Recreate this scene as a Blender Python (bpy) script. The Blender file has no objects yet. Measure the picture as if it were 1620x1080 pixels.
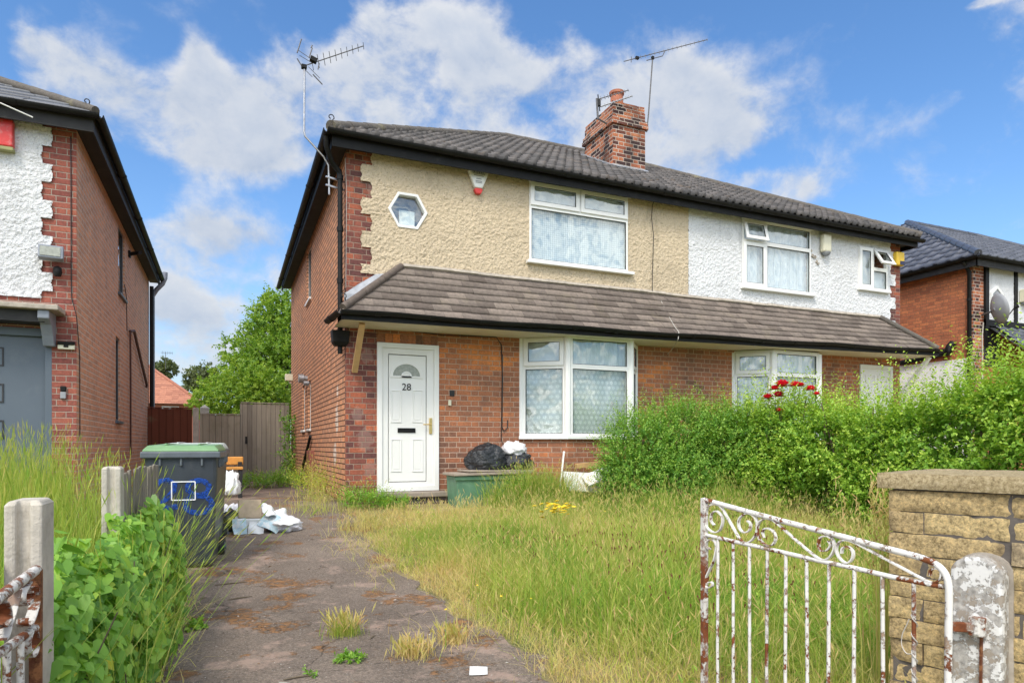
import bpy, bmesh, math, random
import numpy as np
from mathutils import Vector, Matrix, Euler
D = bpy.data
S = bpy.context.scene
COL = S.collection
R = math.radians
random.seed(7)
rng = np.random.default_rng(11)

# ------------------------------------------------------------------ camera
FPX, HOR, EYE, YAW = 1048.0, 704.0, 1.08, 0.405
cd = D.cameras.new('camera'); cam = D.objects.new('camera', cd); COL.objects.link(cam)
cam.location = (0, 0, EYE); cam.rotation_euler = (R(90), 0, -YAW)
cd.sensor_width = 36.0; cd.sensor_fit = 'HORIZONTAL'; cd.lens = FPX / 1620 * 36
cd.shift_y = (HOR - 540) / 1620; cd.clip_start = 0.05; cd.clip_end = 3000
S.camera = cam

# ------------------------------------------------------------------ light, view
SUN_EL, SUN_AZ = 50.0, 222.0          # azimuth clockwise from +Y
S.view_settings.view_transform = 'Standard'
S.view_settings.look = 'None'; S.view_settings.gamma = 1
S.view_settings.exposure = 1.32
ld = D.lights.new('sun', 'SUN'); ld.energy = 1.05; ld.angle = R(14); ld.color = (1.0, 0.93, 0.82)
sun = D.objects.new('sun', ld); COL.objects.link(sun)
sun_dir = Vector((math.sin(R(SUN_AZ)) * math.cos(R(SUN_EL)), math.cos(R(SUN_AZ)) * math.cos(R(SUN_EL)), math.sin(R(SUN_EL))))
sun.rotation_euler = sun_dir.to_track_quat('Z', 'Y').to_euler(); sun.location = (0, -10, 30)
SKY_STR = 0.15

# ------------------------------------------------------------------ where a point of the photo lies on a plane of the place
_s, _c = math.sin(YAW), math.cos(YAW)
def ray(u, v):
    a = (u - 810) / FPX; return (_c * a + _s, -_s * a + _c, (HOR - v) / FPX)
def onY(u, v, Y):
    d = ray(u, v); t = Y / d[1]; return Vector((d[0] * t, Y, EYE + d[2] * t))
def onX(u, v, X):
    d = ray(u, v); t = X / d[0]; return Vector((X, d[1] * t, EYE + d[2] * t))
def dep(u, v, dd):
    d = ray(u, v); return Vector((d[0] * dd, d[1] * dd, EYE + d[2] * dd))
GY = [(-500, 0.0), (4.9, 0.0), (9.1, 0.28), (20.0, 0.24), (900, 0.24)]
def gz(y):
    return float(np.interp(y, [p[0] for p in GY], [p[1] for p in GY]))
def gzn(y):
    return np.interp(y, [p[0] for p in GY], [p[1] for p in GY])
def onG(u, v):
    z = 0.0
    for _ in range(30):
        d = ray(u, v); t = (z - EYE) / d[2]; z = 0.5 * z + 0.5 * gz(d[1] * t)
    return Vector((d[0] * t, d[1] * t, gz(d[1] * t)))

# ------------------------------------------------------------------ node helper
class G:
    def __init__(s, tree):
        s.t = tree; s.N = tree.nodes; s.L = tree.links
    def link(s, a, sock):
        if isinstance(a, bpy.types.NodeSocket): s.L.new(a, sock)
        elif a is not None:
            if isinstance(a, (tuple, list)) and len(a) == 3 and sock.type == 'RGBA': a = (*a, 1)
            sock.default_value = a
    def new(s, typ, ins=None, out=0, **at):
        n = s.N.new('ShaderNode' + typ)
        for k, v in at.items(): setattr(n, k, v)
        for k, v in (ins or {}).items(): s.link(v, n.inputs[k])
        return n if out is None else n.outputs[out]
    def m(s, op, a, b=None, c=None, clamp=False):
        n = s.N.new('ShaderNodeMath'); n.operation = op; n.use_clamp = clamp
        for i, x in enumerate((a, b, c)):
            if x is not None: s.link(x, n.inputs[i])
        return n.outputs[0]
    def vm(s, op, a, b=None, out=0):
        n = s.N.new('ShaderNodeVectorMath'); n.operation = op
        s.link(a, n.inputs[0])
        if b is not None: s.link(b, n.inputs[3 if op == 'SCALE' else 1])
        return n.outputs[out]
    def mix(s, f, a, b, bt='MIX'):
        n = s.N.new('ShaderNodeMix'); n.data_type = 'RGBA'; n.blend_type = bt; n.clamp_factor = True
        s.link(f, n.inputs[0]); s.link(a, n.inputs[6]); s.link(b, n.inputs[7]); return n.outputs[2]
    def noise(s, vec, sc, det=3, ro=0.55, out=0):
        return s.new('TexNoise', {'Vector': vec, 'Scale': sc, 'Detail': det, 'Roughness': ro}, out)
    def vor(s, vec, sc, out=0, feat='F1'):
        return s.new('TexVoronoi', {'Vector': vec, 'Scale': sc}, out, feature=feat)
    def ramp(s, f, stops, inter='LINEAR'):
        n = s.N.new('ShaderNodeValToRGB'); e = n.color_ramp; e.interpolation = inter
        while len(e.elements) > 1: e.elements.remove(e.elements[-1])
        for i, (p, c) in enumerate(stops):
            el = e.elements[0] if i == 0 else e.elements.new(p)
            el.position = p; el.color = (*c, 1) if len(c) == 3 else c
        s.link(f, n.inputs[0]); return n.outputs[0]
    def step(s, x, a, b):
        n = s.N.new('ShaderNodeMapRange'); n.interpolation_type = 'SMOOTHSTEP'
        s.link(x, n.inputs[0]); s.link(a, n.inputs[1]); s.link(b, n.inputs[2]); return n.outputs[0]
    def obj(s): return s.new('TexCoord', out=None).outputs['Object']
    def uv(s): return s.new('TexCoord', out=None).outputs['UV']
    def pos(s): return s.new('NewGeometry', out=None).outputs['Position']
    def xyz(s, v):
        n = s.new('SeparateXYZ', {0: v}, None); return n.outputs
    def comb(s, x, y, z=0.0): return s.new('CombineXYZ', {0: x, 1: y, 2: z})
    def bump(s, h, st=0.5, dist=0.01, nrm=None):
        return s.new('Bump', {'Height': h, 'Strength': st, 'Distance': dist, 'Normal': nrm})
def newmat(name):
    m = D.materials.new(name); m.use_nodes = True; m.node_tree.nodes.clear(); return m, G(m.node_tree)
def finish(g, col, rough=0.7, bump=None, metal=0.0, spec=0.5, extra=None):
    ins = {'Base Color': col, 'Roughness': rough, 'Metallic': metal, 'Specular IOR Level': spec}
    if bump is not None: ins['Normal'] = bump
    b = g.new('BsdfPrincipled', ins)
    if extra: b = extra(b)
    o = g.N.new('ShaderNodeOutputMaterial'); g.L.new(b, o.inputs[0])
def hexc(r, gg, b):
    f = lambda c: (c / 255 / 12.92) if c / 255 <= 0.04045 else ((c / 255 + 0.055) / 1.055) ** 2.4
    return (f(r), f(gg), f(b))

# ------------------------------------------------------------------ world: sky with clouds, built on directions
W = D.worlds.new('World'); S.world = W; W.use_nodes = True
wt = W.node_tree; wt.nodes.clear(); g = G(wt)
gen = g.new('TexCoord', out=None).outputs['Generated']
x_, y_, z_ = g.xyz(gen)
sky = g.new('TexSky', sky_type='NISHITA', sun_disc=False, sun_elevation=R(SUN_EL), sun_rotation=R(SUN_AZ), altitude=50, air_density=1.0, dust_density=0.6, ozone_density=2.2)
az = g.m('ARCTAN2', x_, y_); el = g.m('ARCSINE', z_)
def cloud_blobs():
    L = [(640, 70, 75, 50), (700, 110, 90, 60), (770, 160, 120, 60), (590, 130, 100, 60), (860, 190, 90, 60), (640, 200, 220, 55),
         (70, 90, 42, 36), (140, 150, 75, 40), (230, 200, 85, 38), (330, 215, 95, 50), (430, 225, 70, 42), (318, 105, 22, 32), (385, 160, 50, 30),
         (1000, 190, 90, 55), (1090, 180, 60, 60), (1130, 225, 70, 40), (908, 95, 22, 38), (1010, 150, 60, 40),
         (1185, 295, 45, 20), (1245, 302, 45, 26), (1110, 285, 30, 16),
         (330, 460, 170, 80), (270, 400, 80, 45), (380, 400, 90, 45), (320, 560, 200, 70), (1560, 2, 36, 7)]
    acc = None
    for u, v, su, sv in L:
        d = Vector(ray(u, v)).normalized(); a0 = math.atan2(d.x, d.y); e0 = math.asin(d.z)
        k = 1048 / math.cos(math.atan((u - 810) / 1048)) ** 1.0
        sa = su / k * 0.90; se = sv / k * 0.80
        q = g.m('ADD', g.m('POWER', g.m('DIVIDE', g.m('SUBTRACT', az, a0), sa), 2.0), g.m('POWER', g.m('DIVIDE', g.m('SUBTRACT', el, e0), se), 2.0))
        w = g.m('EXPONENT', g.m('MULTIPLY', q, -0.62))
        acc = w if acc is None else g.m('ADD', acc, w)
    # broad unseen cloud banks added behind the camera for soft fill light
    for a0, e0, sa, se in ((-2.6, 0.5, 0.7, 0.35), (2.4, 0.7, 0.6, 0.4), (1.8, 0.3, 0.6, 0.25), (-1.6, 0.35, 0.7, 0.3)):
        q = g.m('ADD', g.m('POWER', g.m('DIVIDE', g.m('SUBTRACT', az, a0), sa), 2.0), g.m('POWER', g.m('DIVIDE', g.m('SUBTRACT', el, e0), se), 2.0))
        acc = g.m('ADD', acc, g.m('EXPONENT', g.m('MULTIPLY', q, -0.62)))
    over = g.m('EXPONENT', g.m('MULTIPLY', g.m('POWER', g.m('DIVIDE', g.m('SUBTRACT', el, 1.5), 0.42), 2.0), -0.62))  # unseen overhead bank, added for neutral fill light
    return g.m('MINIMUM', g.m('ADD', acc, g.m('MULTIPLY', over, 1.6)), 1.0), over
bl, over = cloud_blobs()
warp = g.new('TexNoise', {'Vector': gen, 'Scale': 6.0, 'Detail': 3.0}, 1)
wv = g.vm('ADD', gen, g.vm('SCALE', g.vm('SUBTRACT', warp, (0.5, 0.5, 0.5)), 0.06))
wv = g.vm('MULTIPLY', wv, (1.0, 1.0, 1.25))
n1 = g.noise(wv, 7.0, 10, 0.60)
n2 = g.noise(g.vm('ADD', wv, (-0.008, -0.004, 0.024)), 7.0, 10, 0.60)
dens = g.m('ADD', g.m('MULTIPLY', bl, 0.97), g.m('MULTIPLY', g.m('SUBTRACT', n1, 0.5), g.m('ADD', 1.6, g.m('MULTIPLY', g.m('MINIMUM', g.m('MULTIPLY', bl, 2.0), 1.0), 2.6))))
cov = g.step(dens, 0.24, 1.22)
thick = g.step(dens, 0.75, 1.5)
rel = g.m('ADD', 0.62, g.m('MULTIPLY', g.m('SUBTRACT', n1, n2), 4.2), clamp=True)
ccol = g.mix(rel, (0.60, 0.68, 0.82), (1.0, 1.0, 1.0))
ccol = g.mix(g.m('MULTIPLY', thick, 0.50), ccol, (0.58, 0.68, 0.85))
skyc = g.mix(1.0, g.new('HueSaturation', {'Color': sky, 'Saturation': 1.12, 'Value': 1.0}), (0.45, 0.535, 0.595), 'MULTIPLY')
haze = g.m('POWER', g.m('SUBTRACT', 1.0, g.m('MAXIMUM', z_, 0.0)), 8.0)
skyc = g.mix(haze, skyc, tuple(q * 0.36 / SKY_STR for q in (0.66, 0.75, 0.87)))
back = g.step(g.m('SUBTRACT', 0.0, g.m('ADD', g.m('MULTIPLY', x_, math.sin(YAW)), g.m('MULTIPLY', y_, math.cos(YAW)))), 0.0, 0.5)
fill_gain = g.m('ADD', 1.0, g.m('ADD', g.m('MULTIPLY', back, 3.1), g.m('MULTIPLY', over, 1.7)))     # extra gain on the added unseen banks, to fill fronts and side walls
ccol = g.mix(g.m('MAXIMUM', back, over), ccol, g.mix(1.0, ccol, (1.0, 0.96, 0.88), 'MULTIPLY'))
cl = g.vm('SCALE', g.vm('SCALE', ccol, fill_gain), 0.335 / SKY_STR)
fin = g.mix(g.m('MULTIPLY', cov, 0.93), skyc, cl)
bg = g.new('Background', {'Color': fin, 'Strength': SKY_STR})
wo = wt.nodes.new('ShaderNodeOutputWorld'); wt.links.new(bg, wo.inputs[0])

# ------------------------------------------------------------------ mesh builder
class MB:
    def __init__(s): s.v = []; s.f = []; s.mi = []; s.M = None; s.uvs = None
    def add(s, vs, fs, mi=0):
        o = len(s.v)
        for p in vs:
            p = Vector(p); s.v.append(s.M @ p if s.M else p)
        for f in fs: s.f.append([i + o for i in f]); s.mi.append(mi)
        return s
    def box(s, x0, x1, y0, y1, z0, z1, mi=0):
        vs = [(x, y, z) for z in (z0, z1) for y in (y0, y1) for x in (x0, x1)]
        return s.add(vs, [(0, 2, 3, 1), (4, 5, 7, 6), (0, 1, 5, 4), (2, 6, 7, 3), (0, 4, 6, 2), (1, 3, 7, 5)], mi)
    def obox(s, c, size, rot=(0, 0, 0), mi=0):
        m = Matrix.Translation(c) @ Euler(rot).to_matrix().to_4x4()
        h = [q / 2 for q in size]
        vs = [m @ Vector((x, y, z)) for z in (-h[2], h[2]) for y in (-h[1], h[1]) for x in (-h[0], h[0])]
        return s.add(vs, [(0, 2, 3, 1), (4, 5, 7, 6), (0, 1, 5, 4), (2, 6, 7, 3), (0, 4, 6, 2), (1, 3, 7, 5)], mi)
    def beam(s, a, b, w, h, up=(0, 0, 1), mi=0):
        a, b = Vector(a), Vector(b); d = (b - a).normalized(); u = Vector(up)
        if abs(d.dot(u)) > 0.99: u = Vector((0, 1, 0))
        sd = d.cross(u).normalized(); u = sd.cross(d)
        vs = [p + sd * (i * w / 2) + u * (j * h / 2) for p in (a, b) for j in (-1, 1) for i in (-1, 1)]
        return s.add(vs, [(0, 1, 3, 2), (4, 6, 7, 5), (0, 4, 5, 1), (2, 3, 7, 6), (0, 2, 6, 4), (1, 5, 7, 3)], mi)
    def tube(s, pts, r, n=8, cap=True, prof=None, mi=0, up=(0, 0, 1)):
        pts = [Vector(p) for p in pts]; k = len(pts); vs = []; fs = []
        rr = r if isinstance(r, (list, tuple)) else [r] * k
        pr = prof or [(math.cos(2 * math.pi * i / n), math.sin(2 * math.pi * i / n)) for i in range(n)]
        n = len(pr); prev = None
        for i, p in enumerate(pts):
            d = (pts[min(i + 1, k - 1)] - pts[max(i - 1, 0)])
            d = d.normalized() if d.length > 1e-9 else Vector((0, 0, 1))
            if prev is None:
                u = Vector(up)
                if abs(d.dot(u)) > 0.98: u = Vector((0, 1, 0.01))
                sd = d.cross(u).normalized()
            else:
                sd = (prev - d * prev.dot(d))
                sd = sd.normalized() if sd.length > 1e-6 else prev
            prev = sd; u = sd.cross(d)
            for a, b in pr: vs.append(p + (sd * a + u * b) * rr[i])
        for i in range(k - 1):
            for j in range(n):
                j2 = (j + 1) % n; fs.append((i * n + j, i * n + j2, (i + 1) * n + j2, (i + 1) * n + j))
        if cap: fs.append(tuple(range(n - 1, -1, -1))); fs.append(tuple((k - 1) * n + j for j in range(n)))
        return s.add(vs, fs, mi)
    def ribbon(s, pts, w, t, mi=0, up=(0, 0, 1)):
        return s.tube(pts, 1.0, prof=[(-w / 2, -t / 2), (w / 2, -t / 2), (w / 2, t / 2), (-w / 2, t / 2)], mi=mi, up=up)
    def lathe(s, prof, c, n=24, mi=0):
        vs = []; fs = []; k = len(prof)
        for r_, z in prof:
            for j in range(n):
                a = 2 * math.pi * j / n; vs.append((c[0] + r_ * math.cos(a), c[1] + r_ * math.sin(a), c[2] + z))
        for i in range(k - 1):
            for j in range(n):
                j2 = (j + 1) % n; fs.append((i * n + j, i * n + j2, (i + 1) * n + j2, (i + 1) * n + j))
        fs.append(tuple(range(n - 1, -1, -1))); fs.append(tuple((k - 1) * n + j for j in range(n)))
        return s.add(vs, fs, mi)
    def prism(s, poly, y0, y1, mi=0):      # poly in XZ, extruded along Y
        n = len(poly); vs = [(x, y0, z) for x, z in poly] + [(x, y1, z) for x, z in poly]
        fs = [tuple(range(n)), tuple(range(2 * n - 1, n - 1, -1))] + [(i, i + n, (i + 1) % n + n, (i + 1) % n) for i in range(n)]
        return s.add(vs, fs, mi)
    def ring(s, outer, inner, y0, y1, mi=0):   # frame between two XZ loops of equal count
        n = len(outer); vs = [(x, y0, z) for x, z in outer] + [(x, y0, z) for x, z in inner] + [(x, y1, z) for x, z in outer] + [(x, y1, z) for x, z in inner]
        fs = []
        for i in range(n):
            j = (i + 1) % n
            fs += [(i, j, n + j, n + i), (2 * n + i, 3 * n + i, 3 * n + j, 2 * n + j), (i, 2 * n + i, 2 * n + j, j), (n + i, n + j, 3 * n + j, 3 * n + i)]
        return s.add(vs, fs, mi)
    def build(s, name, mats, parent=None, smooth=False, bevel=0.0, recalc=True, weld=False):
        me = D.meshes.new(name); me.from_pydata([tuple(v) for v in s.v], [], s.f)
        if not isinstance(mats, (list, tuple)): mats = [mats]
        for m_ in mats: me.materials.append(m_)
        if len(mats) > 1: me.polygons.foreach_set('material_index', s.mi)
        if recalc:
            b = bmesh.new(); b.from_mesh(me)
            if weld: bmesh.ops.remove_doubles(b, verts=b.verts, dist=1e-5)
            bmesh.ops.recalc_face_normals(b, faces=b.faces); b.to_mesh(me); b.free()
        boxuv(me)
        if smooth:
            me.polygons.foreach_set('use_smooth', [True] * len(me.polygons))
            try: me.set_sharp_from_angle(angle=R(smooth if smooth > 1 else 40))
            except Exception: pass
        return link(name, me, parent, bevel)
def boxuv(me):
    nl = len(me.loops); nv = len(me.vertices); npoly = len(me.polygons)
    if not npoly: return
    co = np.zeros(nv * 3); me.vertices.foreach_get('co', co); co = co.reshape(-1, 3)
    li = np.zeros(nl, int); me.loops.foreach_get('vertex_index', li)
    lt = np.zeros(npoly, int); me.polygons.foreach_get('loop_total', lt)
    nr = np.zeros(npoly * 3); me.polygons.foreach_get('normal', nr); nr = np.abs(nr.reshape(-1, 3))
    ax = np.repeat(np.argmax(nr + np.array([0, 0.001, 0]), axis=1), lt)
    p = co[li]; uv = np.where((ax == 0)[:, None], p[:, [1, 2]], np.where((ax == 1)[:, None], p[:, [0, 2]], p[:, [0, 1]]))
    lay = me.uv_layers.new(name='UVMap'); lay.data.foreach_set('uv', uv.astype(np.float32).ravel())
def link(name, me, parent=None, bevel=0.0):
    o = D.objects.new(name, me); COL.objects.link(o)
    if parent is not None: adopt(o, parent)
    if bevel:
        md = o.modifiers.new('bevel', 'BEVEL'); md.width = bevel; md.segments = 2; md.limit_method = 'ANGLE'; md.angle_limit = R(40)
    return o
def adopt(o, parent):
    o.parent = parent
    if parent.type == 'EMPTY': o.matrix_parent_inverse = Matrix.Translation(-Vector(parent.location))
def tag(o, label, cat, group=None):
    o['label'] = label; o['category'] = cat
    if group: o['group'] = group
    return o
def thing(name, loc, label, cat, group=None):
    o = D.objects.new(name, None); o.empty_display_size = 0.1; COL.objects.link(o); o.location = loc
    return tag(o, label, cat, group)
def kind(o, k): o['kind'] = k; return o
def np_mesh(name, V, F, mat, parent=None, attr=None, uvs=None):
    """V (n,3); F (k,m) faces of m corners; attr: per-vertex float 'tint'"""
    me = D.meshes.new(name); V = np.asarray(V, np.float32); F = np.asarray(F, np.int32)
    me.vertices.add(len(V)); me.vertices.foreach_set('co', V.ravel())
    k, m_ = F.shape
    me.loops.add(k * m_); me.loops.foreach_set('vertex_index', F.ravel())
    me.polygons.add(k); me.polygons.foreach_set('loop_start', np.arange(k, dtype=np.int32) * m_)
    try: me.polygons.foreach_set('loop_total', np.full(k, m_, np.int32))
    except Exception: pass
    me.update(calc_edges=True); me.validate()
    if attr is not None:
        a = me.attributes.new('tint', 'FLOAT', 'POINT'); a.data.foreach_set('value', np.asarray(attr, np.float32))
    me.materials.append(mat)
    return link(name, me, parent)
def vnoise(x, y, seed=0):
    """smooth value noise, numpy"""
    xi = np.floor(x).astype(np.int64); yi = np.floor(y).astype(np.int64); fx = x - xi; fy = y - yi
    fx = fx * fx * (3 - 2 * fx); fy = fy * fy * (3 - 2 * fy)
    def h(a, b):
        n = (a * 374761393 + b * 668265263 + seed * 1442695) & 0xffffffff
        n = ((n ^ (n >> 13)) * 1274126177) & 0xffffffff
        return ((n ^ (n >> 16)) & 0xffff) / 65535.0
    return (h(xi, yi) * (1 - fx) + h(xi + 1, yi) * fx) * (1 - fy) + (h(xi, yi + 1) * (1 - fx) + h(xi + 1, yi + 1) * fx) * fy
def fbm(x, y, seed=0, o=4):
    r_ = 0; a = 0.5
    for i in range(o): r_ = r_ + a * vnoise(x * 2 ** i, y * 2 ** i, seed + i * 17); a *= 0.5
    return r_
# ------------------------------------------------------------------ materials
MAT = {}
def brick(name, stops, mortar, dirt=(0.05, 0.04, 0.035), dirt_amt=0.35, white=0.0, mw=0.0045, rowh=0.075, bl=0.3375, patch=0.35, rep=(), spall=(), spa=0.85):
    m, g = newmat(name); uv = g.uv(); u, v, _ = g.xyz(uv); P = g.pos()
    wob = g.noise(P, 9, 2); 
    u = g.m('ADD', u, g.m('MULTIPLY', g.m('SUBTRACT', wob, 0.5), 0.008)); v = g.m('ADD', v, g.m('MULTIPLY', g.m('SUBTRACT', g.noise(P, 7, 2), 0.5), 0.006))
    vr = g.m('DIVIDE', v, rowh); row = g.m('FLOOR', vr); fv = g.m('FRACT', vr)
    jit = g.new('TexWhiteNoise', {'W': row}, 0, noise_dimensions='1D')
    uu = g.m('ADD', g.m('DIVIDE', u, bl), g.m('ADD', g.m('MULTIPLY', g.m('FLOORED_MODULO', row, 2.0), 0.5), g.m('MULTIPLY', jit, 0.06)))
    cell = g.m('FLOOR', uu); f = g.m('FRACT', uu)
    isH = g.m('GREATER_THAN', f, 0.6667)
    lu = g.m('MULTIPLY', g.m('SUBTRACT', f, g.m('MULTIPLY', isH, 0.6667)), bl)
    wid = g.m('MULTIPLY', g.m('SUBTRACT', 0.6667, g.m('MULTIPLY', isH, 0.3333)), bl)
    du = g.m('MINIMUM', lu, g.m('SUBTRACT', wid, lu)); fr = g.m('MULTIPLY', fv, rowh)
    dv = g.m('MINIMUM', fr, g.m('SUBTRACT', rowh, fr)); d = g.m('MINIMUM', du, dv)
    d = g.m('ADD', d, g.m('MULTIPLY', g.m('SUBTRACT', g.noise(P, 60, 2), 0.5), 0.004))
    face = g.step(d, mw * 0.6, mw * 1.5)
    idv = g.comb(g.m('ADD', g.m('MULTIPLY', cell, 2.0), isH), row, 3.0)
    wn = g.new('TexWhiteNoise', {'Vector': idv}, None, noise_dimensions='3D')
    rnd = wn.outputs[0]; r2 = g.xyz(wn.outputs[1])[1]
    big = g.noise(P, 0.9, 4, 0.6)
    sel = g.m('ADD', g.m('MULTIPLY', rnd, 1.0 - patch), g.m('MULTIPLY', g.m('ADD', g.m('MULTIPLY', g.m('SUBTRACT', big, 0.5), 1.6), 0.5), patch), clamp=True)
    px_, py_, pz_ = g.xyz(P)
    for cx, cz, sx, sz, am in rep:      # areas of the wall laid in other bricks
        q = g.m('ADD', g.m('POWER', g.m('DIVIDE', g.m('SUBTRACT', px_, cx), sx), 2.0), g.m('POWER', g.m('DIVIDE', g.m('SUBTRACT', pz_, cz), sz), 2.0))
        sel = g.m('ADD', sel, g.m('MULTIPLY', g.m('EXPONENT', g.m('MULTIPLY', q, -1.0)), am), clamp=True)
    col = g.ramp(sel, stops)
    fine = g.noise(P, 38, 5, 0.7)
    col = g.mix(1.0, col, g.ramp(fine, [(0.25, (0.62, 0.62, 0.62)), (0.75, (1.28, 1.25, 1.2))]), 'MULTIPLY')
    col = g.mix(g.m('MULTIPLY', g.step(g.noise(P, 16, 4, 0.7), 0.54, 0.72), 0.45), col, dirt)
    mcol = g.mix(g.noise(P, 5, 4), mortar, tuple(q * 0.62 for q in mortar))
    c = g.mix(face, mcol, col)
    soot = g.step(g.noise(g.vm('MULTIPLY', P, (1.0, 1.0, 0.55)), 1.3, 5, 0.65), 0.50, 0.72)
    c = g.mix(g.m('MULTIPLY', soot, dirt_amt), c, dirt)
    if white > 0:
        wm = g.m('MULTIPLY', g.step(g.noise(P, 3.2, 6, 0.7), 0.64, 0.72), white)
        c = g.mix(wm, c, (0.62, 0.58, 0.52))
    for cx, cy, cz, sx, sz in spall:    # flaked faces
        q = g.m('ADD', g.m('POWER', g.m('DIVIDE', g.m('SUBTRACT', px_, cx), sx), 2.0), g.m('ADD', g.m('POWER', g.m('DIVIDE', g.m('SUBTRACT', py_, cy), sx), 2.0), g.m('POWER', g.m('DIVIDE', g.m('SUBTRACT', pz_, cz), sz), 2.0)))
        k_ = g.step(g.m('ADD', g.m('EXPONENT', g.m('MULTIPLY', q, -1.0)), g.m('MULTIPLY', g.m('SUBTRACT', g.noise(P, 11, 5, 0.7), 0.5), 1.6)), 0.48, 0.62)
        c = g.mix(g.m('MULTIPLY', k_, g.m('MULTIPLY', face, spa)), c, (0.70, 0.62, 0.54))
    h = g.m('ADD', g.m('MULTIPLY', face, 1.0), g.m('ADD', g.m('MULTIPLY', fine, 0.45), g.m('MULTIPLY', r2, 0.25)))
    finish(g, c, 0.88, g.bump(h, 0.75, 0.008), spec=0.25)
    return m
RED = [(0.0, (0.13, 0.076, 0.058)), (0.12, (0.21, 0.106, 0.072)), (0.3, (0.31, 0.136, 0.081)), (0.5, (0.38, 0.157, 0.087)), (0.68, (0.46, 0.179, 0.089)), (0.82, (0.64, 0.222, 0.081)), (1.0, (0.74, 0.263, 0.079))]
SIDE = [(0.0, (0.3, 0.171, 0.116)), (0.2, (0.41, 0.217, 0.139)), (0.5, (0.5, 0.258, 0.158)), (0.8, (0.56, 0.272, 0.153)), (1.0, (0.62, 0.263, 0.121))]
DARKQ = [(0.0, (0.055, 0.035, 0.037)), (0.3, (0.12, 0.045, 0.04)), (0.6, (0.21, 0.07, 0.05)), (0.85, (0.32, 0.095, 0.05)), (1.0, (0.50, 0.14, 0.05))]
CHIM = [(0.0, (0.03, 0.025, 0.028)), (0.32, (0.08, 0.04, 0.038)), (0.5, (0.32, 0.105, 0.06)), (0.7, (0.46, 0.16, 0.08)), (1.0, (0.55, 0.22, 0.11))]
NEAT = [(0.0, (0.18, 0.06, 0.052)), (0.4, (0.28, 0.088, 0.07)), (0.75, (0.37, 0.12, 0.083)), (1.0, (0.45, 0.16, 0.095))]
ORNG = [(0.0, (0.27, 0.095, 0.055)), (0.4, (0.46, 0.16, 0.08)), (0.8, (0.56, 0.20, 0.09)), (1.0, (0.63, 0.25, 0.11))]
SLATE = [(0.0, (0.035, 0.033, 0.04)), (0.6, (0.07, 0.06, 0.065)), (1.0, (0.13, 0.09, 0.085))]
MAT['brick'] = brick('red brick', RED, (0.62, 0.44, 0.325), white=0.3, dirt=(0.12, 0.08, 0.06), dirt_amt=0.42, mw=0.005, patch=0.55, rep=((3.55, 2.36, 0.5, 0.17, 0.55), (6.5, 2.25, 0.35, 0.3, 0.4), (2.95, 0.75, 0.5, 0.5, -0.12), (7.4, 2.3, 0.5, 0.4, -0.12)))
MAT['brick_side'] = brick('flank brick', [(p, tuple(min(.74, q * k) for q, k in zip(c, (1.28, 1.25, 1.22)))) for p, c in SIDE], (0.085, 0.05, 0.034), dirt=(0.22, 0.12, 0.08), dirt_amt=0.15, white=0.35, mw=0.0075, spall=((1.47, 9.95, 1.45, 0.16, 0.30), (1.47, 10.15, 0.95, 0.18, 0.22), (1.47, 9.9, 1.85, 0.1, 0.12)))
MAT['quoin'] = brick('weathered quoin brick', [(p, tuple(q * 1.35 for q in c)) for p, c in DARKQ], (0.40, 0.29, 0.22), white=0.3, dirt_amt=0.55, spa=0.12, spall=((1.72, 9.1, 1.15, 0.13, 0.2), (1.78, 9.1, 0.75, 0.1, 0.16), (1.74, 9.1, 2.3, 0.12, 0.12), (1.62, 9.1, 1.5, 0.1, 0.12), (1.80, 9.1, 4.55, 0.06, 0.15)))
MAT['chimney'] = brick('sooty chimney brick', CHIM, (0.66, 0.55, 0.46), white=0.15, patch=0.1, mw=0.0065, dirt=(0.035, 0.03, 0.028), dirt_amt=0.7)
MAT['neat'] = brick('dark red brick', NEAT, (0.46, 0.38, 0.31), dirt_amt=0.12)
MAT['neat_side'] = brick('neighbour flank brick', [(p, tuple(q * k for q, k in zip(c, (1.28, 1.34, 1.42)))) for p, c in SIDE], (0.74, 0.60, 0.50), dirt=(0.2, 0.15, 0.13), dirt_amt=0.18, mw=0.0085)
MAT['orange'] = brick('orange brick', ORNG, (0.30, 0.17, 0.10), dirt_amt=0.15)
MAT['slatebrick'] = brick('blue brick', SLATE, (0.20, 0.17, 0.14))

def plain(name, col, rough=0.5, var=0.12, vs=8, bumps=0.0, bscale=40, metal=0.0, dirt=None, dirt_s=3.0, dirt_lo=0.55, dirt_hi=0.75, dirt_a=0.6, spec=0.5):
    m, g = newmat(name); P = g.obj()
    n = g.noise(P, vs, 5, 0.6)
    lo = tuple(max(0, q * (1 - var)) for q in col); hi = tuple(min(1, q * (1 + var)) for q in col)
    c = g.ramp(n, [(0.3, lo), (0.7, hi)])
    if dirt: c = g.mix(g.m('MULTIPLY', g.step(g.noise(P, dirt_s, 6, 0.68), dirt_lo, dirt_hi), dirt_a), c, dirt)
    b = g.bump(g.noise(P, bscale, 5, 0.65), bumps, 0.006) if bumps else None
    r_ = g.m('ADD', rough - 0.06, g.m('MULTIPLY', g.noise(P, 14, 4), 0.12))
    finish(g, c, r_, b, metal, spec); MAT[name] = m; return m
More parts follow.
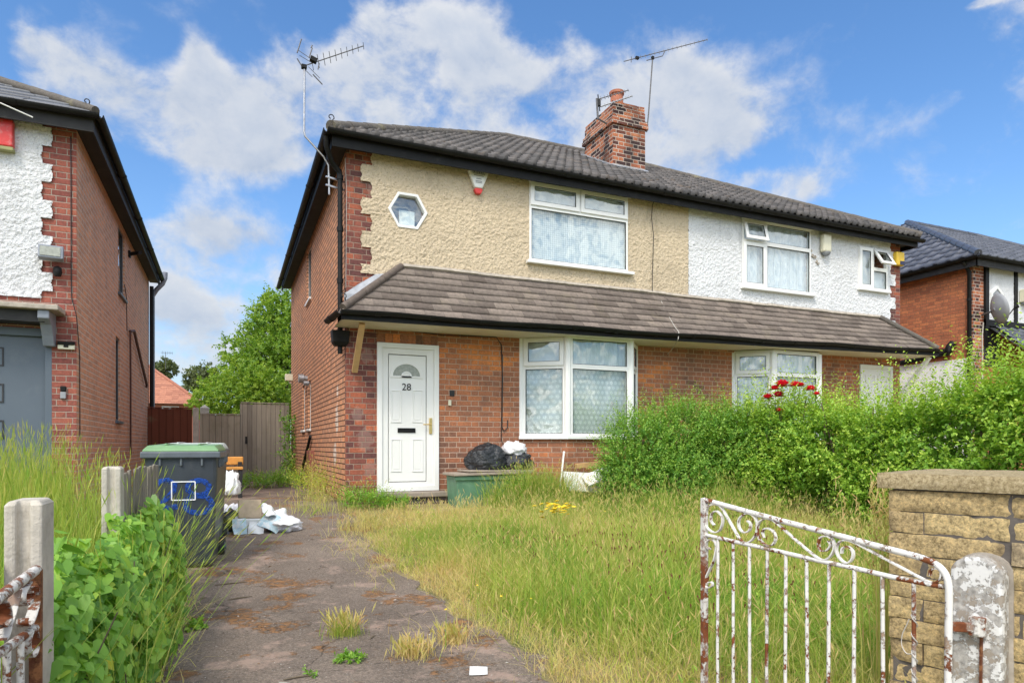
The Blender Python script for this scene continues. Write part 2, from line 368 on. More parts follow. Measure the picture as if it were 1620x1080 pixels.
def roughcast(name, col, grime, amt):
    m, g = newmat(name); P = g.obj()
    v1 = g.vor(P, 60); n = g.noise(P, 44, 5, 0.62)
    h = g.m('ADD', g.m('MULTIPLY', g.m('SUBTRACT', 1.0, v1), 0.6), n)
    c = g.ramp(g.noise(P, 1.1, 5, 0.6), [(0.3, tuple(q * 0.88 for q in col)), (0.7, tuple(min(1, q * 1.06) for q in col))])
    pit = g.step(g.noise(P, 40, 4, 0.65), 0.55, 0.68)
    c = g.mix(g.m('MULTIPLY', pit, amt), c, grime)
    z = g.xyz(P)[2]
    spot = g.m('MULTIPLY', g.step(g.noise(g.vm('ADD', P, (3.0, 1.0, 7.0)), 1.9, 6, 0.7), 0.56, 0.66), 0.28)
    c = g.mix(spot, c, tuple(q * 0.55 for q in col))
    streak = g.m('MULTIPLY', g.step(g.noise(g.vm('MULTIPLY', P, (3.0, 3.0, 0.5)), 1.6, 5, 0.65), 0.56, 0.74), 0.30)
    c = g.mix(streak, c, grime)
    finish(g, c, 0.92, g.bump(h, 0.9, 0.012), spec=0.2); MAT[name] = m
roughcast('cream_render', (0.62, 0.505, 0.355), (0.17, 0.135, 0.085), 0.62)
roughcast('white_render', (0.74, 0.74, 0.745), (0.24, 0.235, 0.24), 0.55)
def tile(name, stops, lich, la, rough=0.75, spec=0.35, jw=0.0, metal=0.0):
    m, g = newmat(name); P = g.pos()
    t = g.new('Attribute', {}, 2, attribute_name='tint')
    c = g.ramp(t, stops)
    c = g.mix(1.0, c, g.ramp(g.noise(P, 22, 5, 0.7), [(0.3, (0.7, 0.7, 0.7)), (0.7, (1.25, 1.25, 1.25))]), 'MULTIPLY')
    c = g.mix(g.m('MULTIPLY', g.step(g.noise(P, 2.2, 6, 0.7), 0.55, 0.72), la), c, lich)
    c = g.mix(g.m('MULTIPLY', g.step(g.noise(P, 30, 3, 0.6), 0.70, 0.76), 0.6), c, (0.5, 0.48, 0.42))
    finish(g, c, rough, g.bump(g.noise(P, 70, 4, 0.7), 0.4, 0.004), spec=spec, metal=metal); MAT[name] = m
tile('roof_tile', [(0, (0.055, 0.05, 0.048)), (0.5, (0.088, 0.079, 0.075)), (1, (0.135, 0.118, 0.11))], (0.20, 0.125, 0.07), 0.4, 0.6, 0.5)
tile('porch_tile', [(0, (0.13, 0.101, 0.083)), (0.5, (0.182, 0.146, 0.122)), (1, (0.245, 0.195, 0.160))], (0.28, 0.23, 0.15), 0.35, 0.8)
tile('ridge_tile', [(0, (0.12, 0.105, 0.09)), (1, (0.20, 0.175, 0.14))], (0.30, 0.27, 0.16), 0.6, 0.85)
tile('slate_tile', [(0, (0.055, 0.06, 0.075)), (1, (0.12, 0.13, 0.155))], (0.17, 0.17, 0.18), 0.2, 0.42, 0.6)
tile('glazed_tile', [(0, (0.06, 0.065, 0.085)), (1, (0.11, 0.115, 0.14))], (0.14, 0.14, 0.16), 0.2, 0.35, 0.7)
tile('red_tile', [(0, (0.36, 0.15, 0.10)), (1, (0.50, 0.22, 0.14))], (0.33, 0.19, 0.13), 0.3, 0.85)
plain('black_paint', (0.010, 0.0098, 0.0095), 0.55, 0.3, 6, 0.12, 30, dirt=(0.07, 0.066, 0.06), dirt_s=5, dirt_lo=0.58, dirt_hi=0.8, dirt_a=0.45, spec=0.22)
plain('black_matt', (0.02, 0.019, 0.019), 0.7, 0.3, 6, dirt=(0.07, 0.065, 0.055), dirt_a=0.5)
plain('upvc', (0.80, 0.795, 0.77), 0.35, 0.03, 3, dirt=(0.45, 0.42, 0.34), dirt_s=4, dirt_lo=0.62, dirt_hi=0.85, dirt_a=0.35)
plain('door_white', (0.80, 0.79, 0.755), 0.38, 0.03, 3, dirt=(0.38, 0.35, 0.29), dirt_s=6, dirt_lo=0.63, dirt_hi=0.80, dirt_a=0.3)
plain('soffit_cream', (0.66, 0.60, 0.46), 0.7, 0.1, 3, 0.1, 20, dirt=(0.25, 0.21, 0.14), dirt_a=0.4)
plain('gasket', (0.03, 0.03, 0.032), 0.6)
plain('gold', (0.78, 0.56, 0.22), 0.3, 0.1, metal=1.0)
plain('steel', (0.42, 0.42, 0.43), 0.42, 0.25, 20, metal=0.9, dirt=(0.20, 0.13, 0.09), dirt_s=12)
plain('aerial_metal', (0.13, 0.125, 0.125), 0.55, 0.3, 20, metal=0.5)
plain('lead', (0.36, 0.37, 0.39), 0.5, 0.2, 9, 0.5, 20, metal=0.3, dirt=(0.2, 0.2, 0.2))
plain('wall_joint', (0.115, 0.10, 0.088), 0.95, 0.25, 12, 0.8, 30)
plain('mortar', (0.40, 0.35, 0.29), 0.95, 0.25, 12, 0.8, 30)
plain('terracotta', (0.42, 0.15, 0.085), 0.8, 0.2, 9, 0.2, 30, dirt=(0.10, 0.07, 0.06))
plain('concrete', (0.50, 0.455, 0.385), 0.92, 0.16, 10, 0.7, 55, dirt=(0.24, 0.21, 0.16), dirt_s=7, dirt_lo=0.52, dirt_hi=0.74, dirt_a=0.6, spec=0.2)
plain('step_stone', (0.27, 0.225, 0.18), 0.9, 0.25, 10, 0.6, 40)
plain('grey_paint', (0.10, 0.125, 0.155), 0.45, 0.05, 2, dirt=(0.16, 0.18, 0.2), dirt_a=0.3)
plain('grey_pipe', (0.22, 0.24, 0.28), 0.45, 0.1, 5, dirt=(0.12, 0.12, 0.12))
plain('rust_pipe', (0.085, 0.04, 0.03), 0.7, 0.3, 10, 0.3)
plain('cable', (0.02, 0.018, 0.018), 0.6)
plain('cable_pale', (0.5, 0.47, 0.42), 0.6)
plain('red_plastic', (0.62, 0.035, 0.03), 0.45, 0.1, 6, dirt=(0.60, 0.25, 0.22), dirt_s=18, dirt_lo=0.5, dirt_hi=0.7, dirt_a=0.6)
plain('box_green', (0.30, 0.30, 0.13), 0.7)
plain('white_plastic', (0.78, 0.77, 0.72), 0.4, 0.04, dirt=(0.5, 0.46, 0.36), dirt_a=0.3)
plain('cream_plastic', (0.70, 0.66, 0.50), 0.45, 0.06)
plain('yellow_plastic', (0.80, 0.52, 0.04), 0.45, 0.1)
plain('navy_plastic', (0.02, 0.022, 0.07), 0.45)
plain('mark_grey', (0.20, 0.21, 0.22), 0.6)
plain('lamp_glass', (0.32, 0.33, 0.28), 0.2, 0.2, 30)
plain('bin_body', (0.042, 0.050, 0.060), 0.42, 0.15, 5, 0.25, 90, dirt=(0.10, 0.10, 0.10), dirt_s=6, dirt_a=0.4)
plain('bin_lid', (0.155, 0.29, 0.13), 0.42, 0.12, 6, 0.15, 70, dirt=(0.30, 0.36, 0.24), dirt_s=7, dirt_a=0.5)
plain('bin_lid_pale', (0.52, 0.55, 0.50), 0.45, 0.1)
plain('bin_rim', (0.10, 0.115, 0.13), 0.42, 0.12, 8, dirt=(0.22, 0.23, 0.24), dirt_a=0.5)
plain('rubber', (0.014, 0.014, 0.015), 0.75)
plain('white_paint', (0.85, 0.85, 0.84), 0.6, 0.04)
plain('orange_wood', (0.60, 0.27, 0.05), 0.55, 0.15, 8)
plain('green_box', (0.10, 0.22, 0.13), 0.6, 0.2, 6, 0.1, 30, dirt=(0.25, 0.33, 0.22), dirt_a=0.6)
plain('grey_board', (0.33, 0.27, 0.215), 0.9, 0.2, 10, 0.5, 30)
plain('chip_white', (0.78, 0.77, 0.74), 0.85, 0.06, 20, 0.4, 50, dirt=(0.35, 0.32, 0.29), dirt_s=9, dirt_lo=0.56, dirt_hi=0.72, dirt_a=0.6)
plain('paper', (0.78, 0.78, 0.76), 0.8, 0.06, 14, dirt=(0.42, 0.38, 0.32), dirt_s=11, dirt_lo=0.56, dirt_hi=0.75, dirt_a=0.5)
plain('paper_blue', (0.45, 0.60, 0.66), 0.75, 0.2, 14, dirt=(0.7, 0.7, 0.68), dirt_s=14, dirt_lo=0.5, dirt_hi=0.6, dirt_a=0.8)
plain('cardboard', (0.47, 0.36, 0.24), 0.85, 0.15, 14)
plain('bag_white', (0.74, 0.72, 0.74), 0.45, 0.06, 14, 0.3, 25)
plain('timber_new', (0.55, 0.34, 0.15), 0.7, 0.15, 8)
plain('petal_red', (0.66, 0.012, 0.035), 0.55, 0.25, 30)
plain('petal_yellow', (0.83, 0.58, 0.02), 0.6, 0.1, 30)
plain('dark_inside', (0.03, 0.03, 0.032), 0.9)
plain('blind_grey', (0.66, 0.68, 0.69), 0.8, 0.05)
plain('far_brick', (0.40, 0.15, 0.10), 0.9, 0.15, 20)
plain('dish_grey', (0.30, 0.31, 0.33), 0.5, 0.1)
plain('black_plinth', (0.035, 0.035, 0.045), 0.6, 0.3, 12)
plain('meter_red', (0.30, 0.10, 0.065), 0.7, 0.1)

def glass():
    m, g = newmat('window glass')
    fc = g.new('LayerWeight', {'Blend': 0.5}, 1)
    k = g.m('ADD', 0.085, g.m('MULTIPLY', g.m('POWER', fc, 4.0), 0.9), clamp=True)
    gl = g.new('BsdfGlossy', {'Color': (1, 1, 1), 'Roughness': 0.03, 'Normal': g.bump(g.noise(g.pos(), 2.2, 2, 0.5), 0.5, 0.05)}); tr = g.new('BsdfTransparent', {'Color': (0.93, 0.96, 0.96)})
    mx = g.new('MixShader', {0: k, 1: tr, 2: gl}); o = g.N.new('ShaderNodeOutputMaterial'); g.L.new(mx, o.inputs[0]); return m
MAT['glass'] = glass()
def net(name, kind_, base, dark):
    m, g = newmat(name); uv = g.uv(); u, v, _ = g.xyz(uv)
    if kind_ == 'diamond':
        a = g.m('SINE', g.m('MULTIPLY', g.m('ADD', u, v), 95.0)); b = g.m('SINE', g.m('MULTIPLY', g.m('SUBTRACT', u, v), 95.0))
        f = g.m('ADD', 0.5, g.m('MULTIPLY', g.m('MULTIPLY', a, b), 0.5))
    elif kind_ == 'lace':
        vr = g.m('MULTIPLY', v, 13.0); row = g.m('FLOOR', vr)
        p = g.comb(g.m('SUBTRACT', g.m('FRACT', g.m('ADD', g.m('MULTIPLY', u, 13.0), g.m('MULTIPLY', g.m('FLOORED_MODULO', row, 2.0), 0.5))), 0.5), g.m('SUBTRACT', g.m('FRACT', vr), 0.5), 0.0)
        ln = g.vm('LENGTH', p, out=1); x, y, _z = g.xyz(p); an = g.m('ARCTAN2', y, x)
        pet = g.m('ADD', 0.30, g.m('MULTIPLY', g.m('COSINE', g.m('MULTIPLY', an, 5.0)), 0.10))
        f = g.m('SUBTRACT', 1.0, g.m('MULTIPLY', g.step(g.m('SUBTRACT', ln, pet), -0.06, 0.03), 0.62))
        f = g.m('MULTIPLY', f, g.m('SUBTRACT', 1.0, g.m('MULTIPLY', g.step(g.noise(uv, 60, 2), 0.5, 0.7), 0.25)))
        f = g.m('MULTIPLY', f, g.step(ln, 0.03, 0.12))
        f = g.m('MULTIPLY', f, g.m('ADD', 0.84, g.m('MULTIPLY', g.noise(uv, 9, 5, 0.7), 0.3)))
    else:
        f = g.noise(g.vm('MULTIPLY', uv, (40.0, 6.0, 1.0)), 1.0, 4, 0.6)
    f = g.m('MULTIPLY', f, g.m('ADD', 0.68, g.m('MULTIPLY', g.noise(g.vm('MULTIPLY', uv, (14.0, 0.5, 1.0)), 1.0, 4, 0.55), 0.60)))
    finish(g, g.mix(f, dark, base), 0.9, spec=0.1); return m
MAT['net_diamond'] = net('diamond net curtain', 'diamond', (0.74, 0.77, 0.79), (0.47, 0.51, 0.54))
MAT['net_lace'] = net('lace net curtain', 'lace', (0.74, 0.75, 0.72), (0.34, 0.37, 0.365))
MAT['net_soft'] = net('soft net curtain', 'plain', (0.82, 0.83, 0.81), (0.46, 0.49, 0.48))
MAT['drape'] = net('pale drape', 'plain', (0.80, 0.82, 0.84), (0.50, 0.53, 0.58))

def planks(name, pw, cols, axis=0, rough=0.9):
    m, g = newmat(name); P = g.obj(); uv = g.uv(); u, v, _ = g.xyz(uv)
    w = g.m('DIVIDE', u, pw); idx = g.m('FLOOR', w); f = g.m('FRACT', w)
    rnd = g.new('TexWhiteNoise', {'W': idx}, 0, noise_dimensions='1D')
    grain = g.noise(g.comb(g.m('MULTIPLY', u, 60.0), g.m('MULTIPLY', v, 2.0), g.m('MULTIPLY', rnd, 9.0)), 1.0, 5, 0.65)
    c = g.ramp(g.m('ADD', g.m('MULTIPLY', grain, 0.7), g.m('MULTIPLY', rnd, 0.3)), cols)
    gap = g.step(g.m('MINIMUM', f, g.m('SUBTRACT', 1.0, f)), 0.0, 0.06)
    c = g.mix(g.m('MULTIPLY', g.step(g.noise(P, 2.4, 5, 0.65), 0.52, 0.74), 0.4), c, (0.19, 0.17, 0.10))
    c = g.mix(gap, tuple(q * 0.3 for q in cols[0][1]), c)
    finish(g, c, rough, g.bump(g.m('ADD', g.m('MULTIPLY', grain, 0.3), gap), 0.5, 0.006), spec=0.2); MAT[name] = m
planks('old_planks', 0.11, [(0.25, (0.17, 0.15, 0.125)), (0.6, (0.30, 0.265, 0.215)), (0.85, (0.40, 0.36, 0.30))])
planks('pale_planks', 0.14, [(0.25, (0.29, 0.25, 0.19)), (0.6, (0.42, 0.37, 0.28)), (0.85, (0.50, 0.45, 0.36))])
planks('brown_planks', 0.15, [(0.25, (0.115, 0.038, 0.022)), (0.6, (0.16, 0.052, 0.030)), (0.85, (0.19, 0.065, 0.038))])

def flaky(name, paint, under, rust=None, th=(0.45, 0.50), sc=9, rust_th=(0.56, 0.64), rsc=14):
    m, g = newmat(name); P = g.obj()
    n = g.noise(P, sc, 8, 0.72); k = g.step(n, th[0], th[1])
    un = g.mix(g.noise(P, 22, 4), under, tuple(q * 0.6 for q in under))
    c = g.mix(k, un, g.mix(g.noise(P, 5, 4), paint, tuple(q * 0.82 for q in paint)))
    if rust:
        rk = g.step(g.noise(P, rsc, 7, 0.7), rust_th[0], rust_th[1])
        rc = g.ramp(g.noise(P, 60, 4), [(0.3, tuple(q * 0.45 for q in rust)), (0.7, rust)])
        c = g.mix(rk, c, rc); k = g.m('MULTIPLY', k, g.m('SUBTRACT', 1.0, rk))
    h = g.m('ADD', k, g.m('MULTIPLY', g.noise(P, 80, 4), 0.4))
    finish(g, c, 0.8, g.bump(h, 0.7, 0.004), spec=0.3); MAT[name] = m
flaky('flaking_iron', (0.78, 0.755, 0.70), (0.42, 0.30, 0.21), (0.27, 0.085, 0.03), (0.40, 0.46), 24, (0.565, 0.60), 20)
flaky('rusty_iron', (0.72, 0.69, 0.64), (0.36, 0.25, 0.19), (0.24, 0.075, 0.028), (0.42, 0.5), 22, (0.48, 0.55), 15)
flaky('flaking_post', (0.76, 0.745, 0.72), (0.38, 0.325, 0.265), (0.52, 0.49, 0.45), (0.485, 0.51), 11, (0.50, 0.54), 26)
flaky('rust', (0.35, 0.15, 0.06), (0.17, 0.06, 0.03), (0.22, 0.07, 0.03), (0.45, 0.6), 25)

def stonewall():
    m, g = newmat('yellow stone'); P = g.pos()
    isl = g.new('NewGeometry', out=None).outputs['Random Per Island']
    c = g.ramp(isl, [(0, (0.38, 0.285, 0.15)), (0.35, (0.51, 0.385, 0.20)), (0.7, (0.56, 0.43, 0.22)), (1, (0.46, 0.365, 0.23))])
    n = g.noise(P, 62, 7, 0.78)
    c = g.mix(1.0, c, g.ramp(n, [(0.34, (0.36, 0.34, 0.30)), (0.5, (1, 1, 1)), (0.66, (1.6, 1.52, 1.38))]), 'MULTIPLY')
    c = g.mix(g.m('MULTIPLY', g.step(g.noise(P, 8, 6, 0.7), 0.50, 0.68), 0.5), c, (0.15, 0.115, 0.08))
    c = g.mix(g.m('MULTIPLY', g.step(g.noise(P, 5, 6, 0.7), 0.66, 0.74), 0.5), c, (0.50, 0.44, 0.38))
    finish(g, c, 0.93, g.bump(g.m('ADD', n, g.m('MULTIPLY', g.noise(P, 90, 5, 0.7), 0.5)), 0.9, 0.012), spec=0.15); MAT['stone'] = m
    m, g = newmat('coping stone'); P = g.pos(); n = g.noise(P, 75, 7, 0.82)
    c = g.ramp(n, [(0.34, (0.17, 0.125, 0.07)), (0.5, (0.46, 0.36, 0.20)), (0.66, (0.66, 0.55, 0.36))])
    c = g.mix(g.m('MULTIPLY', g.step(g.noise(P, 6, 6, 0.7), 0.52, 0.70), 0.55), c, (0.19, 0.17, 0.13))
    finish(g, c, 0.93, g.bump(n, 0.9, 0.012), spec=0.15); MAT['coping'] = m
stonewall()

def leafmat(name, stops, trans=0.35, rough=0.5, spec=0.35):
    m, g = newmat(name)
    t = g.new('Attribute', {}, 2, attribute_name='tint')
    c = g.ramp(t, stops)
    b = g.new('BsdfPrincipled', {'Base Color': c, 'Roughness': rough, 'Specular IOR Level': spec})
    tl = g.new('BsdfTranslucent', {'Color': g.mix(1.0, c, (1.5, 1.45, 0.75), 'MULTIPLY')})
    mx = g.new('MixShader', {0: trans, 1: b, 2: tl}); o = g.N.new('ShaderNodeOutputMaterial'); g.L.new(mx, o.inputs[0]); MAT[name] = m
leafmat('hedge_leaf', [(0, (0.10, 0.23, 0.035)), (0.4, (0.22, 0.41, 0.055)), (0.75, (0.38, 0.55, 0.075)), (1, (0.50, 0.60, 0.10))], 0.30)
leafmat('shrub_leaf', [(0, (0.06, 0.17, 0.03)), (0.5, (0.15, 0.33, 0.05)), (1, (0.36, 0.52, 0.085))], 0.30)
leafmat('tree_leaf', [(0, (0.085, 0.18, 0.03)), (0.5, (0.19, 0.33, 0.045)), (1, (0.38, 0.48, 0.08))], 0.42)
leafmat('far_leaf', [(0, (0.10, 0.14, 0.07)), (1, (0.20, 0.23, 0.11))])
leafmat('vine_leaf', [(0, (0.10, 0.24, 0.03)), (0.5, (0.22, 0.42, 0.055)), (0.85, (0.36, 0.53, 0.07)), (1, (0.55, 0.56, 0.07))], 0.35, 0.42, 0.4)
leafmat('grass_blade', [(0, (0.08, 0.19, 0.025)), (0.3, (0.21, 0.36, 0.045)), (0.5, (0.37, 0.45, 0.075)), (0.68, (0.53, 0.50, 0.15)), (0.85, (0.66, 0.53, 0.25)), (0.96, (0.63, 0.42, 0.23)), (1, (0.20, 0.085, 0.05))], 0.3, 0.6, 0.25)
plain('stem_wood', (0.13, 0.10, 0.065), 0.9, 0.2, 12, 0.4)
plain('bark', (0.12, 0.10, 0.08), 0.95, 0.25, 8, 0.8, 14)

def ground_mats():
    m, g = newmat('soil and thatch'); P = g.pos()
    c = g.ramp(g.noise(P, 3.5, 7, 0.7), [(0.3, (0.17, 0.13, 0.075)), (0.5, (0.30, 0.245, 0.12)), (0.7, (0.42, 0.34, 0.17))])
    c = g.mix(g.m('MULTIPLY', g.step(g.noise(P, 0.7, 4), 0.45, 0.6), 0.6), c, (0.10, 0.15, 0.04))
    finish(g, c, 0.95, g.bump(g.noise(P, 40, 6, 0.7), 0.8, 0.02), spec=0.1); MAT['soil'] = m
    m, g = newmat('worn asphalt'); P = g.pos()
    agg = g.noise(P, 75, 6, 0.85); gr = g.vor(P, 150)
    big = g.noise(P, 0.9, 6, 0.62)
    c = g.ramp(big, [(0.3, (0.125, 0.098, 0.078)), (0.5, (0.18, 0.143, 0.115)), (0.72, (0.25, 0.20, 0.16))])
    c = g.mix(1.0, c, g.ramp(agg, [(0.34, (0.36, 0.35, 0.34)), (0.5, (1, 1, 1)), (0.66, (1.75, 1.68, 1.58))]), 'MULTIPLY')
    c = g.mix(g.m('MULTIPLY', g.step(g.noise(P, 130, 2), 0.66, 0.72), 0.8), c, (0.52, 0.48, 0.44))
    c = g.mix(g.m('MULTIPLY', g.step(g.noise(P, 2.2, 7, 0.72), 0.52, 0.64), 0.7), c, (0.40, 0.285, 0.225))
    mo = g.m('MULTIPLY', g.step(g.noise(g.vm('ADD', P, (5.3, 2.2, 0)), 1.7, 7, 0.72), 0.535, 0.59), g.step(g.noise(P, 22, 6, 0.75), 0.38, 0.54))
    c = g.mix(g.m('MULTIPLY', mo, 0.8), c, g.mix(g.noise(P, 40, 4), (0.22, 0.095, 0.035), (0.40, 0.20, 0.07)))
    ck = g.new('TexVoronoi', {'Vector': g.vm('ADD', P, g.vm('SCALE', g.new('TexNoise', {'Vector': P, 'Scale': 2.0, 'Detail': 5.0}, 1), 0.7)), 'Scale': 0.9}, 0, feature='DISTANCE_TO_EDGE')
    crack = g.m('MULTIPLY', g.m('SUBTRACT', 1.0, g.step(ck, 0.001, 0.009)), g.step(g.noise(P, 1.6, 3), 0.44, 0.56))
    c = g.mix(g.m('MULTIPLY', crack, 0.6), c, (0.028, 0.022, 0.018))
    h = g.m('ADD', g.m('MULTIPLY', agg, 0.6), g.m('ADD', g.m('MULTIPLY', gr, 0.5), g.m('MULTIPLY', mo, 1.5)))
    finish(g, c, 0.9, g.bump(h, 0.9, 0.006), spec=0.25); MAT['asphalt'] = m
    m, g = newmat('litter bits'); 
    isl = g.new('NewGeometry', out=None).outputs['Random Per Island']
    finish(g, g.ramp(isl, [(0, (0.07, 0.055, 0.045)), (0.25, (0.10, 0.075, 0.06)), (0.4, (0.28, 0.17, 0.09)), (0.6, (0.36, 0.30, 0.24)), (0.85, (0.42, 0.38, 0.33)), (1, (0.66, 0.62, 0.56))]), 0.9); MAT['bits'] = m
ground_mats()
def bagmat():
    m, g = newmat('black bin bag'); P = g.obj()
    n = g.noise(g.vm('MULTIPLY', P, (1.0, 1.0, 2.2)), 13, 6, 0.6)
    finish(g, (0.016, 0.018, 0.022), 0.28, g.bump(n, 1.0, 0.03), spec=0.6); MAT['bag_black'] = m
    m, g = newmat('sprayed blue paint'); P = g.obj()
    k = g.step(g.noise(P, 30, 5, 0.7), 0.36, 0.60)
    a = g.new('BsdfPrincipled', {'Base Color': (0.012, 0.07, 0.36), 'Roughness': 0.5}); t = g.new('BsdfTransparent', {})
    mx = g.new('MixShader', {0: g.m('MULTIPLY', k, 0.85), 1: t, 2: a}); o = g.N.new('ShaderNodeOutputMaterial'); g.L.new(mx, o.inputs[0]); MAT['blue_spray'] = m
bagmat()
def islandmat(name, stops, rough=0.88):
    m, g = newmat(name); P = g.pos()
    c = g.ramp(g.new('NewGeometry', out=None).outputs['Random Per Island'], stops)
    c = g.mix(1.0, c, g.ramp(g.noise(P, 30, 5, 0.7), [(0.3, (0.65, 0.65, 0.65)), (0.7, (1.25, 1.25, 1.2))]), 'MULTIPLY')
    finish(g, c, rough, g.bump(g.noise(P, 40, 4), 0.4, 0.005), spec=0.2); MAT[name] = m
islandmat('soldier_brick', RED)

# ------------------------------------------------------------------ ground and drive
def sheet(name, xs, ys, dz, mat, hole=None):
    V = []; F = []
    for y in ys:
        for x in xs: V.append((x, y, gz(y) + dz))
    n = len(xs)
    for j in range(len(ys) - 1):
        for i in range(n - 1): F.append((j * n + i, j * n + i + 1, (j + 1) * n + i + 1, (j + 1) * n + i))
    return kind(np_mesh(name, V, F, mat), 'structure')
sheet('ground', [-600, -60, -20, -8, 0, 8, 20, 60, 600], [-500, -40, 0, 4.9, 9.1, 20, 60, 900], 0.0, MAT['soil'])
# ragged-edged asphalt drive
V = []; F = []; ys = sorted(set(list(np.arange(-6, 19.5, 0.05).round(3)) + [4.9, 9.1, 19.5]))
def drive_right(y):
    e = 1.36 + 0.10 * math.sin(y * 0.9) + 0.50 * (float(fbm(np.array([y * 1.5]), np.array([0.0]), 5)[0]) - 0.45) + 0.14 * (float(fbm(np.array([y * 7.0]), np.array([4.0]), 6)[0]) - 0.45)
    if y > 8.4: e = 1.47
    return e
for y in ys:
    l = -0.62 + 0.14 * (float(fbm(np.array([y * 2.3]), np.array([3.0]), 9)[0]) - 0.5)
    if y > 6.6: l = -1.72
    for k in range(5): V.append((l + (drive_right(y) - l) * k / 4, y, gz(y) + 0.006))
for j in range(len(ys) - 1):
    for i in range(4): F.append((j * 5 + i, j * 5 + i + 1, (j + 1) * 5 + i + 1, (j + 1) * 5 + i))
kind(np_mesh('driveway', V, F, MAT['asphalt']), 'structure')

# ------------------------------------------------------------------ shared builders for the houses
def holed_wall(mb, along, a0, a1, z0, z1, pos, thick, holes, mi=0):
    """wall skin facing -Y (along='x') or +-X (along='y') with rectangular holes and reveals; pos = outer plane, thick signed inward"""
    As = sorted(set([a0, a1] + [h for H_ in holes for h in H_[:2]])); Zs = sorted(set([z0, z1] + [h for H_ in holes for h in H_[2:]]))
    pt = (lambda a, d, z: (a, pos + d, z)) if along == 'x' else (lambda a, d, z: (pos + d, a, z))
    for i in range(len(As) - 1):
        for j in range(len(Zs) - 1):
            ca = (As[i] + As[i + 1]) / 2; cz = (Zs[j] + Zs[j + 1]) / 2
            if any(h[0] < ca < h[1] and h[2] < cz < h[3] for h in holes): continue
            for d in (0, thick):
                mb.add([pt(As[i], d, Zs[j]), pt(As[i + 1], d, Zs[j]), pt(As[i + 1], d, Zs[j + 1]), pt(As[i], d, Zs[j + 1])], [(0, 1, 2, 3)], mi)
    for h in holes:
        c = [(h[0], h[2]), (h[1], h[2]), (h[1], h[3]), (h[0], h[3])]
        for k in range(4):
            p, q = c[k], c[(k + 1) % 4]
            mb.add([pt(p[0], 0, p[1]), pt(q[0], 0, q[1]), pt(q[0], thick, q[1]), pt(p[0], thick, p[1])], [(0, 1, 2, 3)], mi)
    return mb
def cast_panel(name, parent, x0, x1, z0, z1, Y, mat, skip, step=0.0105, amp=0.0115, seed=1):
    nx = int((x1 - x0) / step) + 1; nz = int((z1 - z0) / step) + 1
    X, Z = np.meshgrid(np.linspace(x0, x1, nx), np.linspace(z0, z1, nz))
    b = fbm(X * 36, Z * 36, seed, 3); b2 = vnoise(X * 58 + 9, Z * 58, seed + 3)
    h = np.clip((b - 0.25) * 2.0, 0, 1) ** 1.2 * 0.75 + 0.4 * b2 + 0.6 * fbm(X * 1.1, Z * 1.1, seed + 5, 3)
    Yv = Y - 0.012 - amp * h * 1.6
    V = np.stack([X, Yv, Z], -1).reshape(-1, 3)
    idx = np.arange(nx * nz).reshape(nz, nx)
    F = np.stack([idx[:-1, :-1], idx[:-1, 1:], idx[1:, 1:], idx[1:, :-1]], -1).reshape(-1, 4)
    cx = ((X[:-1, :-1] + X[1:, 1:]) / 2).ravel(); cz = ((Z[:-1, :-1] + Z[1:, 1:]) / 2).ravel()
    keep = ~skip(cx, cz)
    o = np_mesh(name, V, F[keep], mat, parent)
    o.data.polygons.foreach_set('use_smooth', [True] * len(o.data.polygons))
    return o
def tiles(name, parent, P, up_n, left, right, L, gauge, tw, prof, th, mat, seed=0, jit=0.004, nu=6, stagger=False):
    """P(u,s): point on the slope plane; left(s), right(s): hips"""
    rg = np.random.default_rng(seed); V = []; F = []; T = []; n = Vector(up_n)
    nc = int(math.ceil(L / gauge))
    for i in range(nc):
        s0 = i * gauge; s1 = min(L, s0 + gauge * 1.04)
        l0, r0 = left(s0), right(s0); off = (tw / 2 if (stagger and i % 2) else 0)
        j0 = int(math.floor((min(l0, left(s1)) - off) / tw)); j1 = int(math.ceil((max(r0, right(s1)) - off) / tw))
        for j in range(j0, j1):
            ua, ub = off + j * tw, off + (j + 1) * tw
            if ub <= l0 and ub <= left(s1): continue
            if ua >= r0 and ua >= right(s1): continue
            t = float(rg.uniform(0, 1)); dj = rg.uniform(-jit, jit); ds = rg.uniform(-jit, jit) * 1.5; b = len(V)
            for k in range(nu + 1):
                u = ua + (ub - ua) * (0.004 + 0.992 * k / nu); h = prof(k / nu)
                u0 = min(max(u, left(s0)), right(s0)); u1 = min(max(u, left(s1)), right(s1))
                V.append(P(u0, max(0, s0 + ds)) + n * (h - 0.012)); V.append(P(u0, max(0, s0 + ds)) + n * (th + h + dj)); V.append(P(u1, s1) + n * (h + dj * 0.3)); T += [t] * 3
            for k in range(nu):
                q = b + k * 3
                F.append((q, q + 3, q + 4, q + 1)); F.append((q + 1, q + 4, q + 5, q + 2))
    return np_mesh(name, [tuple(v) for v in V], F, mat, parent, T)
def ridge_run(name, parent, pts, r, mat, seg=0.42):
    mb = MB()
    for a, b in zip(pts[:-1], pts[1:]):
        a, b = Vector(a), Vector(b); n = max(1, int((b - a).length / seg))
        for i in range(n):
            p, q = a.lerp(b, i / n), a.lerp(b, (i + 1.04) / n)
            mb.tube([p, q], [r * 1.05, r * 0.97], 12)
    return mb.build(name, mat, parent, smooth=50)
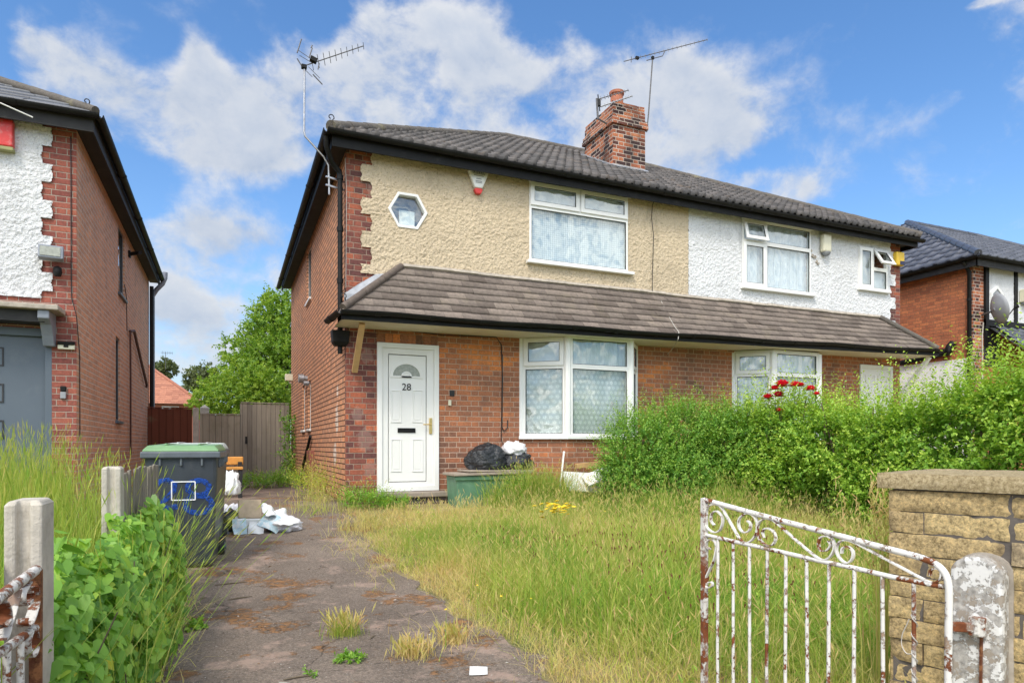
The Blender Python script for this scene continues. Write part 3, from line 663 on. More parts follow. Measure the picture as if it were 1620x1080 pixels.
def hip_roof(parent, x0, x1, y0, y1, ze, pitch, mat, rmat, prof, tw, gauge, seed, ax0=None, ax1=None, amp=0.03, rr_=0.075):
    hw = (y1 - y0) / 2; ym = (y0 + y1) / 2; zr = ze + pitch * hw
    ax0 = x0 + hw if ax0 is None else ax0; ax1 = x1 - hw if ax1 is None else ax1
    base = MB(); e = 0.02
    A, B_, C_, Dd = (x0, y0, ze - e), (x1, y0, ze - e), (x1, y1, ze - e), (x0, y1, ze - e); R0, R1 = (ax0, ym, zr - e), (ax1, ym, zr - e)
    base.add([A, B_, C_, Dd, R0, R1], [(0, 1, 5, 4), (1, 2, 5), (2, 3, 4, 5), (3, 0, 4), (3, 2, 1, 0)])
    roof = base.build('roof', MAT['black_matt'], parent)
    Ls = math.hypot(hw, zr - ze); up = Vector((0, hw, zr - ze)) / Ls; n = Vector((0, -(zr - ze), hw)) / Ls
    lf = lambda s: x0 + (ax0 - x0) * s / Ls; rt = lambda s: x1 + (ax1 - x1) * s / Ls
    tiles('roof_tiles', roof, lambda u, s: Vector((u, y0, ze)) + up * s, n, lf, rt, Ls, gauge, tw, prof, amp, mat, seed)
    for sx, xe, xa in ((1, x0, ax0), (-1, x1, ax1)):
        Lh = math.hypot(xa - xe, zr - ze); uph = Vector((xa - xe, 0, zr - ze)) / Lh; nh = Vector((-sx * (zr - ze), 0, abs(xa - xe))) / Lh
        tiles('roof_tiles', roof, lambda u, s, xe=xe, uph=uph: Vector((xe, u, ze)) + uph * s, nh, lambda s: y0 + (ym - y0) * s / Lh, lambda s: y1 + (ym - y1) * s / Lh, Lh, gauge, tw, prof, amp, mat, seed + 1)
    r = rr_
    ridge_run('hip_tiles', roof, [(x0, y0, ze + 0.03), (ax0, ym, zr + 0.03), (ax1, ym, zr + 0.03), (x1, y0, ze + 0.03)], r, rmat)
    return roof
def roll(t): return (0.027 * math.sin(math.pi * (t - 0.5) / 0.5) ** 0.8 if 0.5 < t < 0.9999 else 0.0) + 0.002
def gutter(mb, a, b, r=0.055, joints=1.9):
    a, b = Vector(a), Vector(b); d = b - a; pr = [(math.cos(t), math.sin(t)) for t in [math.pi * (1 + i / 8) for i in range(9)]]
    pr += [(0.82 * x, 0.82 * y + 0.0) for x, y in reversed(pr)]
    mb.tube([a, b], r, prof=pr)
    k = int(d.length / joints)
    for i in range(1, k + 1):
        p = a + d * (i / (k + 0.5)); q = d.normalized() * 0.035
        mb.tube([p - q, p + q], r * 1.14, prof=pr)
def rect(x0, x1, z0, z1): return [(x0, z0), (x1, z0), (x1, z1), (x0, z1)]
def window(parent, name, M, cells, sill=None, mat='upvc', cur_y=0.075, label=None):
    """cells: (x0,x1,z0,z1,type,curtain material,open degrees) in the window's own plane; y<0 is outside"""
    fb = MB(); fb.M = M; parts = []
    for (x0, x1, z0, z1, typ, cur, op) in cells:
        i = 0.034
        fb.ring(rect(x0, x1, z0, z1), rect(x0 + i, x1 - i, z0 + i, z1 - i), -0.012, 0.055)
    fr = fb.build(name, MAT[mat], parent, bevel=0.004)
    if label: fr['label'] = label
    for (x0, x1, z0, z1, typ, cur, op) in cells:
        i = 0.034
        if typ == 'sash':
            Mo = M
            if op: Mo = M @ Matrix.Translation((0, -0.02, z1 - i)) @ Matrix.Rotation(R(op), 4, 'X') @ Matrix.Translation((0, 0.02, -(z1 - i)))
            sb = MB(); sb.M = Mo; j = i + 0.042
            sb.ring(rect(x0 + i * 0.4, x1 - i * 0.4, z0 + i * 0.4, z1 - i * 0.4), rect(x0 + j, x1 - j, z0 + j, z1 - j), -0.032, -0.0135)
            sb.ring(rect(x0 + i * 1.2, x1 - i * 1.2, z0 + i * 1.2, z1 - i * 1.2), rect(x0 + j, x1 - j, z0 + j, z1 - j), -0.0135, 0.02)
            sb.build('casement', MAT[mat], fr, bevel=0.003)
            gs = MB(); gs.M = Mo; gs.ring(rect(x0 + j - .002, x1 - j + .002, z0 + j - .002, z1 - j + .002), rect(x0 + j + .006, x1 - j - .006, z0 + j + .006, z1 - j - .006), -0.028, -0.012); gs.build('gasket', MAT['gasket'], fr)
            pb = MB(); pb.M = Mo; pb.box(x0 + j, x1 - j, -0.018, -0.012, z0 + j, z1 - j); pb.build('pane', MAT['glass'], fr)
        else:
            gs = MB(); gs.M = M; gs.ring(rect(x0 + i - .002, x1 - i + .002, z0 + i - .002, z1 - i + .002), rect(x0 + i + .007, x1 - i - .007, z0 + i + .007, z1 - i - .007), -0.006, 0.012); gs.build('gasket', MAT['gasket'], fr)
            pb = MB(); pb.M = M; pb.box(x0 + i, x1 - i, 0.0135, 0.0195, z0 + i, z1 - i); pb.build('pane', MAT['glass'], fr)
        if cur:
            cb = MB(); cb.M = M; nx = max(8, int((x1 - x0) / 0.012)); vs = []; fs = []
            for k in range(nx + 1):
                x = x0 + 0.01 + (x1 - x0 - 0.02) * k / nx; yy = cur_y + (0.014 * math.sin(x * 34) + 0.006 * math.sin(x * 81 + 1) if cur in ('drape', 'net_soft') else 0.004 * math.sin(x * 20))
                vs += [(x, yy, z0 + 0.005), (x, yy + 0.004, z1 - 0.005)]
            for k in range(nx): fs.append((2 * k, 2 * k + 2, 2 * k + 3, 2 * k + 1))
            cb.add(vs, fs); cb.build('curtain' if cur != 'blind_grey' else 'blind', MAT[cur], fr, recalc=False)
    if sill:
        x0, x1, z, d = sill; sb = MB(); sb.M = M; sb.box(x0, x1, -d, 0.05, z - 0.045, z); sb.build('sill', MAT[mat], fr, bevel=0.006)
    return fr
def text(name, body, size, M, mat, parent, ext=0.002, offset=0.0):
    cu = D.curves.new(name, 'FONT'); cu.body = body; cu.size = size; cu.extrude = ext; cu.align_x = 'CENTER'; cu.align_y = 'CENTER'; cu.offset = offset
    to = D.objects.new(name, cu); COL.objects.link(to); bpy.context.view_layer.update()
    me = D.meshes.new_from_object(to.evaluated_get(bpy.context.evaluated_depsgraph_get())); D.objects.remove(to)
    me.transform(M); me.materials.clear(); me.materials.append(mat)
    return link(name, me, parent)
FACE = Matrix.Rotation(R(90), 4, 'X')     # text plane facing -Y

# ------------------------------------------------------------------ the semi-detached pair
X0, X1, XM, Y0, Y1, ZB, ZT = 1.47, 12.32, 7.12, 9.1, 17.6, 0.1, 5.08
H = thing('semi_detached_house', ((X0 + X1) / 2, (Y0 + Y1) / 2, 0.28), 'red brick semi detached pair rendered cream on the left and white on the right', 'house')
w1 = (4.17, 5.91, 3.86, 5.06); w2 = (8.27, 9.88, 3.86, 5.04); w3 = (11.12, 11.91, 4.10, 4.90)
HEX = (2.31, 4.35, 0.275)
door1 = (1.88, 2.76, 0.43, 2.50); door2 = (11.19, 12.11, 0.43, 2.65)
BZ0, BZ1, BF, bayA, bayB = 1.22, 2.69, 8.68, (4.05, 4.62, 5.72, 6.10), (8.10, 8.60, 9.67, 10.12)
TH = 0.25
mb = holed_wall(MB(), 'x', X0, X1, ZB, ZT, Y0, TH, [w1, w2, w3, (HEX[0] - 0.24, HEX[0] + 0.24, HEX[1] - 0.25, HEX[1] + 0.25), door1, door2, (bayA[0], bayA[3], BZ0, BZ1), (bayB[0], bayB[3], BZ0, BZ1)])
fw = mb.build('front_wall', MAT['brick'], H, recalc=False)
# flank wall with two windows
sw1 = (13.25, 14.0, 3.93, 5.0); sw2 = (13.3, 13.75, 1.40, 2.35); sw3 = (14.35, 14.85, 1.40, 2.35)
mb = holed_wall(MB(), 'y', Y0, Y1, ZB, ZT, X0 - 0.001, TH, [sw1, sw2, sw3]); mb.box(X1 - TH, X1, Y0 + TH, Y1, ZB, ZT); mb.box(X0, X1, Y1 - TH, Y1 - 0.001, ZB, ZT)
mb.build('side_wall', MAT['brick_side'], H)
mb = MB(); mb.box(X0 + TH, X1 - TH, Y0 + 1.2, Y0 + 1.3, ZB, ZT); mb.box(X0 + TH, X1 - TH, Y0 + TH, Y0 + 1.2, 2.75, 2.85); mb.box(X0 + TH, X1 - TH, Y0 + TH, Y0 + 1.2, 0.2, 0.3)
mb.build('interior', MAT['blind_grey'], H)
# dark quoins at the corners
def tooth(z): return np.where((np.floor((z + 0.05) / 0.225).astype(int) % 2) == 0, 1.0, 0.0)
mb = MB(); mb.box(X0 - 0.004, X0 + 0.40, Y0 - 0.004, Y0 + 0.1, ZB, ZT - 0.01); mb.build('quoin', MAT['quoin'], H)
mb = MB(); mb.box(X1 - 0.33, X1 + 0.004, Y0 - 0.004, Y0 + 0.1, ZB + 2.6, ZT - 0.01)
mb.build('quoin', MAT['quoin'], H)
mb = MB()
for i in range(8): mb.box(1.885 + i * 0.109, 1.885 + i * 0.109 + 0.100, Y0 - 0.006, Y0 + 0.05, 2.502, 2.625)
mb.build('door_lintel', MAT['soldier_brick'], H, bevel=0.003)
def inhex(x, z, r): 
    dx, dz = np.abs(x - HEX[0]), np.abs(z - HEX[1]); return (dz < r * 0.87) & (dx * 0.87 + dz * 0.5 < r * 0.87)
def skipL(x, z):
    s = x < (1.66 + 0.14 * tooth(z)) + 0.012 * np.sin(z * 40)
    for w in (w1,): s |= (x > w[0] + .004) & (x < w[1] - .004) & (z > w[2] + .004) & (z < w[3] + .2)
    return s | inhex(x, z, HEX[2])
def skipR(x, z):
    s = x > X1 - (0.16 + 0.14 * tooth(z)) + 0.012 * np.sin(z * 40)
    for w in (w2, w3): s |= (x > w[0] + .004) & (x < w[1] - .004) & (z > w[2] + .004) & (z < w[3] - .004)
    return s
o = cast_panel('render_panel', H, 1.60, XM, 3.42, ZT, Y0, MAT['cream_render'], skipL, seed=3); o['label'] = 'cream roughcast render panel'
o = cast_panel('render_panel', H, XM, 12.26, 3.42, ZT, Y0, MAT['white_render'], skipR, seed=8); o['label'] = 'white painted roughcast render panel'
# main roof
roof = hip_roof(H, X0 - 0.24, X1 + 0.24, Y0 - 0.26, Y1 + 0.26, 5.19, 0.575, MAT['roof_tile'], MAT['ridge_tile'], roll, 0.155, 0.33, 5, ax0=5.55, ax1=8.35, amp=0.045)
mb = MB(); e = 0.2
mb.box(X0 - e, X1 + e, Y0 - e - 0.02, Y0 - e, 4.99, 5.17); mb.box(X0 - e - 0.02, X0 - e, Y0 - e - 0.02, Y1 + e, 4.99, 5.17); mb.box(X1 + e, X1 + e + 0.02, Y0 - e - 0.02, Y1 + e, 4.99, 5.17)
mb.build('fascia', MAT['black_paint'], H)
mb = MB(); mb.box(X0 - e, X1 + e, Y0 - e, Y0 + 0.0, ZT - 0.012, ZT + 0.02); mb.box(X0 - e, X0, Y0, Y1 + e, ZT - 0.012, ZT + 0.02); mb.box(X1, X1 + e, Y0, Y1 + e, ZT - 0.012, ZT + 0.02)
mb.build('soffit', MAT['black_matt'], H)
mb = MB(); gutter(mb, (X0 - 0.29, Y0 - 0.285, 5.175), (X1 + 0.29, Y0 - 0.285, 5.12)); mb.build('gutter', MAT['black_paint'], H, smooth=50)
mb = MB(); gutter(mb, (X0 - 0.285, Y0 - 0.29, 5.175), (X0 - 0.285, Y1 + 0.3, 5.11)); mb.build('gutter', MAT['black_paint'], H, smooth=50)
# curled hip irons
def hip_iron(p, s=1.0):
    mb = MB(); pts = [Vector(p) + Vector((0, 0, 0)), Vector(p) + Vector((-0.01, -0.01, 0.08 * s))]
    for i in range(9):
        a = -0.3 + i * 0.62; r_ = 0.035 * s * (1 - i * 0.07); pts.append(Vector(p) + Vector((-0.035 + r_ * math.cos(a), -0.02, 0.10 * s + r_ * math.sin(a))))
    mb.tube(pts, 0.007, 6); return mb
hip_iron((X0 - 0.2, Y0 - 0.2, 5.24), 1.2).build('hip_iron', MAT['black_matt'], roof, smooth=60)
# chimney
ch = MB(); cx0, cx1, cy0, cy1 = 6.84, 7.58, 11.0, 12.1
ch.box(cx0, cx1, cy0, cy1, 6.2, 7.62)
for d, za, zb in ((0.045, 7.30, 7.375), (0.03, 7.375, 7.45), (-0.01, 7.62, 7.70)): ch.box(cx0 - d, cx1 + d, cy0 - d, cy1 + d, za, zb)
for i in range(7): ch.obox((cx0 + 0.12 + 0.09 * i, cy0 + 0.1 + 0.05 * (i % 2), 7.735), (0.2, 0.11, 0.065), (0, 0, 0.1 * (i % 3 - 1)))
for i in range(4): ch.obox((cx0 + 0.33 + 0.12 * (i % 2), cy0 + 0.3 + 0.1 * i, 7.735 + 0.03 * (i % 2)), (0.22, 0.11, 0.07), (0.1, 0.1, 0.5 * i))
chim = ch.build('chimney', MAT['chimney'], roof)
mb = MB(); mb.lathe([(0.135, 0), (0.13, 0.12), (0.12, 0.30), (0.145, 0.31), (0.15, 0.36), (0.12, 0.37), (0.10, 0.36)], (cx0 + 0.26, cy0 + 0.28, 7.72), 20); mb.build('chimney_pot', MAT['terracotta'], chim, smooth=40)
mb = MB(); mb.lathe([(0.11, 0), (0.10, 0.10), (0.12, 0.11), (0.12, 0.15), (0.09, 0.16)], (cx0 + 0.56, cy0 + 0.32, 7.68), 18); mb.build('chimney_pot', MAT['aerial_metal'], chim, smooth=40)
mb = MB()
zr = lambda y: 5.19 + 0.575 * (y - (Y0 - 0.26))
for i in range(6): y = cy0 - 0.05 + i * 0.19; mb.obox((cx0 - 0.05, y + 0.09, zr(y + 0.1) + 0.06), (0.12, 0.21, 0.02), (R(30), 0, 0))
for i in range(4): mb.obox((cx0 + 0.08 + i * 0.2, cy0 - 0.06, zr(cy0 - 0.06) + 0.07), (0.22, 0.16, 0.02), (R(35), 0.05 * (i % 2), 0))
mb.build('lead_flashing', MAT['lead'], chim)

# porch roof running along both halves
pe, pt = Y0 - 0.66, Y0 - 0.02
px0, px1, ptx0, ptx1 = 1.30, 12.5, 2.20, 11.72
pze = lambda x: 2.755 + 0.0125 * (x - 1.3) - 0.02 * math.sin((x - 1.3) / 11.2 * math.pi)
PZT = 3.555
Lp = math.hypot(pt - pe, PZT - 2.8)
def PP(u, s):
    k = s / Lp; return Vector((u, pe + (pt - pe) * k, pze(u) + (PZT - pze(u)) * k))
nn = Vector((0, -(PZT - 2.8), pt - pe)).normalized()
base = MB(); vs = []; N_ = 24
for i in range(N_ + 1):
    k = i / N_; ua = px0 + (px1 - px0) * k; ub = ptx0 + (ptx1 - ptx0) * k
    vs += [PP(ua, 0) - nn * 0.03, PP(ub, Lp) - nn * 0.03]
base.add(vs, [(2 * i, 2 * i + 2, 2 * i + 3, 2 * i + 1) for i in range(N_)])
porch = base.build('porch_roof', MAT['black_matt'], H)
tiles('roof_tiles', porch, PP, nn, lambda s: px0 + (ptx0 - px0) * s / Lp, lambda s: px1 + (ptx1 - px1) * s / Lp, Lp, 0.138, 0.265, lambda t: 0.0, 0.02, MAT['porch_tile'], 21, 0.004, 2, True)
ridge_run('hip_tiles', porch, [(px0 + 0.02, pe + 0.0, 2.80), (ptx0, pt - 0.02, PZT + 0.0)], 0.05, MAT['porch_tile'], 0.33)
ridge_run('hip_tiles', porch, [(px1 - 0.02, pe + 0.0, pze(12.4) + 0.04), (ptx1, pt - 0.02, PZT + 0.02)], 0.05, MAT['ridge_tile'], 0.33)
for xa, xb, xw in ((px0, ptx0, X0), (px1, ptx1, X1)):
    mb = MB(); mb.add([(xa, pe, pze(xa)), (xa, Y0 + 0.25, pze(xa)), (xb, pt, PZT), (xw, Y0 + 0.25, pze(xa) + 0.3)], [(0, 1, 3, 2)])
    mb.build('hip_end', MAT['porch_tile'], porch)
mb = MB(); mb.add([(1.44, Y0 - 0.03, 3.02), (1.60, Y0 - 0.05, 3.12), (2.0, Y0 - 0.05, 3.44), (1.86, Y0 - 0.03, 3.42), (1.62, Y0 - 0.03, 3.26), (1.44, Y0 - 0.03, 3.12)], [(0, 1, 2, 3, 4, 5)])
mb.add([(1.44, Y0 - 0.012, 3.02), (1.60, Y0 - 0.012, 3.12), (2.0, Y0 - 0.012, 3.44), (1.86, Y0 - 0.012, 3.42), (1.62, Y0 - 0.012, 3.26), (1.44, Y0 - 0.012, 3.12)], [(0, 1, 2, 3, 4, 5)])
mb.build('lead_flashing', MAT['lead'], porch)
mb = MB()
for i in range(26):
    x = ptx0 + 0.05 + (ptx1 - ptx0) * i / 26; mb.obox((x + 0.18, pt - 0.01, PZT + 0.02 + random.uniform(-.006, .008)), (0.38, 0.05, 0.05), (R(-30) + random.uniform(-.1, .1), 0, 0))
mb.build('mortar_fillet', MAT['mortar'], porch)
hip_iron((px0 + 0.06, pe + 0.03, 2.84), 1.1).build('hip_iron', MAT['black_matt'], porch, smooth=60)
mb = MB(); seg = 16
for i in range(seg):
    a = px0 - 0.02 + (px1 - px0 + 0.04) * i / seg; b = px0 - 0.02 + (px1 - px0 + 0.04) * (i + 1) / seg
    gutter(mb, (a, pe - 0.065, pze(a) + 0.0 + 0.012 * math.sin(i * 1.7)), (b, pe - 0.065, pze(b) + 0.012 * math.sin((i + 1) * 1.7)), 0.052, 0.5)
gutter(mb, (px0 - 0.02, pe - 0.065, pze(px0)), (px0 - 0.07, Y0 + 0.05, pze(px0) + 0.0), 0.052, 0.4); gutter(mb, (px1 + 0.02, pe - 0.065, pze(px1)), (px1 + 0.06, Y0 + 0.05, pze(px1)), 0.052, 0.4)
mb.build('gutter', MAT['black_paint'], porch, smooth=50)
mb = MB()
for i in range(seg):
    a = px0 + (px1 - px0) * i / seg; b = px0 + (px1 - px0) * (i + 1) / seg
    vs = [(x, y, pze(x) + z) for x in (a, b) for y in (pe - 0.015, pe + 0.01) for z in (-0.105, 0.0)]
    mb.add(vs, [(0, 1, 3, 2), (4, 6, 7, 5), (0, 4, 5, 1), (2, 3, 7, 6), (0, 2, 6, 4), (1, 5, 7, 3)])
mb.build('fascia', MAT['black_paint'], porch, weld=True)
mb = MB(); vs = []
for i in range(seg + 1):
    a = px0 + 0.02 + (px1 - px0 - 0.04) * i / seg; vs += [(a, pe + 0.0, pze(a) - 0.106), (a, Y0 + 0.01, pze(a) - 0.09), (a, Y0 + 0.01, pze(a) - 0.07), (a, pe + 0.0, pze(a) - 0.086)]
mb.add(vs, [(4 * i + j, 4 * i + 4 + j, 4 * i + 4 + (j + 1) % 4, 4 * i + (j + 1) % 4) for i in range(seg) for j in range(4)])
mb.build('soffit', MAT['soffit_cream'], porch)

# first-floor windows
I4 = lambda y: Matrix.Translation((0, y, 0))
zt1 = 4.685
wA = window(H, 'window', I4(Y0 - 0.035), [(w1[0], 5.03, zt1, w1[3], 'sash', 'blind_grey', 0), (5.03, w1[1], zt1, w1[3], 'sash', 'blind_grey', 0), (w1[0], w1[1], w1[2], zt1, 'fixed', 'net_diamond', 0)], (w1[0] - 0.05, w1[1] + 0.09, w1[2], 0.07))
mb = MB(); mb.box(w1[0] - 0.01, w1[1] + 0.06, Y0 - 0.075, Y0 - 0.03, w1[3] - 0.005, w1[3] + 0.03); mb.build('head_trim', MAT['upvc'], wA)
wB = window(H, 'window', I4(Y0 - 0.035), [(w2[0], 8.80, 4.66, w2[3], 'sash', 'drape', -14), (8.80, w2[1], 4.66, w2[3], 'fixed', 'drape', 0), (w2[0], 8.80, w2[2], 4.66, 'sash', 'drape', 0), (8.80, w2[1], w2[2], 4.66, 'fixed', 'drape', 0)], (w2[0] - 0.03, w2[1] + 0.08, w2[2], 0.07), label='window with its small top light ajar')
mb = MB(); mb.box(w2[0] - 0.01, w2[1] + 0.06, Y0 - 0.075, Y0 - 0.03, w2[3] - 0.005, w2[3] + 0.025); mb.build('head_trim', MAT['upvc'], wB)
wC = window(H, 'window', I4(Y0 - 0.035), [(w3[0], 11.5, w3[2], w3[3], 'sash', 'blind_grey', 0), (11.5, w3[1], 4.50, w3[3], 'sash', None, -32), (11.5, w3[1], w3[2], 4.50, 'fixed', 'blind_grey', 0)], (w3[0] - 0.03, w3[1] + 0.05, w3[2], 0.06), label='small window with its top light propped open')
# hexagonal window
hx = lambda r_: [(HEX[0] + r_ * math.cos(R(60 * i)), HEX[1] + r_ * math.sin(R(60 * i))) for i in range(6)]
mb = MB(); mb.ring(hx(HEX[2] + 0.008), hx(HEX[2] - 0.034), Y0 - 0.036, Y0 + 0.06)
hw_ = mb.build('hexagonal_window', MAT['upvc'], H, bevel=0.004)
mb = MB(); mb.prism(hx(HEX[2] - 0.034), Y0 + 0.03, Y0 + 0.036); mb.build('pane', MAT['glass'], hw_)
mb = MB(); mb.box(HEX[0] - 0.27, HEX[0] + 0.27, Y0 + 0.17, Y0 + 0.18, HEX[1] - 0.27, HEX[1] + 0.27); mb.build('blind', MAT['dish_grey'], hw_)
mb = MB(); mb.box(HEX[0] - 0.10, HEX[0] + 0.12, Y0 + 0.075, Y0 + 0.085, HEX[1] - 0.24, HEX[1] + 0.03); mb.build('card', MAT['paper'], hw_)
# bays
def bay(pts, lace, zt, left_sash):
    b = MB(); prev = None
    A = [(pts[0], Y0 + 0.02), (pts[1], BF), (pts[2], BF), (pts[3], Y0 + 0.02)]
    # brick apron
    poly = A; vs = [(x, y, z) for z in (ZB, BZ0 - 0.05) for x, y in poly]
    b.add(vs, [(0, 1, 5, 4), (1, 2, 6, 5), (2, 3, 7, 6), (4, 5, 6, 7)]); root = b.build('bay_window', MAT['brick'], H, recalc=False)
    sb = MB(); ex = [(pts[0] - 0.05, Y0 - 0.02), (pts[1] - 0.03, BF - 0.06), (pts[2] + 0.03, BF - 0.06), (pts[3] + 0.05, Y0 - 0.02)]
    vs = [(x, y, z) for z in (BZ0 - 0.05, BZ0) for x, y in ex]; sb.add(vs, [(3, 2, 1, 0), (4, 5, 6, 7), (0, 1, 5, 4), (1, 2, 6, 5), (2, 3, 7, 6), (3, 0, 4, 7)]); sb.build('sill', MAT['upvc'], root, bevel=0.006)
    for k in range(3):
        a, c2 = Vector((*A[k], 0)), Vector((*A[k + 1], 0)); d = c2 - a; ln = d.length; ang = math.atan2(d.y, d.x)
        M = Matrix.Translation(a) @ Matrix.Rotation(ang, 4, 'Z')
        g0 = 0.045
        window(root, 'casement_window', M, [(g0, ln - g0, zt, BZ1, 'sash' if k != 1 else 'fixed', 'blind_grey' if (k == 0 and not left_sash) else lace[0], 0), (g0, ln - g0, BZ0, zt, 'fixed', lace[1], 0)], cur_y=0.09)
    for i in range(4):
        pb = MB(); pb.lathe([(0.055, BZ0), (0.055, BZ1)], (A[i][0] + (0.012 if i in (0,) else -0.012 if i == 3 else 0), A[i][1] + 0.015, 0), 10)
        pb.build('corner_post', MAT['upvc'], root)
    hb = MB(); vs = [(x, y, z) for z in (BZ1, BZ1 + 0.03) for x, y in A]; hb.add(vs, [(3, 2, 1, 0), (0, 1, 5, 4), (1, 2, 6, 5), (2, 3, 7, 6)]); hb.build('head', MAT['upvc'], root)
    return root
bay(bayA, ('net_soft', 'net_lace'), 2.25, False)
bay(bayB, ('net_soft', 'net_soft'), 2.30, True)
# front door, number 28
df = MB(); i1 = 0.07
df.ring(rect(door1[0], door1[1], 0.44, 2.495), rect(door1[0] + i1, door1[1] - i1, 0.44 + 0.07, 2.495 - i1), Y0 - 0.03, Y0 + 0.08)
df.ring(rect(door1[0] + i1, door1[1] - i1, 0.51, 2.495 - i1), rect(2.035, 2.585, 0.565, 2.345), Y0 - 0.005, Y0 + 0.07)
dframe = df.build('front_door', MAT['door_white'], H, bevel=0.004); dframe['label'] = 'white panelled door numbered 28'
mb = MB(); mb.box(2.028, 2.592, Y0 + 0.02, Y0 + 0.03, 0.558, 2.352); mb.build('gasket', MAT['gasket'], dframe)
sx0, sx1 = 2.045, 2.575; dy = Y0 + 0.004
def dp(u, v): p = onY(u, v, dy); return p.x, p.z
mb = MB(); mb.box(sx0, sx1, dy, Y0 + 0.05, 0.575, 2.335)
for ua, ub, va, vb in ((618, 635, 617, 668), (652, 669, 617, 668), (618, 635, 694, 746), (652, 669, 694, 746)):
    xa, za = dp(ua, vb); xb, zb = dp(ub, va)
    mb.ring(rect(xa, xb, za, zb), rect(xa + .016, xb - .016, za + .016, zb - .016), dy - 0.010, dy + 0.001)
    mb.box(xa + .032, xb - .032, dy - 0.006, dy + 0.001, za + .032, zb - .032)
fx, fz0 = dp(643, 597); fr_ = 0.205
arc = lambda r_, n=14: [(fx + r_ * math.cos(math.pi * i / n), fz0 + 0.02 + r_ * 0.86 * math.sin(math.pi * i / n)) for i in range(n + 1)]
def half(r1, r0, y0, y1, m):
    o_, i_ = arc(r1), arc(r0); m.ring(o_ + [(fx - r1, fz0 - 0.005), (fx + r1, fz0 - 0.005)], i_ + [(fx - r0, fz0 + 0.02), (fx + r0, fz0 + 0.02)], y0, y1)
half(fr_ + 0.03, fr_ - 0.012, dy - 0.014, dy + 0.001, mb); half(0.075, 0.05, dy - 0.014, dy + 0.001, mb)
slab = mb.build('door_leaf', MAT['door_white'], dframe, bevel=0.0025)
mb = MB(); mb.prism(arc(fr_ - 0.012), dy - 0.003, dy + 0.002); mb.build('fanlight', MAT['lamp_glass'], slab)
mb = MB(); mb.prism([(fx + 0.06 * math.cos(math.pi * i / 8), fz0 + 0.022 + 0.055 * math.sin(math.pi * i / 8)) for i in range(9)], dy - 0.008, dy + 0.001); mb.build('sunburst', MAT['door_white'], slab)
nx, nz = dp(643, 612.5); text('door_number', '28', 0.135, Matrix.Translation((nx, dy - 0.006, nz)) @ FACE, MAT['black_matt'], slab, 0.004, 0.0)
xa, za = dp(629, 684); xb, zb = dp(657, 677); mb = MB(); mb.ring(rect(xa, xb, za, zb), rect(xa + .012, xb - .012, za + .012, zb - .012), dy - 0.012, dy + 0.001); mb.box(xa + .011, xb - .011, dy - 0.006, dy + 0.001, za + .011, zb - .011); mb.build('letterbox', MAT['black_paint'], slab, bevel=0.002)
xa, za = dp(678.5, 686); xb, zb = dp(683, 661); mb = MB(); mb.box(xa, xb, Y0 - 0.02, Y0 - 0.004, za, zb); mb.tube([((xa + xb) / 2, Y0 - 0.015, zb - 0.09), ((xa + xb) / 2, Y0 - 0.06, zb - 0.09), (xa - 0.10, Y0 - 0.06, zb - 0.095)], 0.009, 8); mb.build('handle', MAT['gold'], dframe, smooth=40, bevel=0.002)
mb = MB(); mb.box(1.84, 2.90, Y0 - 0.24, Y0 - 0.004, 0.365, 0.435); st = mb.build('door_step', MAT['step_stone'], H, bevel=0.012)
mb = MB(); mb.box(1.88, 2.86, Y0 - 0.2, Y0 - 0.003, ZB, 0.363); mb.build('step_riser', MAT['slatebrick'], st)
# the right-hand front door
mb = MB(); mb.ring(rect(11.2, 12.1, 0.43, 2.64), rect(11.27, 12.03, 0.5, 2.57), Y0 - 0.02, Y0 + 0.06); mb.box(11.268, 12.032, Y0 + 0.01, Y0 + 0.04, 0.498, 2.572)
for xa in (11.36, 11.70):
    for za, zb in ((0.7, 1.3), (1.45, 2.0), (2.1, 2.45)): mb.ring(rect(xa, xa + .26, za, zb), rect(xa + .02, xa + .24, za + .02, zb - .02), Y0, Y0 + 0.011)
mb.build('side_door', MAT['door_white'], H, bevel=0.003)
# props, pipes, flank details
pb = MB(); a = onY(573, 512, pe + 0.12); b = onY(561, 588, Y0 - 0.06); pb.beam(a, b, 0.05, 0.075, (1, 0, 0)); o = pb.build('porch_prop', MAT['timber_new'], H, bevel=0.003); o['label'] = 'raw timber plank propping the porch corner'
pb = MB(); pb.beam((12.28, Y0 - 0.03, 2.05), (12.42, pe + 0.12, 2.78), 0.07, 0.07, (1, 0, 0)); o = pb.build('porch_prop', MAT['upvc'], H, bevel=0.004); o['label'] = 'white painted stay at the right porch end'
dx = X0 - 0.075; dyp = Y0 + 0.06
mb = MB(); mb.tube([(X0 - 0.285, Y0 - 0.15, 5.13), (X0 - 0.28, Y0 - 0.13, 5.02), (X0 - 0.20, Y0 - 0.02, 4.86), (dx - 0.01, dyp, 4.78), (dx, dyp, 4.70)], 0.036, 10); mb.tube([(dx, dyp, 4.72), (dx, dyp, 2.62)], 0.034, 10)
for z in (4.70, 4.0, 3.3): mb.tube([(dx, dyp, z - 0.03), (dx, dyp, z + 0.03)], 0.043, 10)
mb.tube([(dx, dyp, 2.50), (dx, dyp, 2.32)], 0.034, 10)
dpipe = mb.build('downpipe', MAT['black_paint'], H, smooth=50)
mb = MB(); mb.add([(dx + sx * w, dyp + sy * w * 0.9, z) for z, w in ((2.42, 0.075), (2.47, 0.105), (2.62, 0.115)) for sx, sy in ((-1, -1), (1, -1), (1, 1), (-1, 1))],
    [(0, 1, 2, 3), (8, 9, 10, 11)] + [(4 * k + i, 4 * k + (i + 1) % 4, 4 * k + 4 + (i + 1) % 4, 4 * k + 4 + i) for k in (0, 1) for i in range(4)]); mb.build('hopper', MAT['black_paint'], dpipe, bevel=0.006)
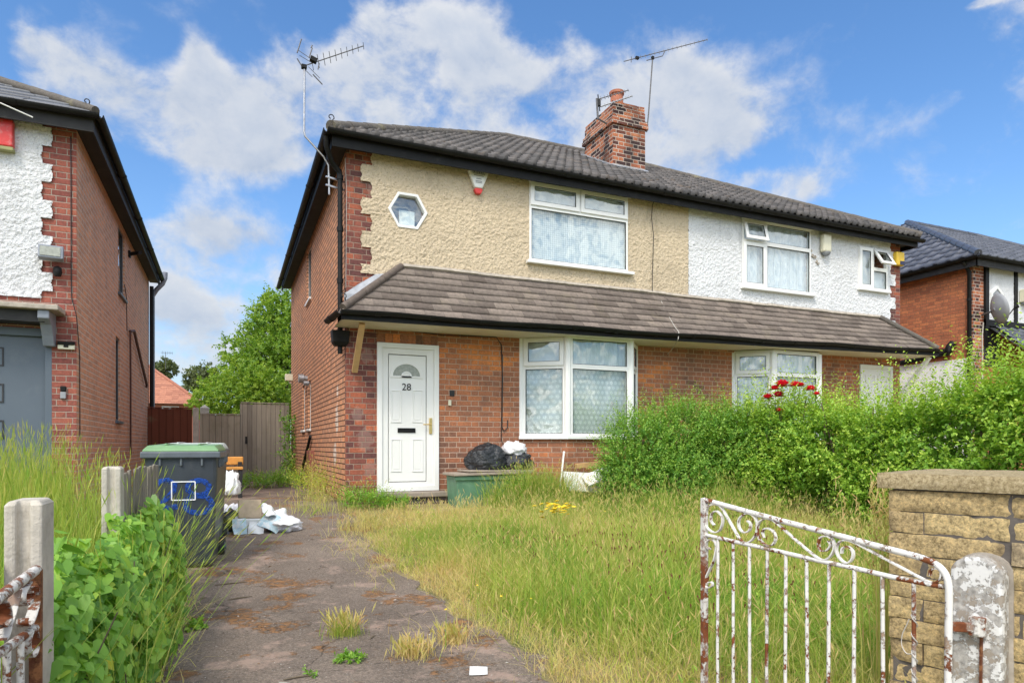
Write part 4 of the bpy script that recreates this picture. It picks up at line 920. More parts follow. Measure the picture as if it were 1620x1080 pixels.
MX = Matrix.Translation((X0 + 0.05, 0, 0)) @ Matrix.Rotation(R(-90), 4, 'Z')     # own x runs along -Y on the flank
for (ya, yb, za, zb), lab in ((sw1, None), (sw2, None), (sw3, None)):
    window(H, 'side_window', MX, [(-yb, -ya, za, zb, 'fixed', 'blind_grey', 0)], (-yb - 0.04, -ya + 0.04, za, 0.09))
mb = MB(); mb.box(X0 - 0.07, X0, 12.75, 13.25, 0.3, 0.98); mb.ring([(12.72, 0.28), (13.28, 0.28), (13.28, 1.0), (12.72, 1.0)], [(12.75, 0.31), (13.25, 0.31), (13.25, 0.97), (12.75, 0.97)], 0, 0.001); 
mb = MB(); mb.box(X0 - 0.09, X0, 12.7, 13.2, 0.28, 0.98); mb.build('meter_box', MAT['meter_red'], H, bevel=0.008)
mb = MB(); mb.tube([(X0 - 0.06, 14.9, 0.3), (X0 - 0.04, 13.0, 1.25)], 0.028, 8); mb.build('waste_pipe', MAT['black_paint'], H, smooth=50)
mb = MB(); mb.tube([(X0, 13.9, 2.42), (X0 - 0.14, 13.9, 2.42)], 0.06, 14); mb.tube([(X0 - 0.07, 13.9, 2.42), (X0 - 0.17, 13.9, 2.42)], 0.09, 14); mb.build('flue', MAT['steel'], H, smooth=50); mb = MB(); mb.tube([(X0, 13.6, 2.3), (X0 - 0.10, 13.6, 2.3)], 0.05, 12); mb.build('flue', MAT['steel'], H, smooth=50)
mb = MB(); mb.obox((X0 - 0.09, 17.2, 2.75), (0.18, 0.14, 0.16)); mb.tube([(X0 - 0.06, 17.2, 2.68), (X0 - 0.06, 17.2, 2.6)], 0.03, 8); mb.build('security_light', MAT['cream_plastic'], H, bevel=0.01)
# cables clipped to the front
def cable(name, pts, r, mat, parent):
    mb = MB(); mb.tube(pts, r, 5); return mb.build(name, mat, parent, smooth=60)
fy = Y0 - 0.012
cable('cable', [onY(585, 515, fy), onY(700, 530, fy), onY(785, 533, fy), onY(793, 545, fy), onY(795, 600, fy), onY(794, 675, fy), onY(797, 682, fy), onY(803, 676, fy), onY(803, 664, fy)], 0.008, MAT['cable'], H)
cable('cable', [onY(795, 560, fy), onY(793, 695, fy), onY(796, 703, fy), onY(850, 702, fy)], 0.006, MAT['cable'], H)
fu = Y0 - 0.05
cable('cable', [onY(1047, 300, Y0 - 0.30), onY(1037, 312, fu), onY(1032, 325, fu), onY(1031, 345, fu), onY(1034, 372, fu), onY(1032, 440, fu), onY(1032, 462, fu)], 0.006, MAT['cable'], H)
cable('cable', [onY(1046, 476, 8.95), onY(1055, 495, 8.8), onY(1067, 516, 8.5), onY(1074, 525, 8.36), onY(1073, 536, 8.34), onY(1065, 550, 8.7), onY(1056, 560, 9.05)], 0.005, MAT['cable_pale'], H)
cable('cable', [onY(1397, 441, 0 + Y0 - 0.02) if False else (X0 - 0.02, Y0 - 0.01, 4.95), (X0 + 0.0, Y0 - 0.015, 4.5), (X0 - 0.01, Y0 - 0.012, 3.2)], 0.003, MAT['cable_pale'], H)
# hooks and plates on the brick
mb = MB()
for u, v in ((888, 708), (886, 724), (884, 740)): p = onY(u, v, Y0 - 0.01); mb.ribbon([p, p + Vector((0, -0.06, -0.01)), p + Vector((0.04, -0.07, 0.0)), p + Vector((0.04, -0.07, 0.05))], 0.02, 0.004)
mb.build('wall_hook', MAT['black_matt'], H)
p = onY(711, 637, Y0); mb = MB(); mb.obox(p + Vector((0, -0.012, 0)), (0.045, 0.025, 0.085)); mb.build('bell_push', MAT['cream_plastic'], H, bevel=0.006)
p = onY(715, 622, Y0); mb = MB(); mb.obox(p + Vector((0, -0.006, 0)), (0.075, 0.012, 0.085)); mb.build('wall_plate', MAT['black_matt'], H, bevel=0.01)
# ------------------------------------------------------------------ neighbour on the left
LX, LY, LB, LT = -1.76, 9.865, 18.2, 5.07
LH = thing('detached_house', (LX - 2.8, 14.0, 0.28), 'dark red brick house with white roughcast and a grey door, cut by left edge', 'house')
lz = lambda u, v: onY(u, v, LY).z
lx = lambda u: onY(u, 600, LY).x
ldoor = (-3.7, lx(82), 0.4, lz(40, 518))
mb = holed_wall(MB(), 'x', -12.8, LX, 0.1, LT, LY, 0.25, [ldoor]); mb.build('front_wall', MAT['neat'], LH, recalc=False)
p = onX(187, 370, LX), onX(197, 448, LX); s1 = (p[0].y, p[1].y, 3.75, 4.95)
q = onX(183, 588, LX), onX(190, 672, LX); s2 = (q[0].y, q[1].y, 1.50, 2.95)
mb = holed_wall(MB(), 'y', LY, LB, 0.1, LT, LX + 0.001, -0.25, [s1, s2]); mb.box(-12.8, LX, LB - 0.2, LB, 0.1, LT); mb.box(-12.8, -12.6, LY + 0.25, LB, 0.1, LT); mb.build('side_wall', MAT['neat_side'], LH)
mb = MB(); mb.box(-12.5, LX - 0.25, LY + 1.0, LY + 1.1, 0.1, LT); mb.build('interior', MAT['dark_inside'], LH)
MXL = Matrix.Translation((LX - 0.04, 0, 0)) @ Matrix.Rotation(R(90), 4, 'Z')
for s_ in (s1, s2):
    window(LH, 'side_window', MXL, [(s_[0], s_[1], s_[2], s_[3], 'fixed', 'blind_grey', 0)], (s_[0] - 0.05, s_[1] + 0.05, s_[2], 0.09), mat='grey_paint')
o = cast_panel('render_panel', LH, -5.2, lx(84), 2.90, LT, LY, MAT['white_render'], lambda x, z: x > lx(67) + (lx(83) - lx(67)) * tooth(z + 0.1) + 0.01 * np.sin(z * 40), seed=31)
hip_roof(LH, -13.0, LX + 0.24, LY - 0.27, LB + 0.27, 5.20, 0.575, MAT['slate_tile'], MAT['ridge_tile'], lambda t: 0.0, 0.45, 0.30, 41, amp=0.02, rr_=0.055)
mb = MB(); mb.box(-13.0, LX + 0.2, LY - 0.22, LY - 0.2, 4.98, 5.18); mb.box(LX + 0.2, LX + 0.22, LY - 0.22, LB + 0.22, 4.98, 5.18); mb.box(-13.0, LX + 0.2, LY - 0.2, LY, LT - 0.012, LT + 0.02); mb.box(LX, LX + 0.2, LY, LB + 0.2, LT - 0.012, LT + 0.02); mb.build('fascia', MAT['black_matt'], LH)
mb = MB(); gutter(mb, (-13.0, LY - 0.285, 5.16), (LX + 0.3, LY - 0.285, 5.18)); gutter(mb, (LX + 0.285, LY - 0.29, 5.18), (LX + 0.285, LB + 0.3, 5.12)); mb.build('gutter', MAT['black_paint'], LH, smooth=50)
hip_iron((LX + 0.18, LY - 0.2, 5.25), 1.0).build('hip_iron', MAT['black_matt'], LH, smooth=60)
# canopy over the door, corbel
cz = onY(50, 486, LY - 0.35).z
mb = MB(); mb.box(-4.2, lx(104), LY - 0.40, LY - 0.002, cz - 0.02, cz + 0.045); cn = mb.build('door_canopy', MAT['mortar'], LH, bevel=0.012)
mb = MB(); mb.box(-4.2, lx(80), LY - 0.30, LY - 0.002, cz - 0.16, cz - 0.022); mb.build('canopy_board', MAT['black_matt'], cn)
xa, xb = lx(68), lx(92); mb = MB()
mb.M = Matrix.Translation(((xa + xb) / 2, LY, 0)) @ Matrix.Rotation(R(90), 4, 'Z')
mb.prism([(-0.36, cz - 0.022), (-0.004, cz - 0.022), (-0.004, cz - 0.42), (-0.10, cz - 0.42), (-0.16, cz - 0.30), (-0.24, cz - 0.18), (-0.36, cz - 0.12)], -0.06, 0.06); mb.build('corbel', MAT['grey_pipe'], cn, bevel=0.01)
mb = MB(); mb.ring(rect(*ldoor), rect(ldoor[0] + .09, ldoor[1] - .07, ldoor[2] + .02, ldoor[3] - .1), LY + 0.0, LY + 0.1); dl = mb.build('entrance_door', MAT['grey_paint'], LH, bevel=0.004)
mb = MB(); mb.box(ldoor[0] + .09, ldoor[1] - .072, LY + 0.06, LY + 0.09, ldoor[2] + .02, ldoor[3] - .102)
mb.build('door_leaf', MAT['grey_paint'], dl)
mb = MB()
for va, vb in ((548, 578), (606, 636), (664, 694)):
    za, zb = lz(1, vb), lz(1, va); mb.ring(rect(lx(-40), lx(3.5), za, zb), rect(lx(-40) + .015, lx(3.5) - .015, za + .015, zb - .015), LY + 0.05, LY + 0.061)
mb.build('door_groove', MAT['gasket'], dl)
mb = MB(); mb.box(-4.2, lx(40), LY - 0.25, LY - 0.01, 0.62, 0.68); mb.build('door_sill', MAT['white_plastic'], LH, bevel=0.01)
# pipes on the flank
LO = LX + 0.05
def pl(u, v, X=LO): return onX(u, v, X)
cable('service_pipe', [pl(206, 523), pl(206.5, 600), pl(206.5, 720)], 0.018, MAT['rust_pipe'], LH)
cable('service_pipe', [pl(206, 524), pl(212, 523), pl(217, 545), pl(232, 608), pl(231.5, 612)], 0.028, MAT['rust_pipe'], LH)
cable('cable', [pl(197, 450, LX + .01), pl(200, 470, LX + .01), pl(201, 523, LX + .01)], 0.007, MAT['cable'], LH)
yb = LB - 0.12
mb = MB(); mb.tube([(LX + 0.07, yb, 0.25), (LX + 0.07, yb, 4.9)], 0.045, 10); mb.build('downpipe', MAT['black_paint'], LH, smooth=50)
xg = onY(241, 500, LB + 0.02).x
mb = MB(); mb.tube([(xg, LB + 0.02, 0.25), (xg, LB + 0.02, 4.70)], 0.055, 12)
a = Vector((xg, LB + 0.02, 4.70)); b = onY(257, 449, LB + 0.02); c_ = onY(261, 440, LB + 0.02); d_ = onY(261.5, 431, LB + 0.02)
mb.tube([a, a.lerp(b, 0.4) + Vector((0, 0, .03)), b, c_, d_], 0.055, 12); mb.build('vent_pipe', MAT['grey_pipe'], LH, smooth=50)
cable('cable', [onY(112, 216, LY - .012), onY(112.5, 400, LY - .012), onY(113, 470, LY - .012), onX(121, 500, LX + .012), onX(126, 560, LX + .012), onX(126.5, 690, LX + .012)], 0.006, MAT['cable'], LH)
cable('cable_dropwire', [onY(0, 163, LY - .35), onY(52, 186, LY - .33)], 0.008, MAT['white_plastic'], LH)

# fittings fixed to the neighbour's corner
def fitting(name, label, cat, p, group=None): return thing(name, p, label, cat, group)
p = onY(88, 405, LY); t = fitting('floodlight', 'square security floodlight on the left house corner above the canopy', 'floodlight', p)
fl = MB(); c0 = p + Vector((-0.02, -0.13, 0)); fl.obox(c0, (0.26, 0.10, 0.17), (R(-12), 0, R(6))); fl.obox(p + Vector((0, -0.04, -0.02)), (0.05, 0.09, 0.06)); fl.build('housing', MAT['grey_pipe'], t, bevel=0.012)
mb = MB(); mb.obox(c0 + Vector((0, -0.052, 0.010)), (0.21, 0.01, 0.12), (R(-12), 0, R(6))); mb.build('lens', MAT['lamp_glass'], t)
mb = MB(); mb.lathe([(0.035, -0.10), (0.05, -0.06), (0.045, 0.0), (0.02, 0.02)], onY(91, 424, LY - 0.07), 12); mb.build('sensor', MAT['black_paint'], t, smooth=50)
p = onY(106, 547, LY); t = fitting('wall_lamp', 'small black and brass wall unit on the left house corner beside its door', 'wall lamp', p)
mb = MB(); mb.obox(p + Vector((0, -0.03, -0.02)), (0.18, 0.05, 0.06)); mb.build('body', MAT['cream_plastic'], t, bevel=0.008)
mb = MB(); mb.obox(p + Vector((0, -0.04, 0.03)), (0.18, 0.07, 0.04), (0.2, 0, 0)); mb.obox(p + Vector((0, -0.058, 0)), (0.05, 0.02, 0.05)); mb.build('hood', MAT['black_paint'], t, bevel=0.006)
p = onY(100.5, 622, LY); t = fitting('doorbell', 'slim black and grey video doorbell on the brick beside the grey door', 'doorbell', p)
mb = MB(); mb.obox(p + Vector((0, -0.016, 0.055)), (0.062, 0.03, 0.07)); mb.build('camera_panel', MAT['black_paint'], t, bevel=0.008)
mb = MB(); mb.obox(p + Vector((0, -0.016, -0.025)), (0.062, 0.028, 0.085)); mb.build('button_panel', MAT['dish_grey'], t, bevel=0.008)
p = onY(8, 214, LY - 0.03); t = fitting('alarm_box', 'faded red alarm box on white roughcast at the top left corner', 'alarm box', p)
mb = MB(); mb.obox(p + Vector((-0.05, -0.05, 0.0)), (0.30, 0.10, 0.33)); mb.build('cover', MAT['red_plastic'], t, bevel=0.015)
mb = MB(); mb.obox(p + Vector((-0.05, -0.05, -0.19)), (0.31, 0.10, 0.045)); mb.build('base', MAT['box_green'], t, bevel=0.008)
p = onX(205, 402, LX + 0.02); t = fitting('security_camera', 'tiny black camera under the left house eaves beside its upper side window', 'camera', p)
mb = MB(); mb.obox(p, (0.04, 0.12, 0.12)); mb.build('mount', MAT['black_paint'], t, bevel=0.005); mb = MB(); mb.tube([p + Vector((0.02, -0.02, 0)), p + Vector((0.14, -0.1, 0.01)), p + Vector((0.2, -0.2, 0))], 0.035, 10); mb.build('lens_tube', MAT['black_paint'], t, smooth=50)

# ------------------------------------------------------------------ neighbour on the right
RX, RY, RT = 15.15, 9.45, 5.08
RH = thing('semi_detached_house', (19.0, 13.5, 0.28), 'orange brick house with glazed dark roof tiles and black and white front', 'house')
mb = MB(); mb.box(RX, 25.0, RY, 17.5, 0.1, RT); mb.build('side_wall', MAT['orange'], RH)
mb = MB(); mb.box(RX - 0.012, RX - 0.002, RY + 0.02, 17.5, 0.1, 3.02); mb.build('painted_plinth', MAT['white_paint'], RH)
mb = MB(); mb.box(RX - 0.004, onY(1557, 500, RY).x, RY - 0.004, RY + 0.1, 0.1, RT - 0.004); mb.build('quoin', MAT['chimney'], RH)
xq = onY(1557, 500, RY).x
o = cast_panel('render_panel', RH, xq, 21.0, 3.5, RT, RY, MAT['white_render'], lambda x, z: inh2(x, z), step=0.03, seed=51) if False else None
rz = lambda u, v: onY(u, v, RY).z
hcx, hcz = onY(1579, 488, RY).x - 0.12, rz(1579, 476)
inh2 = lambda x, z: (np.abs(z - hcz) < 0.21) & (np.abs(x - hcx) < 0.24 - 0.55 * np.maximum(0, np.abs(z - hcz) - 0.0) * 0.6)
o = cast_panel('render_panel', RH, xq, 21.0, rz(1580, 512), RT, RY, MAT['white_render'], lambda x, z: (x < -99), step=0.025, seed=51)
mb = MB(); xs = onY(1604, 500, RY).x
mb.box(xq - 0.03, xq + 0.09, RY - 0.055, RY, 3.3, RT - 0.01); mb.box(xs - 0.05, xs + 0.06, RY - 0.055, RY, 3.6, RT - 0.01); mb.box(xq - 0.03, 21, RY - 0.06, RY, rz(1580, 518), rz(1580, 508)); mb.build('black_timber', MAT['black_paint'], RH)
h2 = lambda r_: [(hcx + 0.75 * r_ * math.cos(R(60 * i + 30)), hcz + r_ * math.sin(R(60 * i + 30))) for i in range(6)]
mb = MB(); mb.ring(h2(0.33), h2(0.25), RY - 0.065, RY + 0.0); hw2 = mb.build('hexagonal_window', MAT['upvc'], RH, bevel=0.004); mb = MB(); mb.prism(h2(0.249), RY - 0.045, RY - 0.035); mb.build('pane', MAT['dish_grey'], hw2)
hip_roof(RH, RX - 0.26, 26.0, RY - 0.27, 17.75, 5.20, 0.575, MAT['glazed_tile'], MAT['glazed_tile'], roll, 0.30, 0.33, 61, ax0=RX + 3.4)
mb = MB(); mb.box(RX - 0.22, 25, RY - 0.22, RY - 0.2, 4.98, 5.18); mb.box(RX - 0.22, RX - 0.2, RY - 0.22, 17.7, 4.98, 5.18); mb.box(RX - 0.2, RX, RY, 17.7, RT - .012, RT + .02); mb.box(RX - 0.2, 25, RY - 0.2, RY, RT - .012, RT + .02); mb.build('fascia', MAT['black_matt'], RH)
mb = MB(); gutter(mb, (RX - 0.3, RY - 0.285, 5.18), (25, RY - 0.285, 5.16)); gutter(mb, (RX - 0.285, RY - 0.29, 5.18), (RX - 0.285, 17.8, 5.12)); mb.build('gutter', MAT['black_paint'], RH, smooth=50)
xp = onX(1534, 500, RX - 0.06)
mb = MB(); mb.tube([(RX - 0.27, xp.y, 5.12), (RX - 0.07, xp.y, 4.9), (RX - 0.07, xp.y, 0.4)], 0.042, 10)
for z in (4.3, 3.4, 2.6): mb.tube([(RX - 0.07, xp.y, z - .03), (RX - 0.07, xp.y, z + .03)], 0.052, 10)
mb.build('downpipe', MAT['black_paint'], RH, smooth=50)
a = onX(1424, 574, RX - 0.07); b = onX(1497, 558, RX - 0.07); c_ = onX(1503, 548, RX - 0.09); d_ = onX(1508, 543, RX - 0.03)
mb = MB(); mb.tube([a, b], 0.06, 10); mb.tube([b, onX(1501, 553, RX - 0.12), c_, d_], 0.085, 10); mb.build('waste_pipe', MAT['black_paint'], RH, smooth=50)
cable('cable', [(xq - 0.06, RY - 0.02, rz(1552, 510)), (xq - 0.10, RY - 0.02, rz(1552, 530)), (xq - 0.09, RY - 0.02, 2.2)], 0.012, MAT['cable_pale'], RH)
# little tiled canopy on the front of the right house
zc0 = rz(1600, 520)
cb = MB(); cb.add([(xq + 0.1, RY, zc0), (25, RY, zc0), (25, RY - 0.9, zc0 - 0.72), (xq + 0.0, RY - 0.9, zc0 - 0.72)], [(0, 1, 2, 3)]); cp = cb.build('porch_roof', MAT['black_matt'], RH)
LL = math.hypot(0.9, 0.72); upv = Vector((0, 0.9, 0.72)) / LL
tiles('roof_tiles', cp, lambda u, s: Vector((u, RY - 0.9, zc0 - 0.70)) + upv * s, Vector((0, -0.72, 0.9)).normalized(), lambda s: xq + 0.05 + 0.25 * s, lambda s: 22.0, LL, 0.19, 0.3, roll, 0.025, MAT['slate_tile'], 71)
mb = MB(); mb.box(xq, 22, RY - 0.95, RY - 0.88, zc0 - 0.83, zc0 - 0.70); mb.build('fascia', MAT['black_paint'], cp)
mb = MB(); mb.box(xq - 0.02, xq + 0.55, RY - 0.01, RY - 0.005, zc0 - 0.9, zc0 - 0.05); mb.build('black_panel', MAT['black_plinth'], RH)
# dish and meter box on the right house
p = onY(1577, 489, RY - 0.35); t = fitting('satellite_dish', 'grey satellite dish on the white front of the right edge house', 'satellite dish', p)
mb = MB(); n_ = 24; vs = []; fs = []
Md = Matrix.Translation(p) @ Matrix.Rotation(R(62), 4, 'Z') @ Matrix.Rotation(R(78), 4, 'X')
for k in range(6):
    r_ = 0.34 * k / 5
    for j in range(n_): a = 2 * math.pi * j / n_; vs.append(Md @ Vector((r_ * 0.9 * math.cos(a), r_ * math.sin(a), 0.35 * r_ * r_ / 0.34 - 0.06)))
for k in range(5):
    for j in range(n_): fs.append((k * n_ + j, k * n_ + (j + 1) % n_, (k + 1) * n_ + (j + 1) % n_, (k + 1) * n_ + j))
mb.add(vs, fs); o = mb.build('reflector', MAT['dish_grey'], t, smooth=60, recalc=False); sd = o.modifiers.new('t', 'SOLIDIFY'); sd.thickness = 0.008
mb = MB(); e_ = Md @ Vector((0, -0.05, 0.36)); mb.tube([Md @ Vector((0, -0.32, 0.05)), e_], 0.012, 6); mb.tube([e_, e_ + Vector((0.03, -0.07, 0.03))], 0.035, 8); mb.build('feed_arm', MAT['black_paint'], t)
mb = MB(); mb.tube([p, p + Vector((0.02, 0.18, -0.04)), p + Vector((0.05, 0.34, -0.06))], 0.022, 8); mb.build('bracket', MAT['aerial_metal'], t)
p = onY(1619, 470, RY); t = fitting('wall_box', 'pale box fixed to white render at the right edge house', 'wall box', p); mb = MB(); mb.obox(p + Vector((0, -0.1, 0)), (0.42, 0.14, 0.3)); mb.build('casing', MAT['cream_plastic'], t, bevel=0.02); mb = MB(); mb.obox(p + Vector((0, -0.1, -0.17)), (0.36, 0.10, 0.04)); mb.build('underside', MAT['mark_grey'], t)

# ------------------------------------------------------------------ alarm boxes on the pair
p = onY(755, 288, Y0 - 0.03); t = fitting('alarm_box', 'white shield shaped alarm box with red base on the cream render', 'alarm box', p)
sh = [(-0.16, 0.13), (-0.11, 0.17), (0.11, 0.17), (0.16, 0.13), (0.075, -0.07), (0.055, -0.11), (-0.055, -0.11), (-0.075, -0.07)]
mb = MB(); mb.M = Matrix.Translation(p); mb.prism(sh, -0.07, 0.0); mb.build('cover', MAT['white_plastic'], t, bevel=0.018)
mb = MB(); mb.M = Matrix.Translation(p); mb.prism([(-0.055, -0.112), (0.055, -0.112), (0.065, -0.135), (0.035, -0.19), (-0.035, -0.19), (-0.065, -0.135)], -0.065, 0.0); mb.build('strobe', MAT['red_plastic'], t, bevel=0.01)
mb = MB(); mb.M = Matrix.Translation(p)
mb.ring(rect(-0.095, 0.095, 0.085, 0.145), rect(-0.088, 0.088, 0.092, 0.138), -0.0725, -0.069); 
for i in range(6): mb.box(-0.08 + i * 0.027, -0.062 + i * 0.027, -0.0725, -0.069, 0.098, 0.131)
for z, w in ((0.06, 0.075), (0.015, 0.04), (-0.02, 0.05), (-0.04, 0.05)): mb.box(-w, w, -0.0725, -0.069, z, z + 0.010)
mb.build('print', MAT['mark_grey'], t)
p = onY(1303, 386, Y0 - 0.03); t = fitting('alarm_box', 'cream rounded alarm box high on the white roughcast', 'alarm box', p)
mb = MB(); mb.obox(p + Vector((0, -0.05, 0)), (0.21, 0.10, 0.34)); mb.build('cover', MAT['cream_plastic'], t, bevel=0.03); mb = MB(); mb.lathe([(0.075, 0), (0.08, -0.02), (0.05, -0.06)], p + Vector((0, -0.055, -0.168)), 14); mb.build('strobe', MAT['mark_grey'], t, smooth=50)
p = onY(1418, 411, Y0 - 0.01); t = fitting('alarm_box', 'yellow alarm box on the brick quoin beside the open small window', 'alarm box', p)
mb = MB(); mb.obox(p + Vector((0, -0.05, 0)), (0.23, 0.10, 0.27)); mb.build('cover', MAT['yellow_plastic'], t, bevel=0.025); mb = MB(); mb.obox(p + Vector((0.04, -0.104, -0.085)), (0.13, 0.012, 0.075)); mb.build('strobe', MAT['navy_plastic'], t, bevel=0.005)
# scar in the white render
p = onY(1287, 407, Y0 - 0.03); mb = MB()
for i in range(7): mb.obox(p + Vector((-0.10 + 0.035 * i, -0.005, 0.12 - 0.035 * i + 0.03 * math.sin(i * 2))), (0.05, 0.02, 0.035), (0, i, 0))
mb.build('render_scar', MAT['mortar'], H)

# ------------------------------------------------------------------ TV aerials
def yagi(mb, a, b, n, el0, el1, eldir, r=0.006, boom=0.009):
    a, b = Vector(a), Vector(b); e = Vector(eldir).normalized(); mb.tube([a, b], boom, 6)
    for i in range(n):
        k = 0.14 + 0.86 * i / (n - 1); p = a.lerp(b, k); h = (el0 + (el1 - el0) * i / (n - 1)) / 2; mb.tube([p - e * h, p + e * h], r, 5)
AD = 9.2   # left aerial: mast off a bracket on the flank, over the eaves
P_ = lambda u, v, Y=AD: onY(u, v, Y)
t = thing('tv_aerial', P_(520, 295), 'tall thin TV aerial on a cranked mast clipped to the left brick corner', 'TV aerial', 'TV aerials on the rooftops')
mb = MB(); mb.tube([P_(521, 308), P_(520, 262), P_(512, 248), P_(483, 216), P_(481, 208), P_(481.5, 110)], 0.014, 8); mb.build('mast', MAT['steel'], t, smooth=60)
mb = MB()
for v in (281, 294): a = P_(521, v); mb.beam(a + Vector((-0.05, -0.02, 0)), Vector((X0 + 0.05, AD + 0.05, a.z - 0.02)), 0.025, 0.02)
mb.build('bracket', MAT['steel'], t)
mb = MB(); bo0, bo1 = P_(480, 105), P_(575, 73, AD + 0.25); eld = (0.25, 0.8, -0.45)
yagi(mb, bo0, bo1, 10, 0.20, 0.10, eld, 0.004, 0.007); mb.build('boom', MAT['aerial_metal'], t)
mb = MB()
c0 = P_(490, 99)
for (u0, v0), (u1, v1) in (((470, 84), (477, 62)), ((470, 93), (478, 106)), ((489, 92), (494, 76)), ((495, 118), (510, 134)), ((505, 100), (503, 110)), ((492, 76), (494, 72))): mb.tube([P_(u0, v0), P_(u1, v1)], 0.008, 5)
for (u0, v0), (u1, v1) in (((472, 80), (490, 92)), ((474, 88), (494, 100)), ((480, 108), (494, 122)), ((488, 106), (506, 124))): mb.tube([P_(u0, v0), P_(u1, v1)], 0.004, 5)
mb.build('reflector', MAT['aerial_metal'], t)
mb = MB(); mb.obox(P_(496, 95), (0.09, 0.07, 0.06), (0, 0.3, 0)); mb.obox(P_(481, 106), (0.07, 0.06, 0.05)); mb.build('clamp_box', MAT['black_paint'], t, bevel=0.006)
YA = 11.7
t = thing('tv_aerial', onY(1023, 205, YA), 'long TV aerial on the leaning mast right of the brick chimney', 'TV aerial', 'TV aerials on the rooftops')
mb = MB(); mb.tube([onY(1023, 209, YA), onY(1026, 180, YA), onY(1032.5, 92, YA)], 0.014, 8); mb.build('mast', MAT['aerial_metal'], t, smooth=60)
mb = MB(); yagi(mb, onY(987, 97.5, YA), onY(1119, 63, YA), 17, 0.11, 0.08, (0.1, 0.35, 0.93), 0.005, 0.009); mb.tube([onY(1023, 96, YA), onY(1033, 93, YA), onY(1048, 89, YA), onY(1052, 81, YA)], 0.009, 6); mb.tube([onY(999, 90, YA), onY(998.5, 99, YA)], 0.008, 5); mb.build('boom', MAT['aerial_metal'], t)
mb = MB(); mb.obox(onY(1008, 92, YA), (0.07, 0.05, 0.05)); mb.obox(onY(1032.5, 92, YA), (0.05, 0.05, 0.06)); mb.build('clamp_box', MAT['black_paint'], t)
mb = MB()
for v in (198, 206): mb.beam(onY(1025, v, YA), Vector((7.5, YA, onY(1025, v, YA).z)), 0.03, 0.025)
mb.build('bracket', MAT['aerial_metal'], t)
YB = 10.9
t = thing('tv_aerial', onY(945, 190, YB), 'broken twin boom TV aerial fixed across the chimney face', 'TV aerial', 'TV aerials on the rooftops')
mb = MB(); mb.tube([onY(944, 156, YB), onY(946, 189, YB)], 0.02, 8); mb.tube([onY(946, 188, YB), onY(960, 196, YB + 0.03)], 0.016, 6); mb.build('mast', MAT['aerial_metal'], t)
mb = MB(); yagi(mb, onY(944, 158, YB), onY(994, 143, YB), 9, 0.16, 0.10, (0.2, 0.6, 0.75), 0.006); mb.build('boom', MAT['aerial_metal'], t)
mb = MB(); yagi(mb, onY(950, 169, YB), onY(1000, 152, YB), 10, 0.13, 0.10, (0.2, 0.6, 0.75), 0.006, 0.014); mb.build('boom', MAT['steel'], t)
mb = MB(); mb.obox(onY(947, 163, YB), (0.06, 0.06, 0.12)); mb.tube([onY(946, 150, YB), onY(949, 176, YB)], 0.012, 5); mb.build('clamp_box', MAT['black_matt'], t)

# ------------------------------------------------------------------ far house beyond the gardens
FD = 34.0
p = dep(262, 640, FD); FH = thing('bungalow', (p.x - 1.5, p.y + 3, 0.24), 'distant house with a hipped red tile roof beyond the garden fences', 'house')
ez = dep(262, 638, FD).z; xr = onY(322, 640, p.y).x
mb = MB(); mb.box(xr - 9, xr - 0.25, p.y + 0.3, p.y + 7.5, 0.1, ez); mb.build('wall', MAT['far_brick'], FH)
hip_roof(FH, xr - 9.3, xr, p.y, p.y + 7.8, ez, 0.60, MAT['red_tile'], MAT['red_tile'], lambda t: 0.0, 0.3, 0.22, 81, ax0=xr - 5.2, ax1=xr - 3.0, amp=0.02)
wx0, wx1 = onY(256, 640, p.y + .3).x, onY(283, 640, p.y + .3).x
window(FH, 'window', Matrix.Translation((0, p.y + 0.28, 0)), [(wx0, (wx0 + wx1) / 2, ez - 1.2, ez - 0.12, 'sash', 'blind_grey', 0), ((wx0 + wx1) / 2, wx1, ez - 1.2, ez - 0.12, 'fixed', 'blind_grey', 0)])
mb = MB(); q = dep(262, 578, FD + 3.5); mb.tube([q - Vector((0, 0, .2)), q + Vector((0, 0, 0.75))], 0.015, 6); yagi(mb, q + Vector((-0.25, 0, .72)), q + Vector((0.35, 0, .72)), 7, 0.2, 0.15, (0, 0, 1), 0.008); mb.build('aerial', MAT['aerial_metal'], FH)

# ------------------------------------------------------------------ fences and gate across the passage
GYp = 17.7
fxx = lambda u: onY(u, 650, GYp).x
fz = lambda u, v: onY(u, v, GYp).z
t = tag(thing('garden_gate', (0.8, GYp, gz(GYp)), 'x', 'x'), 'tall weathered grey plank gate against the house corner', 'gate')
mb = MB(); x = fxx(381); k = 0
while x < X0 - 0.05: mb.box(x, x + 0.1029, GYp - 0.01, GYp + 0.012, gz(GYp) + 0.03 + 0.02 * (k % 2), fz(418, 639) + 0.012 * math.sin(k * 2.3)); x += 0.103; k += 1
mb.build('boards', MAT['old_planks'], t)
mb = MB(); mb.box(fxx(381), X0 - 0.04, GYp - 0.025, GYp + 0.03, fz(418, 639) + 0.012, fz(418, 639) + 0.04); mb.box(fxx(381) - 0.02, fxx(381) + 0.05, GYp + 0.013, GYp + 0.06, gz(GYp), fz(418, 639)); mb.build('capping', MAT['old_planks'], t)
mb = MB(); q = onY(389.5, 696, GYp - 0.012); mb.obox(q, (0.05, 0.02, 0.18)); mb.tube([q + Vector((0, -0.01, .02)), q + Vector((0, -0.05, .02)), q + Vector((0, -0.05, -.05))], 0.01, 6); mb.build('latch', MAT['black_matt'], t)
